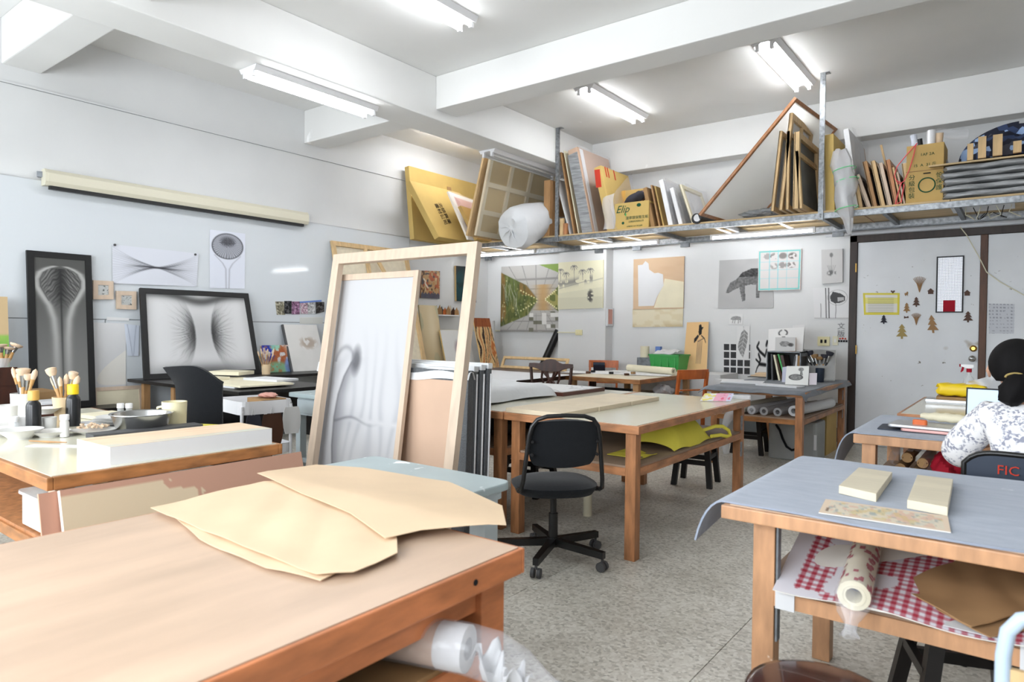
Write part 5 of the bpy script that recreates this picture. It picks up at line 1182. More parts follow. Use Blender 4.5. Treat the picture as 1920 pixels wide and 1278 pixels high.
def stalk(u, v):
    g = 92 + 52*np.clip((v-0.2)*1.2, 0, 1); img = np.stack([g, g, g-2], -1)*1.0
    hw = np.interp(v, [0.0, 0.045, 0.07, 0.10, 0.15, 0.20, 0.26, 0.33, 0.42, 0.55, 1.0], [0.0, 0.0, 0.22, 0.36, 0.44, 0.43, 0.33, 0.20, 0.12, 0.09, 0.08]); d = np.abs(u-0.5)
    img = mixc(img, gauss(d-hw-0.03, 0.075)*(v > 0.05)*np.clip(1.2-v*0.8, 0.3, 1)*0.8, (206, 205, 202))
    ins = np.clip((hw*0.90-d)*25, 0, 1)*(v > 0.07)*np.clip((0.36-v)*9, 0, 1)
    img = mixc(img, ins*0.75, (140, 139, 137))
    for fq, sd in ((70, 3), (120, 9)):
        vein = 0.5+0.5*np.sin((v+0.10*np.sqrt(d+0.01)-0.5*d)*fq*2 + 6*vnoise(u, v, 9, 14, sd)); img = mixc(img, ins*vein**3*0.55, (48, 48, 48))
    img = mixc(img, ins*gauss(d, 0.13)*0.75, (44, 44, 44))
    img = mixc(img, gauss(d-hw*0.9, 0.014)*(v < 0.30)*(v > 0.08)*0.5, (60, 60, 60))
    return mixc(img, gauss(d, 0.020)*(v > 0.07)*np.clip(1.05-v*0.75, 0.3, 1)*0.9, (52, 52, 52))
bt = MB().ab((-7.10, 1.95, 0.0), (-6.72, 2.85, 0.53)); one('low_bench', bt, 'black_wood', 'low black bench under the tall framed drawing by the whiteboard', 'bench')
a_, b_, c_, d_ = PX(-7.085, 52, 470), PX(-7.085, 168, 480), PX(-6.98, 171, 763), PX(-6.98, 58, 763)
y0_, y1_ = 2.135, 2.655
framed('framed_drawing', 'tall narrow black-framed drawing of a veined stalk form', [V(-7.07, y0_, 1.955), V(-7.07, y1_, 1.955), V(-6.965, y1_, 0.535), V(-6.965, y0_, 0.535)], 0.055, 'black_frame', stalk, 110, 220)
def crease(u, v):
    img = bg_(u, (226, 226, 226)); img = mixc(img, gauss(u, 0.06)*0.3+gauss(1-u, 0.06)*0.3, (150, 150, 150))
    img = mixc(img, gauss(v-0.10*gauss(u-0.52, 0.22)+0.02, 0.06)*0.8, (64, 64, 64)); img = mixc(img, gauss(1.0-v, 0.10)*0.8*(0.5+0.5*np.cos((u-0.5)*4)), (80, 80, 80))
    for s, cu in ((1, 0.437), (-1, 0.60)):
        vv = v-0.50; d = (cu-u)*s - 0.45*vv**2
        r_ = np.hypot(d+0.02, vv*0.85); th = np.arctan2(vv, d+0.05)
        hair = (0.5+0.5*np.sin(th*30+7*vnoise(u, v, 8, 10, 4)))*(0.5+0.5*np.sin(th*71+9*vnoise(u, v, 14, 14, 7)))
        k = np.clip(d*60+0.6, 0, 1)*np.exp(-(vv/0.25)**2)
        img = mixc(img, k*np.exp(-(d/0.075)**2)*0.85, (34, 34, 34)); img = mixc(img, k*np.clip(1-d/0.24, 0, 1)*hair*0.8, (44, 44, 44))
        img = mixc(img, gauss(r_, 0.24)*0.16, (110, 110, 110))
    return mixc(img, gauss(v-0.62, 0.35)*0.0, (0, 0, 0))
f2 = [PX(-7.07, 262, 540), PX(-7.07, 467, 548), PZ(0.768, 478, 700), PZ(0.768, 275, 713)]
f2y0, f2y1 = 3.02, 4.27
framed('framed_drawing', 'wide black-framed drawing of two dark hairy creases, propped on the black desk', [V(-7.055, f2y0+0.07, 1.672), V(-7.055, f2y1, 1.672), V(-6.80, f2y1, 0.768), V(-6.80, f2y0, 0.768)], 0.055, 'black_frame', crease, 150, 110)
MB().ab((-7.08, 3.95, 0.735), (-6.5, 5.45, 0.765)).build('side_leaf', 'black_wood', dk)
for x, y in ((-6.6, 5.35), (-7.0, 5.35)): MB().ab((x-0.03, y-0.03, 0), (x+0.03, y+0.03, 0.735)).build('leg', 'pine_dark', dk)

def knotdraw(u, v):
    img = bg_(u, (228, 231, 240))
    for k in range(16):
        a = -0.45+0.9*k/15.0
        y = 0.52 + np.sign(a)*np.abs(a)*np.abs((u-0.5)*2)**1.3*1.05 + 0.012*np.sin(u*9+k)
        img = mixc(img, gauss(v-y, 0.012)*0.5*np.clip(0.25+np.abs(u-0.5)*-0.2+0.5*gauss(np.abs(u-0.5)-0.15, 0.2), 0, 1), (60, 60, 66))
    return mixc(img, gauss(v-0.52-0.06*(u-0.5), 0.018)*gauss(u-0.5, 0.22)*0.8, (50, 50, 55))
hang('pinned_drawing', 'wide bluish paper with a knotted fold drawing pinned to the whiteboard', 'drawing', qx(XW+0.006, (210, 458), (372, 475), (369, 537), (211, 531)), knotdraw, 80, 50, 0.0012, warp=lambda u, v: 0.006*math.sin(5*u)*v+0.004)
for px in ((215, 459), (366, 477)): p = PX(XW+0.012, *px); one('magnet', MB(Matrix.Translation(p) @ Matrix.Rotation(R(90), 4, 'Y')).lathe([(0, 0), (0.012, 0), (0.012, 0.008), (0, 0.008)], (0, 0, 0), 12), 'caster_grey', 'round magnet at the '+('left' if px[0] < 300 else 'right')+' corner of the fold drawing', 'magnet')
def mush(u, v):
    img = bg_(u, (232, 236, 247)); r_ = np.hypot((u-0.5)/0.43, (v-0.26)/0.22); th = np.arctan2((v-0.20)/0.22, (u-0.5)/0.43)
    img = mixc(img, (r_ < 1)*(0.25+0.45*(0.5+0.5*np.sin(th*46+3*vnoise(u, v, 12, 12, 2)))), (90, 90, 96)); img = mixc(img, gauss(r_-1, 0.04)*0.8, (60, 60, 64)); img = mixc(img, blob(u, v, 0.5, 0.18, 0.12, 0.05, 1.2)*0.6, (50, 50, 54))
    st_ = np.abs(u-0.5)-np.interp(v, [0.4, 0.56, 0.66, 1], [0.40, 0.14, 0.05, 0.04]); return mixc(img, gauss(st_, 0.02)*(v > 0.42)*0.35, (110, 110, 120))
hang('pinned_drawing', 'tall bluish paper with a mushroom cap drawing under the projector screen', 'drawing', qx(XW+0.005, (393, 430), (460, 438), (459, 541), (393, 540)), mush, 60, 90, 0.0012)
def tinyart(seed):
    return lambda u, v: mixc(mixc(bg_(u, (206, 208, 206)), vnoise(u, v, 7, 7, seed)*0.4, (160, 162, 160)), (vnoise(u, v, 9, 9, seed+3) > 0.8)*0.8, (70, 74, 70))
framed('framed_drawing', 'small pale wood square frame, the upper of the pair', qx(XW+0.03, (175, 525), (213, 527), (213, 561), (175, 561)), 0.042, 'new_wood', tinyart(2), 24, 24, 0.025)
framed('framed_drawing', 'small pale wood square frame with leaf specks, the lower of the pair', qx(XW+0.03, (219, 545), (256, 546), (256, 580), (219, 579)), 0.042, 'new_wood', tinyart(6), 24, 24, 0.025)
hang('pinned_paper', 'blank grey-white paper pinned low between the black frames', 'paper', qx(XW+0.004, (169, 604), (236, 606), (236, 730), (170, 745)), lambda u, v: bg_(u, (231, 231, 232)), 12, 24, 0.0012, warp=lambda u, v: 0.006*math.sin(6*v+u))
hang('pinned_paper', 'narrow bluish slip with a penned outline beside the blank paper', 'paper', qx(XW+0.010, (233, 607), (261, 610), (260, 667), (239, 667)), lambda u, v: mixc(bg_(u, (222, 229, 242)), gauss(np.abs(u-0.5)-0.3+0.25*v, 0.03)*0.5, (130, 140, 160)), 20, 30, 0.0012)
hang('paper_strip', 'thin white label strip across the whiteboard joint', 'paper', qx(XW+0.006, (200, 594), (242, 596), (242, 601), (200, 600)), lambda u, v: bg_(u, (240, 240, 240)), 8, 4, 0.0012)
w0 = qx(-7.05, (174, 727), (268, 725), (268, 830), (174, 832))
fr = thing('stretcher_frame', 'low pale stretched canvas standing on the floor between the black frames', 'canvas', (-7.0, 2.95, 0))
qq = [V(-7.06, w0[0].y, w0[0].z), V(-7.06, w0[1].y, w0[0].z), V(-6.98, w0[1].y, 0.0), V(-6.98, w0[0].y, 0.0)]
frame_bars(fr, qq, 0.035, 0.025, 'new_wood'); MB().slab([p+V(-0.006, 0, 0) for p in qq], 0.004).build('canvas', 'cream_paper', fr)
qg = [V(-6.98, 1.60, PX(-6.98, 8, 556).z), V(-6.98, PX(-6.98, 14, 556).y, PX(-6.98, 8, 556).z), V(-6.90, PX(-6.98, 14, 556).y, 0.56), V(-6.90, 1.60, 0.56)]
hang('canvas_painting', 'green and peach painting cut by the left edge of the picture', 'painting', qg, lambda u, v: mixc(mixc(bg_(u, (120, 180, 80)), vnoise(u, v, 6, 9, 4)*0.6, (190, 215, 110)), (v < 0.33)*0.9, (222, 186, 150)), 30, 40, 0.02)
one('low_bench', MB().ab((-7.10, 1.1, 0.0), (-6.75, 1.90, 0.555)), 'dark_brown_wood', 'low dark cabinet under the green painting at the left edge', 'cabinet')
# row of six small photo cards with blue tape
ph = [((516, 565), (534, 565), (535, 590), (519, 590), (140, 135, 115)), ((533, 564), (547, 564), (547, 588), (533, 588), (40, 40, 42)), ((547, 565), (562, 565), (562, 589), (547, 589), (150, 110, 140)), ((563, 566), (577, 566), (577, 588), (564, 588), (196, 160, 175)), ((577, 566), (591, 566), (590, 588), (577, 588), (190, 190, 190)), ((592, 566), (608, 566), (608, 584), (592, 588), (60, 56, 54))]
for k, (a1, b1, c1_, d1_, cc) in enumerate(ph):
    hang('photo_card', ['olive figure card, first of the row on the whiteboard', 'black card with a pale curled form, second of the row', 'purple card, third of the row', 'pinkish card with a dark mound, fourth of the row', 'white card with black marks, fifth of the row', 'dark patterned card at the right end of the row'][k], 'photo card', qx(XW+0.004+0.001*k, a1, b1, c1_, d1_), (lambda cc, k: lambda u, v: mixc(mixc(bg_(u, cc), (vnoise(u, v, 7, 9, k) > 0.6)*0.6, tuple(min(255, x+90) for x in cc)), (vnoise(u, v, 9, 12, k+9) > 0.68)*0.6, tuple(x*0.4 for x in cc)))(cc, k), 16, 20, 0.001, group='photo cards on the whiteboard')
hang('tape_strip', 'strip of blue tape above the photo cards', 'tape', qx(XW+0.012, (562, 565), (603, 562), (603, 565), (562, 568)), lambda u, v: bg_(u, (110, 140, 210)), 4, 2, 0.0008)
hang('pinned_paper', 'pale printed sheet pinned under the photo cards', 'paper', qx(XW+0.004, (562, 595), (605, 594), (605, 607), (562, 607)), lambda u, v: mixc(bg_(u, (226, 227, 222)), (np.sin(v*40) > 0.3)*0.15, (120, 120, 120)), 16, 12, 0.001)

# ---------------------------------------------------------------- desk clutter by the left wall
p = PZ(0.767, 538, 697); q1, q2 = PX(p.x-0.02, 496, 648), PX(p.x-0.02, 545, 648)
def splash(u, v):
    img = bg_(u, (226, 222, 222)); img = mixc(img, blob(u, v, 0.55, 0.45, 0.30, 0.45, 0.8)*(vnoise(u, v, 10, 6, 2) > 0.3), (176, 92, 48)); img = mixc(img, blob(u, v, 0.22, 0.2, 0.2, 0.28, 0.6)*(vnoise(u, v, 9, 7, 5) > 0.35), (38, 52, 170))
    img = mixc(img, blob(u, v, 0.5, 0.88, 0.35, 0.2, 0.6)*0.9, (130, 190, 150)); img = mixc(img, blob(u, v, 0.5, 0.06, 0.14, 0.10, 0.6)*0.9, (150, 214, 190)); img = mixc(img, (vnoise(u, v, 14, 14, 8) > 0.75)*0.7, (190, 120, 70)); return mixc(img, blob(u, v, 0.92, 0.8, 0.1, 0.25, 0.6)*0.8, (120, 150, 215))
wx0 = -6.93
sq = [V(wx0-0.05, q1.y, PX(wx0, 520, 648).z)]
yl, yr = PX(wx0, 494, 690).y, PX(wx0, 546, 690).y
hang('canvas_painting', 'small canvas of blue and rust brush strokes behind the wooden brush cup', 'painting', [V(wx0-0.06, yl, PX(wx0, 520, 647).z), V(wx0-0.06, yr, PX(wx0, 520, 647).z), V(wx0, yr, 0.767), V(wx0, yl, 0.767)], splash, 50, 50, 0.018, m='oil_paint')
bc = (-6.70, PX(-6.70, 499, 690).y, 0.767); cup('brush_pot', 'ringed wooden cup of thin brushes on the wall desk', bc, 0.045, 0.05, 0.11, 'beige_cup')
for k in range(9): brush(['thin worn brush at the far left of the wooden cup', 'brown thin brush in the wooden cup, second from left', 'thin brush in the wooden cup, third from left', 'thin brush in the wooden cup, fourth from left', 'thin brush in the middle of the wooden cup', 'pale tipped thin brush right of the middle of the wooden cup', 'thin brush in the wooden cup, third from right', 'thin brush in the wooden cup, second from right', 'thin brush at the far right of the wooden cup'][k], Vector(bc)+V(0, 0.004*(k-4), 0.012), Vector(bc)+V(0.02*math.sin(k*2), 0.026*(k-4), 0.26+0.03*math.sin(k*1.7)), 'round', group='brushes in the wooden cup', hm='pine_dark')
yl, yr = PX(-6.9, 551, 690).y, PX(-6.9, 610, 690).y; zt_ = PX(-6.95, 545, 608).z
cc_ = thing('canvas_painting', 'pale canvas with a faint grey-brown moth shape leaning on the wall desk', 'painting', (-6.9, 5.3, 0.767))
qm = [V(-7.08, yl-0.02, zt_), V(-7.08, yr, zt_), V(-6.88, yr, 0.767), V(-6.88, yl-0.02, 0.767)]
picture('canvas', qm, lambda u, v: mixc(mixc(bg_(u, (228, 226, 222)), (vnoise(u, v, 5, 5, 3)-0.4)*0.25, (200, 198, 194)), blob(u, v, 0.62, 0.40, 0.16, 0.08, 1.0)*(vnoise(u, v, 16, 16, 2) > 0.4)*0.7, (168, 148, 130)), 40, 50, 0.01, cc_, side=(120, 120, 118))
MB().slab([qm[0]+V(0, -0.022, 0), qm[0]+V(0, -0.001, 0), qm[3]+V(0, -0.001, 0), qm[3]+V(0, -0.022, 0)], 0.025).build('edge_strip', 'caster_grey', cc_)
def flat(name, label, cat, c, w, d, h, m, rz=0, group=None): return one(name, MB().rbox((c[0], c[1], c[2]+h/2), (w, d, h), 0.006, rz=rz), m, label, cat, group, bevel=0.0015)
DZ = 0.766
flat('book', 'open cream sketchbook lying on the black desk by the wooden brush cup', 'book', (-6.28, 3.62, DZ+0.052), 0.34, 0.26, 0.035, 'cream_paper', R(25))
flat('book', 'black-edged notebook lying behind the desk chair', 'book', (-6.05, 3.30, DZ+0.032), 0.26, 0.18, 0.025, 'cream_paper', R(10))
flat('board_stack', 'white drawing board on the black desk', 'board', (-5.85, 3.40, DZ), 0.95, 0.62, 0.014, 'white_paper', R(3))
flat('board_stack', 'cream plywood sheet topmost on the black desk boards', 'board', (-5.72, 3.38, DZ+0.0145), 1.0, 0.50, 0.016, 'cream_paper', R(-4))
flat('paper_stack', 'grey-white paper pile between sketchbook and blue desk', 'paper stack', (-5.6, 3.62, DZ+0.031), 0.45, 0.26, 0.02, 'white_paper', R(8))
flat('box', 'navy flat tin half under the sketchbook', 'tin', (-6.45, 3.28, DZ), 0.24, 0.16, 0.024, 'navy', R(-6))
BZ = 0.746
dish('bowl', 'white footed bowl on the blue desk', (-4.55, 3.85, BZ), 0.10, 0.055)
dish('plate', 'upper white plate on the blue desk by the bubble wrap', (-4.28, 3.62, BZ+0.012), 0.10, 0.022); dish('plate', 'lower white plate on the blue desk by the bubble wrap', (-4.27, 3.62, BZ), 0.11, 0.012)
dish('paint_dish', 'small white dish at the near corner of the blue desk', (-4.68, 3.52, BZ), 0.07, 0.028)
lump('ink_stone', 'black folded cloth with a yellow-green sponge beside the small dish', (-4.70, 3.68, BZ), (0.06, 0.05, 0.022), 'black_plastic', 3, 'cloth')
lump('sponge', 'round yellow-green sponge on the blue desk', (-4.72, 3.71, BZ+0.055), (0.045, 0.04, 0.022), 'tape_yellow', 5, 'sponge')
one('white_box', MB().ab((-4.42, 3.98, BZ), (-4.22, 4.05, BZ+0.13)), 'white_paper', 'upright white box at the back of the blue desk', 'box')
# trolley load
TL = Matrix.Translation((-4.64, 2.86, 0)) @ Matrix.Rotation(R(-8), 4, 'Z')
one('wood_tray', MB(TL).rbox((0.08, 0.06, 0.735), (0.26, 0.2, 0.05), 0.02), 'cardboard_dark', 'brown wooden tray on top of the white trolley', 'tray')
lump('pink_cloth', 'folded pink cloth on the trolley tray', (-4.55, 2.92, 0.762), (0.085, 0.06, 0.018), 'pink_rose', 7); lump('stone', 'flat grey-green stone on the trolley', (-4.67, 2.95, 0.762), (0.035, 0.03, 0.012), 'caster_grey', 8, 'stone')
def drape(u, v, x, y, w, h, z): return V(x+w*(u-0.5)*(1+0.25*v), y, z-h*v)
TLX = TL @ Matrix.Rotation(R(90), 4, 'Z')
def hanging(name, label, m, px, w, h, z=0.66, cat='pouch', off=-0.245, seed=0):
    t = thing(name, label, cat, TLX @ V(px, off, z-h))
    MB(TLX).grid(lambda u, v: (px+w*(u-0.5)*(0.55+0.45*math.sin(math.pi*(0.15+0.75*v))), off-0.012-0.01*math.sin(5*u+seed)*v, z-h*v), 10, 10, 0.008).build('body', m, t)
    MB(TLX).tube([(px-0.012, off-0.008, z-0.005), (px, off-0.006, z+0.05), (px+0.012, off-0.008, z-0.005)], 0.002, 6).build('loop', 'cloth_white', t)
    return t
hanging('palette_board', 'brown bottle-shaped leather board hanging from the white trolley', 'leather_brown', 0.02, 0.17, 0.26)
hanging('dark_pouch', 'dark grey cloth hanging from the trolley rail', 'cloth_dark', -0.12, 0.12, 0.24, seed=2)
hanging('white_pouch', 'white cloth pouch at the trolley corner', 'cloth_white', 0.17, 0.14, 0.20, seed=3, z=0.70)
one('wood_stick', MB(TL).cyl((-0.10, -0.205, 0.40), (-0.10, -0.205, 0.66), 0.006, n=8), 'pine', 'thin wooden stick standing at the trolley front', 'stick')
lump('film_bag', 'crumpled clear plastic bag under the black desk', (-6.25, 3.2, 0.302), (0.22, 0.14, 0.16), 'cloudy_film', 2, 'bag')
lump('dark_bundle', 'dark cloth bundle on the floor under the black desk', (-6.2, 3.35, 0.0), (0.2, 0.2, 0.10), 'cloth_dark', 6)
# cabinet with jars at the far left
cx_, cy_, cz_ = -5.75, PX(-5.75, 38, 690).y, PX(-5.75, 20, 690).z
cab = thing('drawer_cabinet', 'dark brown wooden cabinet carrying brush jars behind the paint table', 'cabinet', (-5.9, cy_-0.2, 0.66))
MB().ab((-6.1, cy_-0.42, 0.66), (-5.75, cy_, cz_)).build('body', 'dark_brown_wood', cab)
for z in (0.70, 0.86): d_ = MB().ab((-5.752, cy_-0.40, z), (-5.742, cy_-0.02, z+0.13)).build('drawer', 'dark_brown_wood', cab); MB().cyl((-5.743, cy_-0.2, z+0.065), (-5.725, cy_-0.2, z+0.065), 0.01, n=10).build('knob', 'brass', d_)
cup('jar', 'short glass jar of brushes on the dark cabinet', (-5.85, cy_-0.08, cz_), 0.045, 0.05, 0.07, 'clear_bottle', 'jar')
for k in range(4): brush(['wide brush leaning left on the dark cabinet', 'wide tan brush on the dark cabinet', 'pale wide brush on the dark cabinet', 'wide brush leaning right on the dark cabinet'][k], V(-5.85, cy_-0.08+0.01*(k-1), cz_+0.01), V(-5.85, cy_-0.08+0.05*(k-1.2), cz_+0.15+0.02*(k % 2)), 'flat', group='brushes on the dark cabinet', s=2.4)
one('box', MB().ab((-6.35, 1.72, 0.66), (-5.95, 2.02, 0.78)), 'cardboard_dark', 'small brown carton below the tall framed drawing', 'box'); one('box', MB().ab((-5.9, 1.78, 0.66), (-5.6, 2.0, 0.73)), 'white_paper', 'low white box beside the small brown carton', 'box')

# ---------------------------------------------------------------- far left corner
pl = thing('stretcher_frame', 'big plywood-backed stretcher leaning high on the left wall', 'stretcher frame', (-6.8, 6.0, 0))
ql = [V(-7.06, 5.42, 2.40), V(-7.06, 6.74, 2.40), V(-6.45, 6.74, 0.0), V(-6.45, 5.42, 0.0)]
frame_bars(pl, ql, 0.06, 0.03, 'pine', cross=((0.42, True),)); MB().slab([p+V(-0.028, 0, 0) for p in ql], 0.006).build('plywood_back', 'basswood', pl)
MB().bar((-7.0, 6.05, 2.32), (-6.85, 6.35, 1.75), 0.05, 0.02, up=(1, 0, 0)).build('diagonal_brace', 'pine', pl)
def goldp(u, v):
    img = bg_(u, (222, 202, 162)); img = mixc(img, np.clip(v*1.2-0.3, 0, 1)*0.6, (176, 144, 96)); img = mixc(img, (vnoise(u, v, 3, 6, 3) > 0.6)*0.3, (140, 160, 140)); return mixc(img, gauss(u-0.6, 0.2)*gauss(v-0.2, 0.25)*0.5, (244, 232, 204))
g0 = qx(-6.75, (768, 561), (801, 558), (822, 660), (760, 660))
hang('gold_panel', 'tall gilded panel fading to brown, leaning by the left wall', 'panel', [V(-6.98, 6.90, 1.63), V(-6.98, 7.28, 1.63), V(-6.72, 7.32, 0.0), V(-6.72, 6.88, 0.0)], goldp, 30, 60, 0.02, m='oil_paint', side=(214, 190, 140))
hang('canvas_painting', 'white canvas with two small mauve smudges beside the gilded panel', 'painting', [V(-6.86, 7.22, 1.27), V(-6.86, 7.85, 1.27), V(-6.55, 7.9, 0.0), V(-6.55, 7.25, 0.0)], lambda u, v: mixc(mixc(bg_(u, (240, 239, 237)), blob(u, v, 0.52, 0.22, 0.08, 0.06, 1)*0.6, (150, 120, 130)), blob(u, v, 0.46, 0.42, 0.05, 0.05, 1)*0.8, (140, 70, 80)), 40, 60, 0.025, side=(206, 176, 120))
def collage(seed, base):
    def f(u, v):
        img = bg_(u, base)
        for k, c in enumerate(((92, 60, 40), (196, 140, 84), (226, 196, 150), (70, 66, 74), (186, 96, 60))): img = mixc(img, (vnoise(u, v, 9, 9, seed+k*3) > 0.72)*0.9, c)
        t = (v > 0.86-0.07*np.abs(np.sin(u*19))); img = mixc(img, t*0.9, (84, 86, 104)); return mixc(img, poly_line(u, v, [(0.12, 0.30), (0.22, 0.38), (0.20, 0.46), (0.36, 0.62)], 0.03), (236, 226, 208))
    return f
hang('canvas_painting', 'small brown collage painting of leaves on the left wall', 'painting', qx(XL+0.03, (791, 507), (825, 508), (824, 560), (789, 558)), collage(4, (196, 158, 112)), 50, 70, 0.025, m='oil_paint', side=(150, 110, 80))
hang('canvas_painting', 'dark painting with a teal plume on the left wall', 'painting', qx(XL+0.04, (855, 498), (893, 501), (893, 567), (856, 564)), lambda u, v: mixc(mixc(mixc(bg_(u, (34, 38, 42)), blob(u, v, 0.25, 0.6, 0.25, 0.35, 0.9)*0.7, (28, 84, 92)), blob(u, v, 0.6, 0.35, 0.2, 0.2, 0.9)*0.5, (104, 84, 74)), (vnoise(u, v, 7, 12, 4) > 0.7)*0.3, (20, 24, 28)), 30, 50, 0.035, m='oil_paint', side=(190, 160, 110))
# little ledge of cut-out figures
s0, s1 = PX(XL+0.05, 809, 589), PX(XL+0.05, 857, 590)
lg = thing('figure_ledge', 'white wall ledge under the dark painting', 'ledge', (XL+0.06, (s0.y+s1.y)/2, s0.z-0.02)); MB().ab((XL+0.001, s0.y, s0.z-0.018), (XL+0.10, s1.y, s0.z)).build('ledge_board', 'white_enamel', lg)
for k in range(9):
    f_ = (k+0.5)/9; y_ = s0.y+(s1.y-s0.y)*f_; h = 0.10+0.05*abs(math.sin(k*2.3)); w_ = 0.05
    one('paper_cutout', MB().prism([(XL+0.05+0.01*(k % 3), y_-w_, s0.z), (XL+0.05+0.01*(k % 3), y_+w_, s0.z), (XL+0.05+0.01*(k % 3), y_+w_*0.8, s0.z+h*0.6), (XL+0.05+0.01*(k % 3), y_+w_*0.3, s0.z+h*0.7), (XL+0.05+0.01*(k % 3), y_, s0.z+h), (XL+0.05+0.01*(k % 3), y_-w_*0.5, s0.z+h*0.72), (XL+0.05+0.01*(k % 3), y_-w_, s0.z+h*0.5)], (0.004, 0, 0)), ['orange_case', 'leather_brown', 'cardboard_dark', 'caster_grey', 'chair_orange', 'kraft_brown', 'bass_panel', 'dark_brown_wood', 'pine_dark'][k], ['orange', 'brown', 'tan', 'grey', 'rust', 'light brown', 'beige', 'dark brown', 'ochre'][k]+' jagged paper cut-out standing on the wall ledge', 'cut-out', 'cut-outs on the ledge')
def stripes(u, v):
    img = bg_(u, (230, 194, 140)); s = np.sin(u*26+v*9+3*vnoise(u, v, 4, 6, 3)*3); img = mixc(img, (s > 0.72)*0.95, (52, 40, 40)); img = mixc(img, (s < -0.78)*0.9, (196, 112, 60)); return mixc(img, (v < 0.10)*0.9, (150, 80, 48))
hang('striped_board', 'tall tan board painted with dark slanting strokes by the corner', 'painting', [V(-6.72, 7.80, 1.46), V(-6.66, 8.12, 1.46), V(-6.32, 8.2, 0.0), V(-6.40, 7.85, 0.0)], stripes, 40, 80, 0.02, side=(220, 180, 120))
roll('printed_roll', 'white roll dotted with red standing in the far left corner', (-6.72, 8.30, 0.02), (-6.86, 8.42, 1.42), 0.05, 'white_paper')
one('black_tube', MB().cyl((-5.62, 8.25, 0.45), (-5.02, 8.40, 1.32), 0.06, n=18) if 0 else MB().cyl((-5.99, 8.47, 0.55), (-5.67, 8.57, 1.28), 0.055, n=18), 'black_plastic', 'long black tube leaning against the column', 'tube')
# draped paper and frame on the dark table
def drp(u, v):
    x = -5.45+1.33*u; y = 5.43+0.9*v
    if u > 0.9: pass
    z = TZ+0.006
    if v < 0.18: k = (0.18-v)/0.18; return (x+0.03*k, 5.44-0.004, z-0.16*k*(0.6+0.4*math.sin(1.5*u+0.5)))
    return (x, 5.44+(v-0.18)*1.4, z+0.002*math.sin(9*u+7*v))
one('paper_drape', MB().grid(drp, 24, 20, 0.002), 'white_paper', 'white paper draped over the dark table edge by the carved chair', 'paper')
lf = thing('stretcher_frame', 'thin pale frame lying on the dark table under the grass painting', 'frame', (-5.2, 7.0, TZ)); frame_bars(lf, [V(-5.65, 7.20, TZ+0.16), V(-4.6, 7.20, TZ+0.16), V(-4.6, 7.12, TZ+0.006), V(-5.65, 7.12, TZ+0.006)], 0.035, 0.02, 'pine')
# ================================================================== back wall
YW = YB-0.004
def grass(u, v):
    img = bg_(u, (190, 188, 184)); n = vnoise(u, v, 9, 5, 3); n2 = vnoise(u, v, 22, 12, 6)
    # paving lines
    gx = np.abs(((u-0.62)/(np.abs(v-0.60)+0.12)*3) % 1-0.5); gy = np.abs((1.0/(np.abs(v-0.60)+0.06)*0.9) % 1-0.5)
    img = mixc(img, ((gx > 0.46) | (gy > 0.43))*0.5, (120, 118, 116))
    img = mixc(img, (v > 0.70)*(u > 0.5)*(vnoise(np.floor(u*14)/14, np.floor(v*18)/18, 40, 40, 2) > 0.62)*0.9, (238, 238, 234)); img = mixc(img, (v > 0.70)*(u > 0.4)*(vnoise(np.floor(u*14)/14, np.floor(v*18)/18, 40, 40, 9) > 0.78)*0.9, (112, 112, 96))
    img = mixc(img, gauss((u-0.74)/(1+0.0*v), 0.13)*((v > 0.30) & (v < 0.68))*0.85, (200, 160, 104))
    L = np.interp(v, [0, 0.10, 0.3, 0.48, 0.54, 0.75, 0.93, 1.0], [-0.1, 0.02, 0.46, 0.62, 0.64, 0.48, 0.0, -0.1])
    Lm = (u < L).astype(float); base = bg_(u, (104, 116, 62)); base = mixc(base, (n-0.35)*1.3, (150, 140, 78)); base = mixc(base, (n2 > 0.62)*0.5, (74, 88, 48)); base = mixc(base, (vnoise(u, v, 5, 3, 8) > 0.66)*0.6, (156, 106, 62))
    rg_ = random.Random(11)
    for k in range(15):
        x = rg_.uniform(0.03, 0.5); y = rg_.uniform(0.15, 0.7); P_ = [(x, y)]
        for j in range(4): x += rg_.uniform(-0.015, 0.03); y += rg_.uniform(0.04, 0.09); P_.append((x, y))
        base = mixc(base, poly_line(u, v, P_, 0.004)*0.65, (206, 206, 188))
    for k in range(26): base = mixc(base, blob(u, v, rg_.uniform(0.02, 0.6), rg_.uniform(0.2, 0.85), 0.008, 0.008, 0.8)*0.8, (222, 216, 160))
    base = mixc(base, (vnoise(u, v, 40, 9, 13) > 0.62)*0.35, (60, 74, 40))
    img = img*(1-Lm[..., None])+base*Lm[..., None]
    img = mixc(img, gauss(u-L+0.0, 0.012)*(v > 0.08)*(v < 0.95)*0.7, (150, 150, 140))
    Rm = (u > 0.77+np.abs(v-0.52)*1.15)*(np.abs(v-0.52) < 0.2); img = mixc(img, Rm*1.0, (112, 120, 66)); img = mixc(img, Rm*(n2 > 0.6)*0.7, (190, 180, 110))
    for k in range(7):
        for s in (-1, 1): img = mixc(img, blob(u, v, 0.63-0.045*k, 0.53+s*(0.02+0.022*k), 0.010, 0.009, 0.5), (236, 230, 170)); img = mixc(img, blob(u, v, 0.78+0.028*k, 0.52+s*(0.012+0.02*k), 0.010, 0.009, 0.5), (244, 238, 190))
    return mixc(img, (v < 0.13-0.4*(1-u))*(u > 0.5)*0.95, (128, 158, 66))
hang('canvas_painting', 'large square painting of grass banks and grey paving', 'painting', qy(YW-0.05, (940, 500), (1047, 494), (1050, 622), (938, 621)), grass, 120, 130, 0.045, m='oil_paint', side=(170, 166, 158))
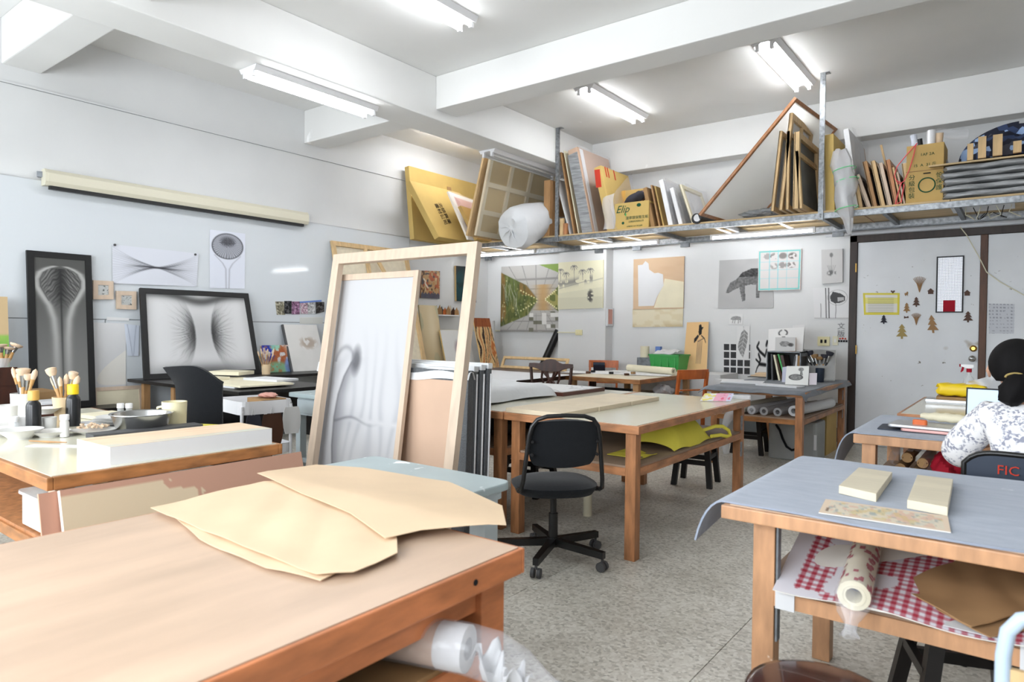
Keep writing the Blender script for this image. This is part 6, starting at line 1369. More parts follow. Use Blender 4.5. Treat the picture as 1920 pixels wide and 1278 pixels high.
def palms(u, v):
    img = bg_(u, (241, 237, 208)); img = mixc(img, (v > 0.60+0.1*(0.6-u))*0.5, (222, 220, 196)); img = mixc(img, (v > 0.75)*0.4, (210, 208, 186))
    for k, (x, y) in enumerate(((0.05, 0.16), (0.18, 0.24), (0.36, 0.10), (0.55, 0.20), (0.72, 0.18))):
        img = mixc(img, seg(u, v, (x, y), (x+0.01, 0.46-0.12*x), 0.005)*0.6, (90, 88, 92))
        for a in range(9): t = a*0.7; img = mixc(img, poly_line(u, v, [(x, y), (x+0.05*math.cos(t), y+0.03*math.sin(t)), (x+0.085*math.cos(t), y+0.05*math.sin(t)+0.035)], 0.005)*0.65, (92, 90, 100))
    img = mixc(img, gauss(v-(0.47-0.13*u), 0.07)*(u < 0.78)*(vnoise(u, v, 16, 12, 3) > 0.35)*0.6, (110, 108, 114)); img = mixc(img, (v > 0.36)*gauss(v-0.40+0.03*np.sin(u*7), 0.01)*(u > 0.7)*0.4, (130, 130, 130))
    img = mixc(img, seg(u, v, (0.02, 0.56), (0.75, 0.40), 0.006)*0.5, (120, 118, 120)); return mixc(img, blob(u, v, 0.73, 0.74, 0.045, 0.09, 0.8)*(vnoise(u, v, 26, 26, 5) > 0.45)*0.8, (70, 68, 70))
hang('canvas_painting', 'cream drawing of palm trees hung on the column', 'drawing', qy(8.425, (1047, 492), (1131, 487), (1130, 577), (1046, 580)), palms, 120, 120, 0.02, side=(232, 226, 190))
nb = PY(8.53, 1146, 594)
nbk = thing('pinned_notebook', 'small pink-covered pad hung on the side of the column', 'pad', (-4.78, 8.54, nb.z-0.13))
MB().ab((-4.79, 8.465, nb.z-0.13), (-4.765, 8.635, nb.z+0.13)).build('pages', 'white_paper', nbk, bevel=0.004); MB().ab((-4.766, 8.485, nb.z-0.10), (-4.762, 8.60, nb.z+0.11)).build('cover', 'pink_rose', nbk)
bo = thing('mounting_board', 'plywood board with torn white papers hanging on the back wall', 'board', (-4.0, YW, 1.35))
qb = qy(YW-0.02, (1188, 486), (1283, 480), (1281, 578), (1187, 580)); MB().slab(qb, 0.015).build('board', 'cardboard_pale', bo)
def plyq(u, v): return mixc(bg_(u, (222, 192, 160)), (vnoise(u, v, 3, 14, 3)-0.4)*0.6, (206, 168, 132))
picture('wood_face', qy(YW-0.021, (1188, 486), (1283, 480), (1281, 578), (1187, 580)), plyq, 20, 20, 0.001, bo)
def polyq(name, pts, m, d): MB().prism([PY(YW-d, x, y) for x, y in pts], (0, 0.0012, 0)).build(name, m, bo)
polyq('torn_paper', [(1196, 497), (1205, 496), (1210, 489), (1216, 494), (1217, 505), (1227, 512), (1234, 511), (1243, 514), (1244, 535), (1232, 556), (1226, 573), (1197, 574)], 'white_paper', 0.024)
polyq('torn_paper', [(1226, 577), (1233, 556), (1244, 533), (1246, 522), (1282, 528), (1281, 576)], 'cream_paper', 0.023)
cp = hang('torn_sheet', 'stained cream paper with a torn lower edge under the plywood board', 'paper', qy(YW-0.012, (1186, 579), (1281, 577), (1280, 612), (1186, 613)), lambda u, v: mixc(mixc(bg_(u, (238, 228, 200)), (vnoise(u, v, 6, 4, 3) > 0.6)*0.3, (216, 196, 150)), gauss(v-1, 0.2)*(vnoise(u, v, 8, 3, 8) > 0.5)*0.5, (200, 176, 130)), 30, 14, 0.002)
def bird(u, v):
    img = bg_(u, (243, 202, 146)); k = inpoly(u, v, [(0.58, 0.06), (0.66, 0.05), (0.70, 0.10), (0.78, 0.11), (0.72, 0.16), (0.70, 0.25), (0.60, 0.28), (0.56, 0.20)]); img = mixc(img, k, (38, 38, 40))
    img = mixc(img, inpoly(u, v, [(0.55, 0.25), (0.60, 0.30), (0.48, 0.40), (0.38, 0.44), (0.40, 0.34)]), (48, 46, 48)); img = mixc(img, poly_line(u, v, [(0.70, 0.28), (0.84, 0.34), (0.90, 0.42)], 0.012), (60, 56, 56)); img = mixc(img, poly_line(u, v, [(0.56, 0.40), (0.84, 0.33)], 0.01), (120, 100, 90))
    for x in (0.56, 0.62, 0.68, 0.74): img = mixc(img, seg(u, v, (x, 0.40), (x-0.02, 0.84), 0.014)*0.7, (110, 96, 88))
    return img
hang('bird_print', 'orange paper with a black bird-headed figure leaning by the door-side table', 'print', [PY(8.60, 1288, 604), PY(8.60, 1329, 603), V(PY(8.45, 1325, 696).x, 8.45, PY(8.45, 1325, 696).z), V(PY(8.45, 1280, 694).x, 8.45, PY(8.45, 1280, 694).z)], bird, 50, 90, 0.006)
def beast(u, v):
    img = bg_(u, (196, 196, 196)); img = mixc(img, (vnoise(u, v, 5, 5, 4)-0.3)*0.35, (168, 168, 168)); n = vnoise(u, v, 40, 40, 2)
    body = inpoly(u, v, [(0.14, 0.68), (0.17, 0.58), (0.22, 0.47), (0.34, 0.40), (0.44, 0.27), (0.60, 0.20), (0.76, 0.19), (0.84, 0.30), (0.86, 0.48), (0.80, 0.54), (0.60, 0.52), (0.50, 0.54), (0.40, 0.57), (0.30, 0.62), (0.20, 0.68)])
    leg = inpoly(u, v, [(0.38, 0.52), (0.50, 0.52), (0.50, 0.70), (0.51, 0.84), (0.45, 0.86), (0.42, 0.72)]); leg2 = inpoly(u, v, [(0.70, 0.5), (0.80, 0.5), (0.76, 0.68), (0.75, 0.80), (0.70, 0.80), (0.70, 0.66)])
    img = mixc(img, np.maximum(np.maximum(body, leg), leg2)*(0.45+0.4*n), (84, 84, 84)); return mixc(img, body*(v < 0.36)*(0.4+0.4*n), (44, 44, 44))
hang('animal_print', 'grey print of a sloping four-legged beast on the back wall', 'print', qy(YW-0.006, (1349, 488), (1450, 483), (1450, 577), (1346, 578)), beast, 100, 90, 0.002)
def teal(u, v):
    img = bg_(u, (226, 222, 220)); n = vnoise(u, v, 24, 24, 3)
    for k, (x, y) in enumerate(((0.22, 0.15), (0.38, 0.15), (0.58, 0.15), (0.80, 0.16), (0.38, 0.40), (0.58, 0.38), (0.78, 0.38))): img = mixc(img, blob(u, v, x, y, 0.075, 0.06, 0.5)*(n > 0.40)*(0.35+0.12*(k % 4)), (90, 86, 84))
    e = np.minimum(np.minimum(u, 1-u), np.minimum(v, 1-v)); img = mixc(img, ((e > 0.02) & (e < 0.055))*0.8, (110, 214, 208))
    for g in (0.27, 0.47, 0.68): img = mixc(img, (np.abs(u-g) < 0.008)*0.7+(np.abs(v-g-0.02) < 0.008)*0.7, (140, 220, 228))
    return img
hang('teal_board', 'white panel with teal tape grid and tiny animals on the back wall', 'panel', qy(YW-0.03, (1422, 470), (1503, 466), (1500, 543), (1421, 545)), teal, 90, 90, 0.022, side=(236, 206, 196))
def flower(u, v):
    img = bg_(u, (214, 213, 212)); img = mixc(img, blob(u, v, 0.47, 0.17, 0.06, 0.05, 0.6)*0.7, (110, 110, 110)); img = mixc(img, seg(u, v, (0.47, 0.2), (0.48, 0.72), 0.012)*0.5, (140, 140, 140))
    for s in (-0.22, -0.14, -0.05, 0.08, 0.2): img = mixc(img, poly_line(u, v, [(0.48+0.2*s, 0.74), (0.48+0.9*s, 0.48)], 0.012)*0.55, (130, 130, 130))
    return mixc(img, blob(u, v, 0.48, 0.70, 0.16, 0.06, 0.7)*(vnoise(u, v, 14, 10, 3) > 0.4)*0.7, (100, 100, 100))
hang('canvas_painting', 'small pale canvas of a single grey flower near the door', 'painting', qy(YW-0.03, (1540, 468), (1580, 466), (1580, 529), (1541, 532)), flower, 40, 60, 0.028, side=(190, 190, 190))
def hut(u, v):
    img = bg_(u, (238, 238, 239)); img = mixc(img, inpoly(u, v, [(0.46, 0.30), (0.54, 0.14), (0.74, 0.20), (0.86, 0.30), (0.86, 0.44), (0.74, 0.50), (0.60, 0.52), (0.48, 0.44)])*0.85, (60, 60, 62)); img = mixc(img, inpoly(u, v, [(0.66, 0.32), (0.84, 0.32), (0.84, 0.42), (0.67, 0.46)])*0.8, (220, 220, 220))
    for x, w in ((0.35, 0.012), (0.43, 0.014)): img = mixc(img, seg(u, v, (x, 0.02), (x-0.01, 0.98), w)*0.85, (60, 60, 62))
    img = mixc(img, seg(u, v, (0.20, 0.52), (0.19, 0.96), 0.007)*0.8+seg(u, v, (0.62, 0.54), (0.60, 0.99), 0.007)*0.8, (70, 70, 72)); img = mixc(img, gauss(np.hypot((u-0.66)/1.1, v-0.33)-0.24, 0.008)*0.5, (120, 120, 120)); return mixc(img, gauss(v-0.985, 0.008)*0.5, (120, 120, 120))
hang('pinned_drawing', 'ink sketch of a round hut on posts below the flower canvas', 'drawing', qy(YW-0.004, (1524, 540), (1594, 537), (1594, 597), (1527, 597)), hut, 70, 60, 0.001)
def wolf(u, v): return mixc(bg_(u, (238, 238, 238)), np.maximum.reduce([inpoly(u, v, [(0.08, 0.52), (0.2, 0.28), (0.5, 0.2), (0.85, 0.3), (0.9, 0.55), (0.6, 0.6), (0.3, 0.6)])]+[seg(u, v, a1, b1, 0.03) for a1, b1 in (((0.3, 0.5), (0.25, 0.85)), ((0.45, 0.5), (0.4, 0.88)), ((0.7, 0.5), (0.68, 0.88)), ((0.85, 0.5), (0.82, 0.8)))])*0.6*(0.6+0.4*vnoise(u, v, 20, 20, 2)), (80, 80, 82))
hang('pinned_drawing', 'tiny wolf print pinned under the beast print', 'print', qy(YW-0.004, (1368, 588), (1393, 588), (1392, 608), (1367, 608)), wolf, 40, 30, 0.001)
def squares(u, v): a1 = (u*4) % 1; b1 = (v*4) % 1; return mixc(bg_(u, (240, 240, 240)), ((a1 > 0.10) & (a1 < 0.90) & (b1 > 0.09) & (b1 < 0.91))*(0.86+0.1*vnoise(u, v, 40, 40, 3)), (48, 48, 50))
hang('square_grid_print', 'sheet of sixteen black squares on the back wall', 'print', qy(YW-0.003, (1356, 643), (1408, 644), (1407, 703), (1356, 701)), squares, 64, 64, 0.001)
def leaf(u, v):
    cx = 0.5+0.08*np.sin(v*7); w = np.interp(v, [0.1, 0.2, 0.45, 0.62, 0.8, 0.94], [0.02, 0.26, 0.34, 0.34, 0.18, 0.0]); k = (np.abs(u-cx) < w).astype(float); img = mixc(bg_(u, (238, 238, 238)), k*0.7, (112, 112, 112))
    img = mixc(img, k*(np.abs(((v*8-np.abs(u-cx)*3) % 1)-0.5) < 0.09)*0.8, (225, 225, 225)); return mixc(img, gauss(u-cx, 0.02)*k*0.7, (225, 225, 225))
hang('pinned_drawing', 'narrow paper with a grey feather-like leaf over the square grid', 'print', qy(YW-0.008, (1382, 612), (1406, 611), (1404, 675), (1381, 674)), leaf, 36, 70, 0.001)
def branch(u, v):
    img = bg_(u, (236, 236, 236))
    for P_, w in (([(0.3, 0.08), (0.15, 0.2), (0.4, 0.34), (0.8, 0.48), (0.9, 0.3)], 0.045), ([(0.3, 0.42), (0.45, 0.58), (0.35, 0.7), (0.85, 0.74)], 0.05), ([(0.1, 0.56), (0.4, 0.68), (0.2, 0.82), (0.1, 0.97)], 0.03), ([(0.95, 0.05), (0.88, 0.15)], 0.06)): img = mixc(img, poly_line(u, v, P_, w), (36, 36, 38))
    return img
hang('pinned_drawing', 'narrow print of black twisting branches beside the book box', 'print', qy(YW-0.003, (1416, 637), (1440, 637), (1439, 700), (1414, 702)), branch, 36, 70, 0.001)
text('ink_characters', '文\n版', 0.085, PY(YW-0.002, 1577, 616), (1, 0, 0), (0, 0, 1), 'pencil', wall_back)
text('ink_sticker', '■■■■', 0.03, PY(YW-0.002, 1580, 641), (1, 0, 0), (0, 0, 1), 'ink', wall_back); text('ink_sticker', '▲●▲', 0.03, PY(YW-0.0022, 1580, 636), (1, 0, 0), (0, 0, 1), 'ink_red', wall_back)
def plate(name, label, x0, x1, y0, y1, m, n=2):
    a1, b1 = PY(YW, x0, y1), PY(YW, x1, y0); t = thing(name, label, 'switch', ((a1.x+b1.x)/2, YW, a1.z)); MB().ab((a1.x, YW-0.012, a1.z), (b1.x, YB, b1.z)).build('switch_plate', m, t, bevel=0.004)
    for k in range(n): f_ = (k+1)/(n+1); x = a1.x+(b1.x-a1.x)*f_; MB().ab((x-0.012, YW-0.017, (a1.z+b1.z)/2-0.02), (x+0.012, YW-0.012, (a1.z+b1.z)/2+0.02)).build('rocker', 'ink' if m == 'switch_cream' else 'ceramic', t)
plate('light_switch', 'yellowed double switch plate by the door', 1533, 1556, 631, 648, 'switch_cream', 2); plate('wall_box', 'small beige control box next to the yellowed switch plate', 1561, 1572, 630, 647, 'conduit', 1)

# ---------------------------------------------------------------- notices and cut-outs on the doors
YN = YDF-0.002
def notice(u, v):
    img = bg_(u, (240, 238, 232)); e = np.minimum(np.minimum(u, 1-u)*1.6, np.minimum(v, 1-v)); img = mixc(img, (v > 0.22)*(v < 0.48)*0.75, (244, 236, 120)); img = mixc(img, ((v*14) % 1 < 0.35)*(u > 0.12)*(u < 0.85)*(v > 0.2)*(v < 0.9)*0.35, (90, 90, 90)); return mixc(img, (e < 0.10)*0.95, (236, 222, 84))
hang('door_notice', 'printed notice bordered with yellow tape on the door', 'notice', qy(YN, (1618, 549), (1687, 549), (1686, 590), (1620, 590)), notice, 60, 40, 0.001)
def cutout(label, pts, m, cat='door ornament'):
    return one('paper_ornament', MB().prism([PY(YN-0.003, x, y) for x, y in pts], (0, 0.003, 0)), m, label, cat, 'door cut-outs')
def tree(cx, cy, w, h, n=3, trunk=0.16):
    L_ = []; 
    for k in range(n): y1 = cy+h*(1-trunk)*(k+1)/n; L_ += [(cx+w*(0.35+0.65*(k+1)/n)/2, y1), (cx+w*(0.18+0.2*(k+1)/n)/2, y1-0.5)]
    L_[-1] = (cx+w*0.09, cy+h*(1-trunk)); half = [(cx, cy)]+L_+[(cx+w*0.09, cy+h)]
    return half+[(2*cx-x, y) for x, y in reversed(half[1:])]
cutout('gold tree cut-out, the largest on the left of the door', tree(1691, 607, 22, 28), 'gold_card')
cutout('brown tree cut-out with a bow in the middle of the door', [(x+ (y-590)*0.12, y) for x, y in tree(1746, 590, 22, 34)], 'kraft_brown')
cutout('dark red tree cut-out above the brown tree', tree(1718, 556, 15, 19), 'leather_brown')
cutout('tan tree cut-out left of the dark red tree', tree(1700, 567, 14, 19), 'cardboard_dark')
cutout('dark red tree cut-out at the right of the door window', tree(1815, 583, 20, 21), 'leather_brown')
cutout('black and grey tree cut-out under the notice', tree(1657, 590, 14, 17), 'cloth_dark')
for lab, cx, cy in (('small dark house cut-out left of the door window', 1745, 546), ('small red-brown house cut-out right of the door window', 1813.5, 549)):
    cutout(lab, [(cx-5, cy+5), (cx-5, cy), (cx-7, cy), (cx, cy-6), (cx+7, cy), (cx+5, cy), (cx+5, cy+5)], 'leather_brown')
cutout('tiny dark heart cut-out above the notice', [(1674, 550), (1670, 546), (1670, 545), (1672, 544), (1674, 546), (1676, 544), (1678, 545), (1678, 546)], 'leather_brown')
cutout('tiny reindeer cut-out beside the notice', [(1696, 552), (1696, 549), (1699, 549), (1701, 546), (1703, 548), (1702, 551), (1702, 555), (1700, 552), (1698, 555)], 'cardboard_dark')
cutout('small dark red bow cut-out under the tan tree', [(1695, 592), (1699, 594), (1703, 592), (1704, 596), (1699, 596), (1695, 597)], 'leather_brown')
for lab, cx, cy, s in (('dried grass sprig taped high on the door', 1724, 548, 1.0), ('dried grass sprig taped below the red tree', 1718, 609, 0.75)):
    t = thing('dried_sprig', lab, 'sprig', PY(YN, cx, cy))
    for k in range(9):
        a1 = -0.9+1.8*k/8; MB().tube([PY(YN-0.004, cx, cy), PY(YN-0.008, cx+10*s*math.sin(a1)*0.6, cy-16*s), PY(YN-0.006, cx+20*s*math.sin(a1)*0.75, cy-30*s*math.cos(a1*0.6))], 0.0025, 5).build('stem', 'kraft_brown', t)
dw = thing('door_window', 'black-framed door window covered by a white grille with a red square', 'window', PY(YN, 1782, 586))
qd = qy(YN-0.012, (1756, 481), (1808, 480), (1805, 587), (1754, 586)); zt2, zb2 = qd[0].z, qd[3].z; xl2, xr2 = qd[3].x, qd[1].x
frame_bars(dw, [V(xl2, YN-0.012, zt2), V(xr2, YN-0.012, zt2), V(xr2, YN-0.012, zb2), V(xl2, YN-0.012, zb2)], 0.012, 0.012, 'black_frame', 'frame_bar')
MB().ab((xl2+0.01, YN-0.003, zb2+0.01), (xr2-0.01, YN-0.001, zt2-0.01)).build('backing', 'window_back', dw)
gr = MB()
for k in range(1, 18): x = xl2+(xr2-xl2)*k/18; gr.ab((x-0.0016, YN-0.0075, zb2+0.01), (x+0.0016, YN-0.005, zt2-0.01))
for k in range(1, 36): z_ = zb2+(zt2-zb2)*k/36; gr.ab((xl2+0.01, YN-0.0085, z_-0.0016), (xr2-0.01, YN-0.006, z_+0.0016))
gr.build('grille', 'grille_grey', dw)
rq = qy(YN-0.009, (1769, 563), (1791, 563), (1790, 587), (1768, 587)); MB().ab((rq[3].x, YN-0.011, rq[3].z+0.01), (rq[1].x, YN-0.0087, rq[0].z)).build('red_square', 'red_fabric', dw)
hang('pinned_paper', 'handwritten timetable sheet pinned right of the door post', 'paper', qy(YN, (1854, 569), (1902, 570), (1901, 625), (1854, 625)), lambda u, v: mixc(bg_(u, (214, 217, 224)), ((v*9) % 1 < 0.3)*((u*7) % 1 < 0.6)*(vnoise(u, v, 14, 14, 3) > 0.35)*0.5, (110, 112, 125)), 40, 44, 0.001)
one('hanging_cable', MB().tube([PY(8.40, 1800, 425), PY(8.50, 1812, 440), PY(8.55, 1836, 482), PY(8.58, 1850, 510), PY(8.6, 1875, 528), PY(8.6, 1920, 553), PY(8.6, 1960, 575)], 0.005, 6), 'conduit', 'thin pale cable drooping from the shelf across the door', 'cable')

# ================================================================== table under the prints (by the door)
Z8 = 0.752
felt8 = one('felt_cover', MB().grid(lambda u, v: (-2.56+1.0*u+0.012*math.sin(9*v), 6.36+1.96*v, Z8+0.007-(0.035*max(0, 0.06-u)/0.06 + 0.05*max(0, u-0.97)/0.03 + 0.03*max(0, 0.03-v)/0.03)+0.004*math.sin(23*u)*(v < 0.05)), 30, 30, 0.005), 'felt_dark', 'dark grey felt on the table by the door', 'felt cover')
Z8 += 0.0085
def at8(x, y, z=None): return PZ(Z8 if z is None else z, x, y)
bxs = thing('book_box', 'grey metal box shelf of leaning books on the door-side table', 'box shelf', (-2.2, 7.85, Z8))
ya8 = 7.55; xa8, xb8 = PY(ya8, 1437, 690).x, PY(ya8, 1501, 690).x; zt8 = PY(ya8, 1470, 659).z
for a1, b1 in (((xa8, ya8, Z8), (xa8+0.01, ya8+0.3, zt8)), ((xb8-0.01, ya8, Z8), (xb8, ya8+0.3, zt8)), ((xa8, ya8, zt8-0.01), (xb8, ya8+0.3, zt8)), ((xa8, ya8, Z8), (xb8, ya8+0.3, Z8+0.008)), ((xa8, ya8+0.29, Z8), (xb8, ya8+0.3, zt8))): MB().ab(a1, b1).build('panel', 'galv_dull', bxs)
hb = zt8-Z8-0.03
for k, (f_, w_, sl, m, lab) in enumerate(((0.05, 0.016, 0.02, 'caster_grey', 'grey book at the left end of the metal box'), (0.12, 0.02, 0.10, 'cream_paper', 'cream book leaning in the metal box'), (0.19, 0.012, 0.12, 'leather_brown', 'red-brown book leaning in the metal box'), (0.25, 0.018, 0.13, 'green_plastic', 'green book leaning in the metal box'), (0.33, 0.03, 0.10, 'dark_brown_wood', 'dark thick book leaning in the metal box'), (0.66, 0.02, -0.05, 'caster_grey', 'grey book leaning right in the metal box'), (0.75, 0.02, -0.02, 'white_paper', 'white book near the right of the metal box'), (0.84, 0.022, 0.0, 'cardboard_dark', 'tan book near the right of the metal box'), (0.92, 0.016, 0.0, 'black_plastic', 'black book at the right end of the metal box'))):
    x = xa8+(xb8-xa8)*f_+0.02; hh = hb*(0.97-0.03*(k % 3)); s_ = sl*0.6
    one('book', MB().prism([(x+s_*0.0, ya8+0.02, Z8+0.009), (x+w_, ya8+0.02, Z8+0.009), (x+w_-s_, ya8+0.02, Z8+0.009+hh), (x-s_, ya8+0.02, Z8+0.009+hh)] if s_ < 0 else [(x+s_, ya8+0.02, Z8+0.009), (x+w_+s_, ya8+0.02, Z8+0.009), (x+w_, ya8+0.02, Z8+0.009+hh), (x, ya8+0.02, Z8+0.009+hh)], (0, 0.2, 0)), m, lab, 'book', 'books in the metal box')
one('dark_sheet', MB().ab((xa8+0.012, ya8+0.262, Z8+0.01), (xb8-0.012, ya8+0.286, zt8-0.012)), 'black_plastic', 'dark patterned sheet at the back of the metal box', 'sheet')
def canv(name, label, px4, Y0, Y1, fn, nu=40, nv=40, th=0.012, cat='print', side=(235, 233, 228)):
    a1, b1, c1_, d1_ = px4; return hang(name, label, cat, [PY(Y0, *a1), PY(Y0, *b1), PY(Y1, *c1_), PY(Y1, *d1_)], fn, nu, nv, th, side=side)
def headp(u, v):
    img = bg_(u, (238, 238, 237))
    for s in (-1, 1): img = mixc(img, gauss(np.hypot((u-0.42)/0.9, (v-0.20))-0.13, 0.02)*((u-0.42)*s > 0.03)*(v < 0.28), (40, 40, 42))
    img = mixc(img, ((v > 0.36) & (v < 0.40) & (u > 0.38) & (u < 0.50))*0.7, (80, 80, 80)); return img
canv('print_card', 'white card with two black horn curves, standing on the book box', ((1441, 617), (1508, 613), (1505, 659), (1440, 660)), 8.0, 7.83, headp, 50, 36, 0.004)
def rhino(u, v): return mixc(mixc(bg_(u, (205, 205, 204)), inpoly(u, v, [(0.2, 0.45), (0.35, 0.28), (0.6, 0.3), (0.8, 0.45), (0.85, 0.65), (0.7, 0.6), (0.5, 0.7), (0.3, 0.65)])*(0.4+0.5*vnoise(u, v, 16, 16, 3)), (110, 110, 110)), blob(u, v, 0.78, 0.55, 0.10, 0.10, 0.6)*0.7, (60, 60, 60))
canv('print_card', 'small grey canvas of a horned head in front of the horn card', ((1454, 632), (1492, 632), (1491, 658), (1453, 658)), 7.80, 7.70, rhino, 36, 30, 0.014, side=(214, 160, 120))
canv('print_card', 'white card behind, right part of the pair above the book box', ((1486, 610), (1510, 608), (1506, 659), (1486, 659)), 8.08, 7.9, lambda u, v: bg_(u, (226, 226, 226)), 8, 8, 0.004)
def stain(u, v): return mixc(mixc(bg_(u, (178, 178, 176)), (vnoise(u, v, 5, 5, 3)-0.3)*0.5, (140, 140, 138)), blob(u, v, 0.62, 0.08, 0.14, 0.08, 0.8)*0.4, (110, 110, 108))
canv('canvas_painting', 'smoky grey canvas leaning behind the brush jar', ((1500, 654), (1567, 656), (1565, 712), (1497, 712)), 7.98, 7.75, stain, 40, 40, 0.02, 'painting')
def coil(u, v):
    img = bg_(u, (240, 240, 236)); n = vnoise(u, v, 30, 30, 3); k = np.maximum(blob(u, v, 0.45, 0.60, 0.29, 0.15, 0.15), np.maximum(blob(u, v, 0.66, 0.18, 0.11, 0.09, 0.2), inpoly(u, v, [(0.62, 0.26), (0.72, 0.26), (0.76, 0.50), (0.62, 0.50)])))
    img = mixc(img, k*(0.5+0.4*n), (96, 96, 96)); return mixc(img, gauss(np.hypot((u-0.45)/0.29, (v-0.60)/0.15)-1, 0.08)*0.8, (50, 50, 50))
canv('print_card', 'white card with a dark coiled creature standing at the table front', ((1475, 686), (1517, 686), (1515, 722), (1472, 720)), 7.06, 6.98, coil, 60, 50, 0.006)
canv('print_card', 'lilac card edge just left of the coiled creature card', ((1467, 688), (1475, 687), (1472, 716), (1466, 716)), 7.14, 7.08, lambda u, v: bg_(u, (204, 206, 224)), 4, 4, 0.004)
canv('note_card', 'blank pale pink card right of the coiled creature card', ((1517, 699), (1532, 699), (1531, 721), (1517, 721)), 7.06, 7.0, lambda u, v: bg_(u, (222, 214, 220)), 4, 4, 0.003, 'card')
c8 = at8(1537, 716); cup('brush_pot', 'dark cup of wide brushes on the door-side table', (c8.x, c8.y, Z8), 0.04, 0.045, 0.15, 'navy')
c9 = at8(1525, 712); 
for k in range(6): brush(['black wide brush far left in the dark cup', 'black wide brush in the dark cup, second from left', 'tan wide brush left of middle in the dark cup', 'tan wide brush right of middle in the dark cup', 'dark tipped brush in the dark cup, second from right', 'dark wide brush far right in the dark cup'][k], V(c8.x-0.01, c8.y+0.10, Z8+0.012), V(c8.x-0.20+0.055*k, c8.y+0.12, Z8+0.30+0.03*math.sin(k*1.4+0.6)), 'flat', group='brushes in the dark cup', hm='brush_handle' if 1 < k < 5 else 'black_plastic', s=2.3, bm='cardboard_dark' if k in (2, 3) else 'cloth_dark')
for k, (px, r_, h_, lab) in enumerate((((1545, 712), 0.03, 0.10, 'clear jar right of the dark brush cup'), ((1553, 714), 0.025, 0.08, 'small dark-lidded clear jar on the door-side table'), ((1560, 712), 0.02, 0.07, 'tiny clear vial at the jar row end'))):
    p = at8(*px); bottle('jar', lab, (p.x, p.y, Z8), r_, h_, 'clear_bottle', 'black_plastic' if k else 'aluminium', r_*0.9, 0.02)
p = PZ(Z8, 1575, 706); sp2 = thing('spray_bottle', 'clear spray bottle with a black trigger beside the door frame', 'spray bottle', (p.x-0.06, p.y-0.15, Z8)); L2 = Matrix.Translation((p.x-0.06, p.y-0.15, Z8))
MB(L2).lathe([(0, 0), (0.04, 0), (0.04, 0.13), (0.03, 0.17), (0.014, 0.19), (0, 0.19)], (0, 0, 0), 18).build('bottle', 'clear_bottle', sp2); MB(L2).lathe([(0, 0.0), (0.037, 0.004), (0.037, 0.07), (0, 0.07)], (0, 0, 0), 16).build('liquid', 'caster_grey', sp2)
MB(L2).ab((-0.035, -0.02, 0.19), (0.035, 0.02, 0.30)).build('head', 'black_plastic', sp2, bevel=0.006); MB(L2).prism([(0.03, -0.006, 0.28), (0.07, -0.006, 0.24), (0.06, -0.006, 0.23), (0.03, -0.006, 0.25)], (0, 0.012, 0)).build('trigger', 'black_plastic', sp2)
def flat8(name, label, px, w, d, h, m, rz, z=0.0, cat='paper'): p = at8(*px); return flat(name, label, cat, (p.x, p.y, Z8+z), w, d, h, m, rz)
flat8('envelope', 'upper kraft envelope in front of the metal book box', (1447, 706), 0.34, 0.22, 0.016, 'kraft', R(6), 0.028, 'envelope'); flat8('envelope', 'lower kraft envelope in front of the metal book box', (1443, 707), 0.36, 0.24, 0.016, 'kraft', R(-4), 0.01, 'envelope')
flat8('envelope', 'grey folder under the kraft envelopes', (1440, 707), 0.40, 0.28, 0.008, 'caster_grey', R(3), 0.0, 'folder')
flat8('paper_pad', 'long white pad at the left front of the door-side table', (1392, 717), 0.42, 0.3, 0.014, 'white_paper', R(12)); flat8('paper_pad', 'white open booklet in front of the coiled creature card', (1462, 724), 0.42, 0.18, 0.014, 'white_paper', R(-10)); flat8('paper_pad', 'thin white sheet left of the envelopes', (1368, 712), 0.3, 0.22, 0.004, 'white_paper', R(20))
# on the shelf and below
for k, (x, z, m, lab) in enumerate(((-2.20, 0.553, 'cream_paper', 'cream paper roll nearest the hanging plastic under the door-side table'), (-2.09, 0.545, 'white_paper', 'white paper roll with a dark core under the door-side table'), (-1.98, 0.54, 'cloudy_film', 'film-wrapped roll under the door-side table'), (-1.86, 0.54, 'cloudy_film', 'second film-wrapped roll under the door-side table'), (-1.72, 0.56, 'white_paper', 'thick white roll beside the near leg under the door-side table'))):
    roll('paper_roll', lab, (x+0.1, 7.6, z), (x, 6.50+0.02*k, z), 0.05 if k in (0, 4) else 0.04, m, bag=0.03 if k in (0, 1) else None, knot=V(0, 0, -0.01))
hp_ = [V(-2.24, 6.48, 0.54), V(-2.27, 6.40, 0.47), V(-2.30, 6.38, 0.38), V(-2.31, 6.38, 0.32), V(-2.29, 6.39, 0.20), V(-2.28, 6.39, 0.12)]
one('film_tail', MB().tube(hp_, [0.05, 0.045, 0.03, 0.018, 0.04, 0.03], 10), 'cloudy_film', 'twisted plastic tail hanging from the shelf under the door-side table', 'film')
gb = thing('canvas_bag', 'grey canvas storage bag with a black strap under the door-side table', 'bag', (-1.95, 7.2, 0))
g0_, g1_ = PY(7.1, 1440, 780), PY(7.1, 1533, 780)
MB().rbox(((g0_.x+g1_.x)/2, 7.28, 0.20), (g1_.x-g0_.x, 0.36, 0.40), 0.04).build('body', 'grey_canvas', gb, bevel=0.02)
MB().tube([(-2.02, 7.085, 0.35), (-1.98, 7.07, 0.30), (-1.95, 7.065, 0.22), (-1.91, 7.07, 0.14), (-1.86, 7.07, 0.11), (-1.80, 7.085, 0.13)], 0.012, 6).build('strap', 'black_fabric', gb); MB().ab((g1_.x-0.03, 7.095, 0.13), (g1_.x-0.005, 7.101, 0.28)).build('tag', 'white_paper', gb)
one('carton', MB().ab((-2.25, 7.62, 0), (-1.66, 8.1, 0.44)), 'cardboard', 'brown carton behind the grey canvas bag under the table', 'carton')

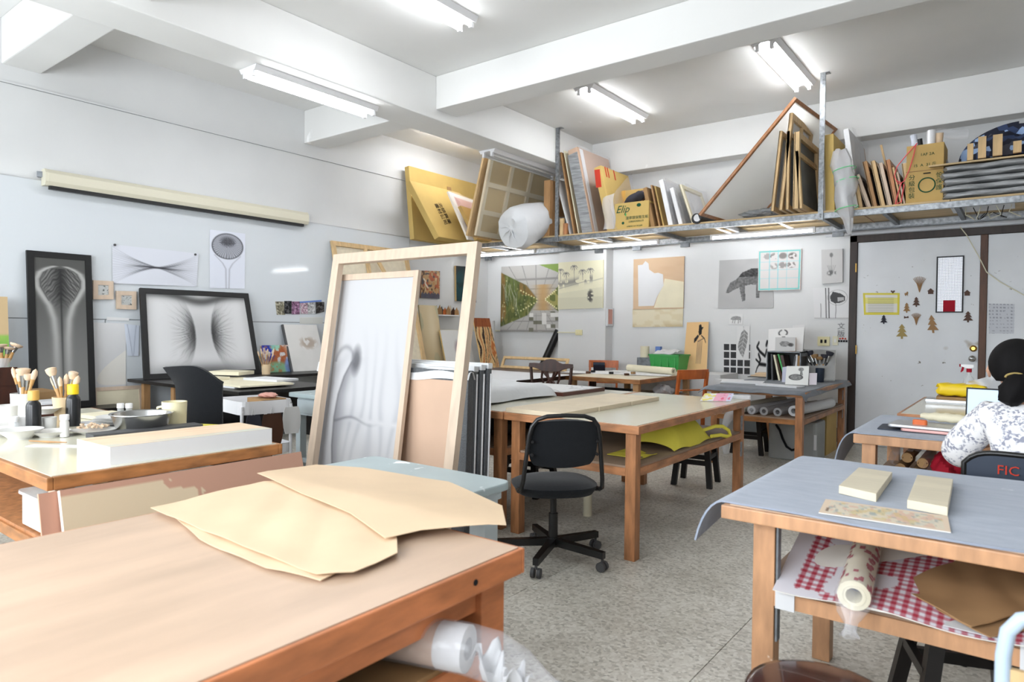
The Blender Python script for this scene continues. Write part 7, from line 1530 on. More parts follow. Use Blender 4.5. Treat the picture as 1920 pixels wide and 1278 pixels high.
# ================================================================== drawing table by the column
def at9(x, y): return PZ(TZ, x, y)
for k, (px, w_, d_, rz, lab) in enumerate((((1105, 698), 0.45, 0.30, R(10), 'white drawing sheet at the left of the drawing table'), ((1160, 699), 0.5, 0.34, R(-12), 'white sheet in the middle of the drawing table'), ((1225, 702), 0.36, 0.4, R(15), 'wavy-edged white sheet at the right of the drawing table'), ((1190, 697), 0.4, 0.26, R(30), 'white sheet behind the middle of the drawing table'))):
    p = at9(*px); o = picture('loose_drawing', [Matrix.Rotation(rz, 4, 'Z') @ V(sx*w_*0.68, sy*d_*0.72, 0)+V(min(p.x, -3.55), p.y, TZ+0.003+0.0015*k) for sx, sy in ((-1, 1), (1, 1), (1, -1), (-1, -1))], scrib(11+k, n=4, fade=0.5), 30, 24, 0.001); tag(o, lab, 'drawing')
for k, (px, m) in enumerate((((1103, 701), 'leather_brown'), ((1112, 699), 'ink'), ((1146, 702), 'ink'), ((1175, 705), 'leather_brown'), ((1187, 702), 'cardboard_dark'))): p = at9(*px); one('ink_stamp', MB().rbox((p.x, p.y, TZ+0.021), (0.05, 0.04, 0.025), 0.006, rz=R(20*k)), m, ['brown carving block at the left end of the drawing table', 'black carving block near the left end of the drawing table', 'black carving block mid drawing table', 'brown carving block at the drawing table front', 'tan stamp block right of the other blocks on the drawing table'][k], 'stamp')
roll('paper_roll', 'thick white paper roll lying across the drawing table', (-4.05, 7.75, TZ+0.048), (-3.3, 7.45, TZ+0.048), 0.042, 'cream_paper'); 
gc = thing('green_crate', 'green plastic crate of papers behind the drawing table', 'crate', (-3.55, 8.3, 0.80))
ca, cb_ = PY(8.2, 1221, 690), PY(8.2, 1277, 688); zt9 = PY(8.2, 1250, 665).z
cw = cb_.x-ca.x; cc9 = (ca.x+cb_.x)/2; zb9 = TZ
MB().prism([(cc9-cw*0.44, 8.16, zb9), (cc9+cw*0.44, 8.16, zb9), (cc9+cw*0.44, 8.44, zb9), (cc9-cw*0.44, 8.44, zb9)], (0, 0, 0.01)).add([(cc9+sx*cw*(0.44 if z_ == 0 else 0.5), 8.30+sy*(0.14 if z_ == 0 else 0.17), zb9+z_*(zt9-zb9)) for z_ in (0, 1) for sx, sy in ((-1, -1), (1, -1), (1, 1), (-1, 1))], [(0, 1, 5, 4), (1, 2, 6, 5), (2, 3, 7, 6), (3, 0, 4, 7)]).build('body', 'green_plastic', gc)
MB().ab((cc9-cw*0.52, 8.12, zt9-0.012), (cc9+cw*0.52, 8.135, zt9+0.006)).ab((cc9-cw*0.52, 8.465, zt9-0.012), (cc9+cw*0.52, 8.48, zt9+0.006)).ab((cc9-cw*0.52, 8.12, zt9-0.012), (cc9-cw*0.5, 8.48, zt9+0.006)).ab((cc9+cw*0.5, 8.12, zt9-0.012), (cc9+cw*0.52, 8.48, zt9+0.006)).build('rim', 'green_plastic', gc)
for k in range(4): x = cc9-cw*0.36+cw*0.24*k; MB().ab((x-0.008, 8.135, zb9+0.02), (x+0.008, 8.16, zt9-0.02)).build('rib', 'green_plastic', gc)
sheet('white_sheet', 'white papers heaped over the green crate', 'paper', [V(cc9-cw*0.40, 8.16, zt9+0.015), V(cc9+cw*0.2, 8.16, zt9+0.01), V(cc9+cw*0.25, 8.45, zt9+0.05), V(cc9-cw*0.35, 8.45, zt9+0.06)], 'white_paper', amp=0.015, thick=0.01)
one('side_bench', MB().ab((-4.1, 8.02, 0), (-2.95, 8.63, 0.764)), 'white_gesso', 'white low cabinet along the back wall carrying the green crate', 'cabinet')
ba, bb2 = PY(8.25, 1195, 692), PY(8.25, 1222, 692); bz = PY(8.25, 1205, 670).z
one('clear_box', MB().rbox(((ba.x+bb2.x)/2, 8.33, (0.765+bz)/2), (bb2.x-ba.x, 0.22, bz-0.765), 0.02), 'galv_dull', 'smoky grey plastic box left of the green crate', 'box')
p = PY(8.3, 1207, 670); one('paper_can', MB(Matrix.Translation((p.x, 8.33, bz+0.001))).lathe([(0, 0), (0.06, 0), (0.06, 0.145), (0.062, 0.145), (0.062, 0.15), (0, 0.15)], (0, 0, 0), 20), 'cream_paper', 'cream paper can on the smoky grey box', 'can')
p = PY(8.3, 1227, 662); one('blue_carton', MB().ab((p.x-0.035, 8.40, zt9+0.008), (p.x+0.035, 8.46, zt9+0.10)), 'tape_blue', 'small blue carton standing in the green crate', 'carton')
one('black_tube', MB().cyl((-4.05, 6.66, 0.60), (-3.42, 6.66, 0.60), 0.055, n=18), 'black_plastic', 'black roll on the shelf under the drawing table', 'tube')
lump('film_bag', 'grey plastic bag spilling from the drawing table shelf', (-3.32, 7.2, 0.533), (0.10, 0.16, 0.07), 'cloudy_film', 12, 'bag')

# ================================================================== seated person, seen from behind
def person():
    t = thing('person', 'person with tied black hair in a white floral blouse, seated, seen from behind', 'person', (0.03, 3.50, 0))
    import bmesh
    def skin(name, pts, edges, rad, m, sub=2):
        me = bpy.data.meshes.new(name); me.from_pydata([tuple(WM[t].inverted() @ Vector(p)) for p in pts], edges, [])
        o = bpy.data.objects.new(name, me); COL.objects.link(o); o.parent = t; WM[o] = WM[t]
        md = o.modifiers.new('skin', 'SKIN'); 
        for i, r_ in enumerate(rad): me.skin_vertices[0].data[i].radius = r_ if hasattr(r_, '__len__') else (r_, r_)
        me.skin_vertices[0].data[0].use_root = True
        s_ = o.modifiers.new('sub', 'SUBSURF'); s_.levels = sub; s_.render_levels = sub
        bpy.context.view_layer.update(); dg = bpy.context.evaluated_depsgraph_get(); m2 = bpy.data.meshes.new_from_object(o.evaluated_get(dg)); bpy.data.objects.remove(o)
        m2.name = name; m2.materials.clear(); m2.materials.append(MATS[m])
        for p in m2.polygons: p.use_smooth = True
        o = bpy.data.objects.new(name, m2); COL.objects.link(o); o.parent = t; WM[o] = WM[t]; return o
    hx = -0.03
    # continuous body: pelvis - spine - neck - head, arms and legs
    P_ = [(0.03, 3.42, 0.53), (0.02, 3.43, 0.68), (0.01, 3.45, 0.82), (0.0, 3.46, 0.93), (-0.02, 3.48, 1.02), (-0.03, 3.50, 1.09), (-0.035, 3.515, 1.17), (-0.035, 3.52, 1.225),
          (-0.15, 3.46, 0.93), (-0.235, 3.54, 0.76), (-0.17, 3.74, 0.80), (-0.08, 3.90, 0.815), (0.15, 3.46, 0.93), (0.25, 3.55, 0.76), (0.18, 3.75, 0.80), (0.09, 3.90, 0.815),
          (-0.06, 3.48, 0.51), (-0.09, 3.86, 0.50), (-0.09, 3.88, 0.08), (-0.09, 3.98, 0.045), (0.13, 3.48, 0.51), (0.15, 3.86, 0.50), (0.15, 3.88, 0.08), (0.15, 3.98, 0.045)]
    E_ = [(0, 1), (1, 2), (2, 3), (3, 4), (4, 5), (5, 6), (6, 7), (3, 8), (8, 9), (9, 10), (10, 11), (3, 12), (12, 13), (13, 14), (14, 15), (0, 16), (16, 17), (17, 18), (18, 19), (0, 20), (20, 21), (21, 22), (22, 23)]
    Rr = [(0.13, 0.10), (0.11, 0.085), (0.115, 0.085), (0.11, 0.08), 0.05, 0.05, (0.085, 0.095), (0.07, 0.085), 0.05, 0.04, 0.033, 0.028, 0.05, 0.04, 0.033, 0.028, 0.085, 0.065, 0.045, 0.038, 0.085, 0.065, 0.045, 0.038]
    skin('body', P_, E_, Rr, 'skin')
    # blouse: loose shell over torso and sleeves
    Q = [(0.03, 3.43, 0.56), (0.02, 3.43, 0.70), (0.01, 3.445, 0.82), (0.0, 3.455, 0.92), (-0.02, 3.47, 1.0), (-0.12, 3.455, 0.945), (-0.215, 3.50, 0.83), (-0.245, 3.555, 0.755), (-0.195, 3.66, 0.775), (0.12, 3.455, 0.945), (0.22, 3.51, 0.83), (0.26, 3.565, 0.755), (0.21, 3.67, 0.775)]
    skin('blouse', Q, [(0, 1), (1, 2), (2, 3), (3, 4), (3, 5), (5, 6), (6, 7), (7, 8), (3, 9), (9, 10), (10, 11), (11, 12)], [(0.185, 0.15), (0.18, 0.14), (0.19, 0.135), (0.185, 0.125), (0.075, 0.07), (0.09, 0.085), 0.078, 0.072, 0.062, (0.09, 0.085), 0.078, 0.072, 0.062], 'floral', 3)
    skin('trousers', [(0.03, 3.42, 0.55), (-0.06, 3.50, 0.52), (-0.09, 3.87, 0.515), (-0.09, 3.88, 0.12), (0.13, 3.50, 0.52), (0.15, 3.87, 0.515), (0.15, 3.88, 0.12)], [(0, 1), (1, 2), (2, 3), (0, 4), (4, 5), (5, 6)], [(0.165, 0.13), 0.10, 0.08, 0.065, 0.10, 0.08, 0.065], 'cloth_dark')
    # hair: cap over the skull, tail gathered low, clip
    hc = V(-0.035, 3.505, 1.175)
    def cap(u, v):
        a = 2*math.pi*u; lo = -0.62 if math.sin(a) < -0.55 else -0.62+0.95*min(1, (math.sin(a)+0.55)/0.6)
        b_ = lo+(math.pi/2-lo)*v; k = 1+0.012*math.sin(34*a)+0.008*math.sin(71*a+3)
        return hc+V(0.098*k*math.cos(a)*math.cos(b_), 0.112*k*math.sin(a)*math.cos(b_), 0.112*math.sin(b_)-0.006)
    MB().grid(cap, 72, 18).build('hair', 'hair', t)
    mbp = MB().tube([hc+V(0.012, -0.075, -0.045), hc+V(0.008, -0.105, -0.075), hc+V(-0.005, -0.115, -0.105), hc+V(-0.012, -0.112, -0.14), hc+V(-0.004, -0.10, -0.165)], [0.036, 0.044, 0.052, 0.044, 0.014], 28)
    mbp.v = [p+V(0.004*math.sin(i*2.1), 0.004*math.sin(i*1.3), 0) for i, p in enumerate(mbp.v)]; mbp.build('ponytail', 'hair', t)
    rg = [hc+V(0.0+0.034*math.cos(a), -0.116+0.002*math.cos(a), -0.052+0.018*math.sin(a)) for a in np.linspace(0.0, math.pi*1.0, 12)]
    MB().tube(rg, 0.0042, 8).build('hair_clip', 'gold_card', t)
    # left ear and face features
    def ear(u, v): a = 2*math.pi*u; return hc+V(-0.094-0.010*(1-v), 0.012+0.018*v*math.cos(a), -0.03+0.032*v*math.sin(a))
    MB().grid(ear, 14, 4, 0.008).build('ear', 'skin', t); MB().grid(lambda u, v: (lambda p: V(2*hc.x-p.x, p.y, p.z))(ear(u, v)), 14, 4, 0.008).build('ear', 'skin', t)
    fy = 0.098
    MB().tube([hc+V(0, fy-0.012, -0.005), hc+V(0, fy+0.012, -0.035), hc+V(0, fy-0.004, -0.045)], [0.008, 0.014, 0.008], 8).build('nose', 'skin', t)
    for s in (-1, 1): MB(Matrix.Translation(hc+V(s*0.034, fy-0.014, 0.0))).lathe([(0, -0.008), (0.010, -0.005), (0.013, 0), (0.010, 0.005), (0, 0.008)], (0, 0, 0), 12).build('eye', 'ink', t)
    MB().tube([hc+V(-0.022, fy-0.012, -0.072), hc+V(0, fy-0.004, -0.073), hc+V(0.022, fy-0.012, -0.072)], [0.003, 0.006, 0.003], 8).build('mouth', 'pink_rose', t)
    # hands: palm with five curled fingers resting at the laptop
    for s, wx_, wy_ in ((-1, -0.08, 3.90), (1, 0.09, 3.90)):
        pts = [(wx_, wy_, 0.818), (wx_-s*0.01, wy_+0.05, 0.818), (wx_-s*0.012, wy_+0.085, 0.815)]; ed = [(0, 1), (1, 2)]; rd = [(0.026, 0.018), (0.036, 0.015), (0.034, 0.012)]
        for k in range(4):
            bx = wx_-s*0.012+(k-1.5)*0.019; ln = (0.062, 0.072, 0.068, 0.054)[k]; n0 = len(pts)
            pts += [(bx, wy_+0.095, 0.815), (bx, wy_+0.095+ln*0.5, 0.822), (bx, wy_+0.095+ln*0.9, 0.806)]; ed += [(2, n0), (n0, n0+1), (n0+1, n0+2)]; rd += [0.009, 0.008, 0.0065]
        n0 = len(pts); pts += [(wx_-s*(-0.035)*1.0 if 0 else wx_+(-s)*0.042, wy_+0.055, 0.812), (wx_+(-s)*0.056, wy_+0.09, 0.806)]; ed += [(1, n0), (n0, n0+1)]; rd += [0.010, 0.008]
        skin('hand', pts, ed, rd, 'skin')
def floral():
    m = bpy.data.materials.new('floral'); m.use_nodes = True; MATS['floral'] = m; nt = m.node_tree; b = nt.nodes['Principled BSDF']; b.inputs['Roughness'].default_value = 0.85
    tc_ = nt.nodes.new('ShaderNodeTexCoord')
    n1 = nt.nodes.new('ShaderNodeTexNoise'); n1.inputs['Scale'].default_value = 24; n1.inputs['Detail'].default_value = 2; n2 = nt.nodes.new('ShaderNodeTexNoise'); n2.inputs['Scale'].default_value = 80; n2.inputs['Detail'].default_value = 2
    for n in (n1, n2): nt.links.new(tc_.outputs['Object'], n.inputs[0])
    r1 = nt.nodes.new('ShaderNodeValToRGB'); r1.color_ramp.elements[0].position = 0.44; r1.color_ramp.elements[1].position = 0.53
    r2 = nt.nodes.new('ShaderNodeValToRGB'); r2.color_ramp.elements[0].position = 0.46; r2.color_ramp.elements[1].position = 0.55
    nt.links.new(n1.outputs[0], r1.inputs[0]); nt.links.new(n2.outputs[0], r2.inputs[0])
    mu = nt.nodes.new('ShaderNodeMath'); mu.operation = 'MULTIPLY'; nt.links.new(r1.outputs[0], mu.inputs[0]); nt.links.new(r2.outputs[0], mu.inputs[1])
    mx = nt.nodes.new('ShaderNodeMix'); mx.data_type = 'RGBA'; mx.inputs[6].default_value = tuple(lin((236, 235, 236)))+(1,); mx.inputs[7].default_value = tuple(lin((146, 148, 164)))+(1,)
    nt.links.new(mu.outputs[0], mx.inputs[0]); nt.links.new(mx.outputs[2], b.inputs['Base Color'])
floral(); person()
# ================================================================== load of the overhead shelf
ZD = ZS+0.001
def yq(y0, y1, bot, top, dx1=0.0, zb=None):
    """face of a panel standing along the depth of the shelf: picture points of its front edge (bottom, top)"""
    b_ = PY(y0, *bot); t_ = PY(y0, *top); zb = ZD if zb is None else zb
    return [V(t_.x, y0, t_.z), V(t_.x+dx1, y1, t_.z), V(b_.x+dx1, y1, zb), V(b_.x, y0, zb)]
def ystretch(label, y0, y1, bot, top, t=0.03, w=0.05, wood='pine', canvas='white_gesso', cross=(), back=False, group='stretchers on the shelf', dx1=0.0):
    q = yq(y0, y1, bot, top, dx1); th = thing('stretched_canvas', label, 'canvas', (q[3].x, (y0+y1)/2, ZD), group=group)
    frame_bars(th, q, w, t, wood, cross=cross); n = (q[1]-q[0]).cross(q[3]-q[0]).normalized()
    MB().slab([p+n*(t*0.75) for p in q], 0.006).build('canvas', canvas, th); return th
def ybox(name, label, y0, y1, bot, top, t, m, cat='box', group=None, bevel=0.006, dx1=0.0):
    q = yq(y0, y1, bot, top, dx1); return one(name, MB().slab(q, t), m, label, cat, group, bevel=bevel)
# --- left bay
yb1 = thing('flat_carton', 'large flat yellow carton leaning on the left wall, at the back', 'carton', (-6.95, 7.5, ZD))
MB().slab([V(-6.98, 6.68, 3.585), V(-6.98, 8.35, 3.585), V(-6.86, 8.35, ZD), V(-6.86, 6.68, ZD)], 0.085).build('carton_body', 'cardboard_yellow', yb1, bevel=0.006); MB().slab([V(-6.95, 7.45, 3.42), V(-6.95, 7.53, 3.42), V(-6.94, 7.53, 3.36), V(-6.94, 7.45, 3.36)], 0.02).build('hand_hole', 'cardboard_dark', yb1)
q2_ = [PX(-6.74, 768, 338), PX(-6.74, 880, 368), PX(-6.42, 866, 449), PX(-6.42, 810, 450)]
q2_[2].z = q2_[3].z = ZD; zz = q2_[0].z; q2_[1].z = zz
fc2 = thing('flat_carton', 'tilted flat yellow carton with black lettering in front of the large one', 'carton', (-6.5, 7.0, ZD)); MB().slab([V(-6.74, 6.47, zz), V(-6.74, 7.5, zz), V(-6.42, 7.72, ZD), V(-6.42, 6.72, ZD)], 0.09).build('carton_body', 'cardboard_yellow', fc2, bevel=0.006)
t2a, t2b, t2c, t2d = V(-6.74, 6.47, zz), V(-6.74, 7.5, zz), V(-6.42, 7.72, ZD), V(-6.42, 6.72, ZD); n2_ = (t2b-t2a).cross(t2d-t2a).normalized(); text('carton_print', '北研興業\n畫材公司', 0.085, t2a.lerp(t2b, 0.36).lerp(t2d.lerp(t2c, 0.36), 0.52)-n2_*0.004, (t2d-t2a), (t2b-t2a)-(t2d-t2a).normalized()*((t2b-t2a).dot((t2d-t2a).normalized())), 'ink', fc2)
wp = thing('wrapped_painting', 'pinkish painting in clear film between the yellow cartons and the stretcher', 'wrapped painting', (-6.25, 7.2, ZD))
qw = [V(-6.50, 6.98, 3.22), V(-6.42, 7.9, 3.12), V(-6.10, 7.95, ZD), V(-6.22, 7.1, ZD)]
picture('painting', qw, lambda u, v: mixc(mixc(bg_(u, (206, 160, 146)), (vnoise(u, v, 4, 5, 3) > 0.5)*0.7, (178, 124, 118)), (np.minimum(np.minimum(u, 1-u), np.minimum(v, 1-v)) < 0.08)*1.0, (232, 228, 220)), 30, 30, 0.03, wp); MB().grid(lambda u, v: ((qw[0]*(1-u)+qw[1]*u)*(1-v)+(qw[3]*(1-u)+qw[2]*u)*v)+V(0.02+0.012*math.sin(9*u+5*v), 0, 0.01), 14, 14).build('film', 'clear_film', wp)
one('carton_piece', MB().slab([V(-6.28, 7.0, 3.0), V(-6.22, 7.5, 2.95), V(-6.12, 7.5, ZD), V(-6.14, 7.2, ZD)], 0.06), 'cardboard', 'small tan carton piece wedged by the big stretcher', 'carton')
one('thin_board', MB().slab(yq(6.86, 8.3, (876, 441), (908, 292)), 0.03), 'pine', 'tan board edge-on left of the big stretcher panel', 'board')
bs_ = thing('stretched_canvas', 'big old stretcher seen from the back, veiled in film, under the unlit lamp', 'canvas', (-5.85, 7.7, ZD))
qb_ = yq(6.9, 8.38, (892, 447), (921, 290), 0.05); qb_[0].z = qb_[1].z = 3.60
frame_bars(bs_, qb_, 0.07, 0.035, 'bass_panel', cross=((0.33, True), (0.62, True), (0.36, False), (0.70, False))); nb_ = (qb_[1]-qb_[0]).cross(qb_[3]-qb_[0]).normalized()
MB().slab([p+nb_*0.03 for p in qb_], 0.006).build('canvas', 'cardboard', bs_); MB().grid(lambda u, v: ((qb_[0]*(1-u)+qb_[1]*u)*(1-v)+(qb_[3]*(1-u)+qb_[2]*u)*v)-nb_*(0.012+0.006*math.sin(8*u+6*v)), 16, 16).build('film', 'film_over_frame', bs_)
# big white foam roll drooping over the rail
fr_ = thing('foam_roll', 'fat white foam roll drooping over the shelf front', 'foam roll', (-5.4, 7.6, ZD))
ctr = [V(-5.36, 8.25, ZD+0.27), V(-5.36, 7.95, ZD+0.265), V(-5.37, 7.6, ZD+0.25), V(-5.385, 7.38, ZD+0.18), V(-5.40, 7.15, ZD+0.09), V(-5.405, 7.06, ZD+0.07), V(-5.41, 7.03, ZD+0.065), V(-5.41, 7.045, ZD+0.065)]
mbf = MB().tube(ctr, [0.24, 0.25, 0.245, 0.27, 0.285, 0.26, 0.15, 0.01], 28); rs_ = random.Random(2); mbf.v = [p+V(rs_.uniform(-1, 1), rs_.uniform(-1, 1), rs_.uniform(-1, 1))*0.007 for p in mbf.v]; mbf.build('body', 'white_foam', fr_)
for k in range(9): a1 = k*0.7; MB().tube([V(-5.41, 7.02, ZD+0.065), V(-5.41+0.11*math.cos(a1), 7.045, ZD+0.065+0.11*math.sin(a1)), V(-5.41+0.2*math.cos(a1+0.2), 7.06, ZD+0.065+0.2*math.sin(a1+0.2))], [0.012, 0.009, 0.002], 6).build('gather_fold', 'white_foam', fr_)
one('thin_board', MB().slab(yq(7.50, 8.0, (1030, 443), (1032, 337)), 0.10), 'pine_dark', 'upright tan board just left of the left steel post', 'board')
for k, (x, h_, m) in enumerate(((1043, 0.22, 'pine'), (1049, 0.15, 'orange_wood'))): p = PY(7.47, x, 440); one('wood_offcut', MB().ab((-4.945+0.055*k, 7.475, ZD), (-4.895+0.055*k, 7.515, ZS+h_)), m, ['taller pale wood offcut at the foot of the left post', 'shorter orange wood offcut at the foot of the left post'][k], 'wood offcut')
# --- middle bay
ybox('thin_board', 'white-edged thin board leaning on the left post', 7.55, 8.3, (1070, 437), (1043, 335), 0.015, 'white_gesso', 'board', bevel=0)
ybox('thin_board', 'brown thin board leaning beside the white-edged one', 7.56, 8.35, (1078, 437), (1052, 285), 0.02, 'pine_dark', 'board', bevel=0)
ybox('thin_board', 'cream-edged board touching the big wrapped pack', 7.57, 8.36, (1086, 436), (1058, 282), 0.014, 'cream_paper', 'board', bevel=0)
bp_ = thing('wrapped_pack', 'big pack of boards in shiny clear film right of the left post', 'wrapped pack', (-4.7, 8.0, ZD)); qp = yq(7.56, 8.40, (1112, 435), (1082, 282)); qp[0].z = qp[1].z = 3.70
MB().slab(qp, 0.15).build('boards', 'cardboard_pale', bp_, bevel=0.01); MB().slab([p+V(0, -0.004, 0) for p in yq(7.555, 7.57, (1111, 435), (1082, 284))], 0.148).build('grey_side', 'poly_grey', bp_)
MB().grid(lambda u, v: ((qp[0]*(1-u)+qp[1]*u)*(1-v)+(qp[3]*(1-u)+qp[2]*u)*v)+V(0.02+0.018*math.sin(9*u+7*v)*math.cos(5*v), -0.01, 0.012), 16, 18).build('film', 'clear_film', bp_)
MB().slab([V(qp[0].x+0.012, 7.60, 3.68), V(qp[0].x+0.012, 7.68, 3.68), V(qp[3].x+0.012, 7.68, ZD+0.02), V(qp[3].x+0.012, 7.60, ZD+0.02)], 0.004).build('white_edge', 'foil_white', bp_)
yt = thing('flat_carton', 'yellow carton with red tape in clear film beside the big pack', 'carton', (-4.4, 7.95, ZD)); qt = yq(7.54, 8.30, (1152, 432), (1126, 312)); qt[0].z = qt[1].z = 3.40
MB().slab(qt, 0.10).build('carton_body', 'cardboard_yellow', yt, bevel=0.006)
for f_ in (0.12, 0.2, 0.42): a1 = qt[0].lerp(qt[1], f_); d1_ = qt[3].lerp(qt[2], f_); e1 = qt[0].lerp(qt[1], f_+0.035); MB().slab([a1+V(0.003, 0, 0), e1+V(0.003, 0, 0), e1.lerp(qt[3].lerp(qt[2], f_+0.035), 0.16)+V(0.003, 0, 0), a1.lerp(d1_, 0.16)+V(0.003, 0, 0)], 0.001).build('red_tape', 'ink_red', yt)
s_a, s_b = qt[0]+V(-0.09, -0.002, 0), qt[0]+V(-0.01, -0.002, 0); MB().slab([s_a+V(0, 0, -0.05), s_b+V(0, 0, -0.05), s_b+V(0.03, 0, -0.28), s_a+V(0.03, 0, -0.28)], 0.001).build('red_tape', 'ink_red', yt)
def wrapf(q, amp, name, m, parent, n=14): nn_ = (q[1]-q[0]).cross(q[3]-q[0]).normalized(); MB().grid(lambda u, v: ((q[0]*(1-u)+q[1]*u)*(1-v)+(q[3]*(1-u)+q[2]*u)*v)-nn_*(0.012+amp*(1+math.sin(11*u+7*v)*math.cos(6*v+3*u))), n, n).build(name, m, parent)
wrapf([qt[0].lerp(qt[3], 0.55)+V(0, -0.05, 0), qt[1]+V(0, 0, 0.02), qt[2], qt[3]+V(0.0, -0.05, 0)], 0.02, 'film', 'clear_film', yt)
MB().grid(lambda u, v: (qt[3].x-0.14+0.15*u+0.02*math.sin(6*v), 7.50-0.02*math.sin(5*u), ZD+0.02+0.40*v+0.05*u*v), 10, 12).build('film_front', 'cloudy_film', yt)
el = thing('leaf_carton', 'yellow-green carton with a leaf logo and green print on the shelf front', 'carton', (-3.95, 7.72, ZD)); ea, eb = PY(7.53, 1152, 432).x, PY(7.53, 1216, 432).x; eh = 0.335
MB().ab((ea, 7.53, ZD), (eb, 7.86, ZD+eh)).build('carton_body', 'cardboard_yellow', el, bevel=0.004)
text('logo', 'Elip', 0.13, (ea+0.11, 7.5285, ZD+0.215), (1, 0, 0), (0, 0, 1), 'ink_green', el, shear=0.35)
MB().prism([(ea+0.15, 7.5285, ZD+0.205), (ea+0.165, 7.5285, ZD+0.20), (ea+0.162, 7.5285, ZD+0.165), (ea+0.145, 7.5285, ZD+0.175)], (0, 0.0012, 0)).build('leaf_mark', 'green_plastic', el); MB().prism([(ea+0.335+0.03*math.cos(a1), 7.5285, ZD+0.29+0.022*math.sin(a1)) for a1 in np.linspace(0, 6, 12)], (0, 0.0012, 0)).build('round_mark', 'ink_green', el)
text('carton_print', '蒲草環保衛生紙', 0.044, (ea+0.31, 7.5285, ZD+0.125), (1, 0, 0), (0, 0, 1), 'ink_green', el); text('carton_print', '正隆股份有限公司', 0.026, (ea+0.30, 7.5285, ZD+0.085), (1, 0, 0), (0, 0, 1), 'ink_green', el); text('carton_print', '台灣製造 100% 再生紙漿', 0.02, (ea+0.28, 7.5285, ZD+0.03), (1, 0, 0), (0, 0, 1), 'ink_green', el)
MB().prism([(ea+0.12+0.018*math.cos(a1), 7.5285, ZD+0.085+0.018*math.sin(a1)) for a1 in np.linspace(0, 6, 12)], (0, 0.0012, 0)).build('round_mark', 'ink_green', el)
pb = PY(7.95, 1155, 380); pe = PY(7.95, 1207, 380); oc = thing('open_carton', 'brown taped carton behind the leaf-logo carton', 'carton', (pb.x+0.2, 8.1, ZD)); MB().ab((pb.x, 7.95, ZD), (pe.x, 8.35, PY(7.95, 1180, 356).z)).build('carton_body', 'cardboard', oc, bevel=0.005); MB().ab((pb.x+0.08, 7.947, ZD+0.3), (pb.x+0.14, 7.952, PY(7.95, 1180, 356).z)).build('tape', 'tan_cap', oc)
pc_ = PY(7.72, 1192, 372); po = thing('black_pouch', 'black pouch with pink piping lying on the leaf-logo carton', 'pouch', (pc_.x, 7.72, ZD+eh))
def pch(u, v): a1 = 2*math.pi*u; b1 = math.pi*(v-0.5); return (pc_.x+0.16*math.cos(a1)*math.cos(b1), 7.72+0.1*math.sin(a1)*math.cos(b1), ZD+eh+0.075+0.07*math.sin(b1)+0.35*0.16*math.cos(a1)*math.cos(b1)+0.01*math.sin(5*a1))
MB().grid(pch, 22, 14).build('body', 'cloth_dark', po)
for u0 in (0.06, 0.44): MB().tube([Vector(pch(0.5+(u0-0.25)*0.9 if 0 else u0 if k < 0.5 else 1-u0, 0.0 + k)) for k in [x*0.1 for x in range(0, 11)]], 0.006, 6).build('piping', 'pink_rose', po)
for k, (b1, t1, t_, m, lab) in enumerate((((1228, 428), (1212, 350), 0.05, 'cardboard_dark', 'brown folded carton right of the leaf-logo carton'), ((1238, 427), (1222, 346), 0.02, 'kraft_brown', 'thin brown card sheet, next to the folded carton'), ((1246, 426), (1229, 348), 0.02, 'cardboard', 'tan card sheet before the white wrapped panel'))): ybox('card_panel', lab, 7.55+0.02*k, 7.95, b1, t1, t_, m, 'card')
for k, (b1, t1, t_, lab) in enumerate((((1262, 425), (1243, 335), 0.06, 'white foam-wrapped panel with a peaked top'), ((1280, 424), (1262, 350), 0.05, 'white film-wrapped panel in the middle bay'))):
    q = yq(7.55, 8.15, b1, t1); th = thing('wrapped_artwork', lab, 'wrapped panel', (q[3].x, 7.85, ZD)); MB().slab(q, t_).build('panel', 'foil_white', th, bevel=0.012); wrapf(q, 0.01, 'film', 'cloudy_film', th, 10)
wfm = ystretch('white frame in clear film beside the slanted white canvas', 7.56, 8.2, (1302, 422), (1277, 345), canvas='white_gesso', wood='cream_paper'); wrapf(yq(7.56, 8.2, (1305, 422), (1280, 345)), 0.012, 'film', 'clear_film', wfm, 10)
p = PY(7.45, 1306, 408); bt_ = thing('black_roll', 'black tube with a white end at the corner of the slanted canvas', 'tube', (p.x, 7.6, ZD)); MB().cyl((p.x, 7.44, p.z-0.01), (p.x+0.06, 8.2, ZD+0.065), 0.06, n=20).build('tube', 'black_plastic', bt_); MB().cyl((p.x+0.012, 7.437, p.z-0.005), (p.x+0.012, 7.441, p.z-0.005), 0.042, n=20).build('white_end', 'white_paper', bt_)
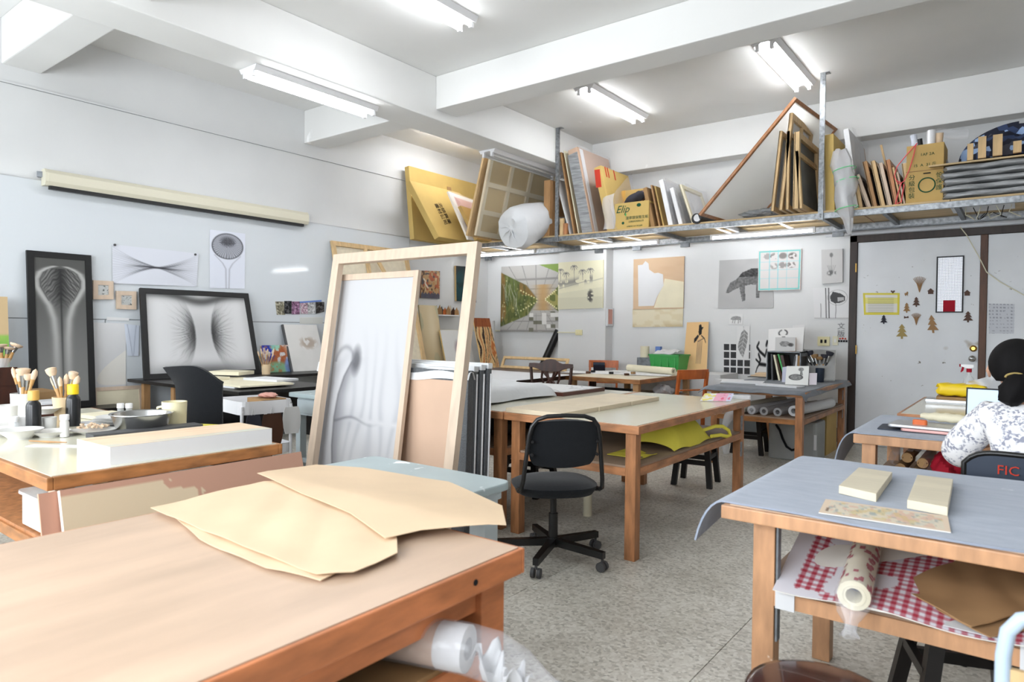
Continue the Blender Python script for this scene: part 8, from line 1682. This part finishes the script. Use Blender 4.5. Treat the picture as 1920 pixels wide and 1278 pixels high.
# --- slanted canvas and the row of stretchers
sc_ = thing('stretched_canvas', 'large white canvas standing slanted in a thin wood frame', 'canvas', (-2.3, 7.8, ZD)); q = yq(7.06, 8.40, (1313, 405), (1494, 184), 0.10); frame_bars(sc_, q, 0.035, 0.03, 'orange_wood'); n_ = (q[1]-q[0]).cross(q[3]-q[0]).normalized(); MB().slab([p-V(0, 0, 0)+n_*0.012 for p in q], 0.003).build('canvas', 'silk', sc_)
lump('grey_bundle', 'flat grey cloth bundle under the slanted white canvas', (-2.38, 7.62, ZD), (0.22, 0.16, 0.05), 'poly_grey', 4)
for lab, b1, t1, k in (('outermost stretcher of the row left of the right post', (1450, 404), (1467, 245), dict(t=0.03)), ('tall stretcher with a cross bar, highest of the row left of the right post', (1466, 405), (1487, 211), dict(t=0.035, cross=((0.5, True),), w=0.06)), ('third stretcher of the row left of the right post', (1478, 403), (1481, 245), dict(t=0.03)), ('stretcher with grey cloth, wide rails, left of the right post', (1496, 402), (1499, 246), dict(t=0.05, canvas='grey_cloth', w=0.06)), ('small front stretcher with dark grey cloth beside the right post', (1504, 400), (1497, 282), dict(t=0.03, canvas='grey_cloth', w=0.05))):
    ystretch(lab, 7.18, 8.0, b1, t1, wood='pine', **k)
# --- right bay
ybox('flat_carton', 'narrow yellow carton standing right of the right post', 7.55, 8.1, (1565, 397), (1563, 250), 0.09, 'cardboard_yellow', 'carton')
ybox('thin_board', 'white board beside the narrow yellow carton', 7.56, 8.1, (1588, 396), (1564, 285), 0.035, 'white_gesso', 'board')
wc = thing('wrapped_canvas', 'white-edged canvas in film above the row of wood stretchers', 'canvas', (-1.4, 8.0, ZD)); q = yq(7.57, 8.35, (1611, 392), (1591, 240)); MB().slab(q, 0.05).build('canvas', 'white_gesso', wc, bevel=0.004); MB().slab([p+V(0.003, 0.06, -0.03) for p in q], 0.004).build('brown_back', 'cardboard_pale', wc); wrapf(q, 0.018, 'film', 'clear_film', wc)
fbg = thing('film_bag', 'hanging clear plastic bag tied with green ribbon on the shelf front', 'bag', (-1.52, 7.42, 2.3)); pts_ = [PY(7.40, *p) for p in ((1576, 282), (1578, 305), (1583, 325), (1587, 345), (1584, 356), (1582, 372), (1586, 392), (1590, 410), (1592, 425), (1593, 440))]
mbb = MB().tube(pts_, [0.06, 0.10, 0.085, 0.11, 0.10, 0.085, 0.075, 0.04, 0.03, 0.008], 14); mbb.v = [p_+V(rs_.uniform(-1, 1), rs_.uniform(-1, 1), rs_.uniform(-1, 1))*0.014 for p_ in mbb.v]; mbb.build('film', 'cloudy_film', fbg)
for px in ((1583, 318), (1588, 338), (1587, 391)): p = PY(7.40, *px); MB().tube([p+V(0.105*math.cos(a1), 0.10*math.sin(a1), 0.02*math.cos(a1)) for a1 in np.linspace(0, 5.9, 16)], 0.005, 5).build('ribbon', 'string_green', fbg)
rw = (((1618, 391), (1607, 328), 'pine', 'first'), ((1634, 390), (1611, 326), 'new_wood', 'second'), ((1645, 388), (1625, 301), 'pine_dark', 'third'), ((1660, 388), (1640, 300), 'pine', 'fourth'), ((1673, 387), (1654, 304), 'new_wood', 'fifth'), ((1685, 386), (1668, 298), 'orange_wood', 'sixth'), ((1692, 385), (1676, 313), 'pine', 'seventh'), ((1698, 384), (1684, 322), 'new_wood', 'eighth'), ((1709, 384), (1699, 305), 'pine', 'ninth'))
for b1, t1, m, lab in rw: ystretch(lab+' stretcher from the left in the tight row by the circle carton', 7.56, 8.1, b1, t1, t=0.04 if lab not in ('seventh', 'eighth') else 0.02, wood=m, canvas='black_fabric' if lab in ('third', 'fourth', 'fifth') else 'cardboard_dark', group='tight row of stretchers')
p = PY(7.7, 1654, 290); one('wood_stick', MB().bar(PY(7.7, 1660, 305), PY(7.7, 1652, 272), 0.03, 0.02), 'pine', 'single wood stick poking above the tight row of stretchers', 'stick') if 0 else one('wood_stick', MB().bar(V(PY(7.75, 1672, 386).x, 8.13, ZD), PY(8.13, 1652, 272), 0.03, 0.02), 'pine', 'single wood stick poking above the tight row of stretchers', 'stick')
cx0, cx1 = PY(7.55, 1711, 385).x-0.06, PY(7.55, 1768, 385).x; ch_ = PY(7.55, 1735, 270).z
cb2 = thing('circle_carton', 'brown carton printed with a large green circle', 'carton', ((cx0+cx1)/2, 7.72, ZD)); MB().ab((cx0, 7.55, ZD), (cx1, 7.9, ch_)).build('carton_body', 'cardboard', cb2, bevel=0.005)
cm = ((cx0+cx1)/2+0.02, 7.5485, ZD+0.17); MB().tube([(cm[0]+0.068*math.cos(a1), 7.5487, cm[2]+0.068*math.sin(a1)) for a1 in np.linspace(0, 2*math.pi, 29)[:-1]], 0.006, 6, closed=True).build('green_circle', 'ink_green', cb2)
fx = (1, 0, 0); fz = (0, 0, 1)
text('carton_print', '1AF 2A', 0.038, (cm[0], 7.548, ch_-0.11), fx, fz, 'ink_green', cb2); text('carton_print', '15  A  31 斤', 0.038, (cm[0]-0.02, 7.548, ch_-0.21), fx, fz, 'ink_green', cb2); text('carton_print', '分\n級\n包\n裝', 0.056, (cx0+0.05, 7.548, ZD+0.235), fx, fz, 'ink_green', cb2); text('carton_print', '怕\n保\n護', 0.056, (cx1-0.035, 7.548, ZD+0.235), fx, fz, 'ink_green', cb2)
MB().ab((cx0, 7.5478, ch_-0.255), (cx1, 7.549, ch_-0.248)).build('flap_seam', 'cardboard_dark', cb2); MB().ab((cm[0]-0.03, 7.544, ch_-0.285), (cm[0]+0.03, 7.549, ch_-0.275)).build('hand_hole', 'ink', cb2)
for k, (x, h_, r_, m, lab) in enumerate(((cx0+0.06, 0.13, 0.03, 'blue_paper', 'rolled bluish paper standing on the circle carton'), (cx0+0.10, 0.09, 0.025, 'black_plastic', 'short black tube on the circle carton'), (cx0+0.19, 0.15, 0.038, 'foil_white', 'white wrapped roll on the circle carton'), (cx0+0.25, 0.12, 0.032, 'kraft', 'tan roll in film on the circle carton'))): one('short_roll', MB().cyl((x, 7.66+0.04*(k % 2), ch_+0.001), (x-0.02+0.01*k, 7.68, ch_+h_), r_, n=16), m, lab, 'roll')
one('film_wrap', MB().grid(lambda u, v: (cx1-0.1+0.28*u, 7.70+0.02*math.sin(6*v), ch_+0.16-0.05*u*u-0.09*v+0.01*math.sin(8*u)), 12, 8), 'clear_film', 'loose clear film blowing off the circle carton top', 'film')
ybox('wrapped_pack', 'film-wrapped pack leaning behind the circle carton', 7.75, 8.2, (1800, 380), (1770, 285), 0.08, 'poly_grey', 'wrapped pack')
st_ = thing('red_string', 'red plastic string looped on the row of stretchers', 'string', PY(7.52, 1686, 386))
MB().tube([PY(7.52, *p_) for p_ in ((1720, 268), (1700, 290), (1682, 312), (1677, 330), (1684, 345), (1695, 340), (1705, 318), (1712, 295), (1718, 270))], 0.005, 5).build('strand', 'string_red', st_); MB().tube([PY(7.515, *p_) for p_ in ((1680, 338), (1690, 343), (1684, 362), (1678, 386), (1670, 388), (1690, 378), (1695, 345))], 0.006, 5).build('strand', 'string_red', st_)
gx0 = PY(7.44, 1766, 350).x
def pkg(k):
    def f(u, v):
        a1 = 2*math.pi*v; g = lambda t: math.copysign(abs(t)**0.5, t); e = min(1, u*18+0.55)
        return (gx0-0.02*(k % 2)+1.2*u+0.012*math.sin(5*a1+k), 7.70+0.255*g(math.cos(a1))*e+0.008*math.sin(17*u+k), ZD+0.004+0.062*k+0.0315+0.0305*g(math.sin(a1))*e+0.0035*math.sin(23*u+2*k+a1))
    return f
for k in range(5): one('poly_package', MB().grid(pkg(k), 40, 20), 'poly_grey', ['lowest', 'second lowest', 'middle', 'second highest', 'topmost'][k]+' grey plastic-wrapped board of the pile on the right of the shelf', 'wrapped board', 'pile of wrapped boards')
zt3 = ZD+0.32; zb_ = PY(7.40, 1741, 325)
pbd = one('plywood_sheet', MB().slab([V(zb_.x, 7.95, zt3+0.075), V(1.0, 7.95, zt3+0.11), V(1.0, 7.38, zt3-0.002), V(zb_.x, 7.38, zt3-0.002)], 0.014), 'shelf_ply', 'plywood sheet lying over the pile of grey packages', 'board')
def cl(u, v): a1 = 2*math.pi*u; b1 = math.pi*v/2; k = 1+0.12*math.sin(3*a1+1)+0.06*math.sin(7*a1+2*v); return (-0.10+0.47*k*math.cos(a1)*math.cos(b1), 7.78+0.16*math.sin(a1)*math.cos(b1), zt3+0.06+0.26*math.sin(b1)*(1+0.18*math.cos(a1*2+0.5)+0.1*math.sin(5*a1)))
cm_ = bpy.data.materials.new('batik'); cm_.use_nodes = True; MATS['batik'] = cm_; nt = cm_.node_tree; b_ = nt.nodes['Principled BSDF']; b_.inputs['Roughness'].default_value = 0.85; vo = nt.nodes.new('ShaderNodeTexVoronoi'); vo.inputs['Scale'].default_value = 16; tc3 = nt.nodes.new('ShaderNodeTexCoord'); nt.links.new(tc3.outputs['Object'], vo.inputs[0]); sp3 = nt.nodes.new('ShaderNodeSeparateColor'); nt.links.new(vo.outputs['Color'], sp3.inputs[0]); rp = nt.nodes.new('ShaderNodeValToRGB'); e_ = rp.color_ramp.elements; rp.color_ramp.interpolation = 'CONSTANT'; e_[0].color = tuple(lin((24, 28, 46)))+(1,); e_[1].position = 0.55; e_[1].color = tuple(lin((52, 66, 100)))+(1,); x_ = e_.new(0.72); x_.color = tuple(lin((150, 176, 214)))+(1,); x_ = e_.new(0.86); x_.color = tuple(lin((66, 66, 76)))+(1,); nt.links.new(sp3.outputs[0], rp.inputs[0]); nt.links.new(rp.outputs[0], b_.inputs['Base Color'])
one('patterned_cloth', MB().grid(cl, 40, 12), 'batik', 'navy and pale blue patterned cloth bundle on the plywood sheet', 'cloth')
for k, (px, h_, w_) in enumerate(((1819, 0.15, 0.045), (1841, 0.20, 0.06), (1870, 0.20, 0.07), (1907, 0.12, 0.06))): p = PY(7.46, px, 300); one('wood_block', MB().ab((p.x-w_/2, 7.44, zt3+0.016+0.006*k), (p.x+w_/2, 7.48, zt3+0.016+h_)), 'pine', ['leftmost upright wood block on the plywood sheet', 'second upright wood block from the left on the plywood sheet', 'third upright wood block on the plywood sheet', 'rightmost upright wood block on the plywood sheet'][k], 'wood block', 'upright blocks on the shelf')
wl = thing('loose_wires', 'white junction panel with loose wires under the right end of the shelf', 'wires', (-0.5, 7.9, ZS-0.05)); MB().ab((-0.62, 7.75, ZS-0.032), (-0.12, 8.15, ZS-0.02)).build('white_panel', 'white_enamel', wl)
for k in range(7): x = -0.5+0.06*k; MB().tube([(x, 7.85, ZS-0.035), (x+0.04*math.sin(k*2), 7.86, ZS-0.10-0.02*(k % 3)), (x+0.07*math.cos(k), 7.95, ZS-0.14), (x+0.1*math.sin(k), 8.1, ZS-0.06)], 0.004, 5).build('wire', 'ink' if k % 2 else 'conduit', wl)
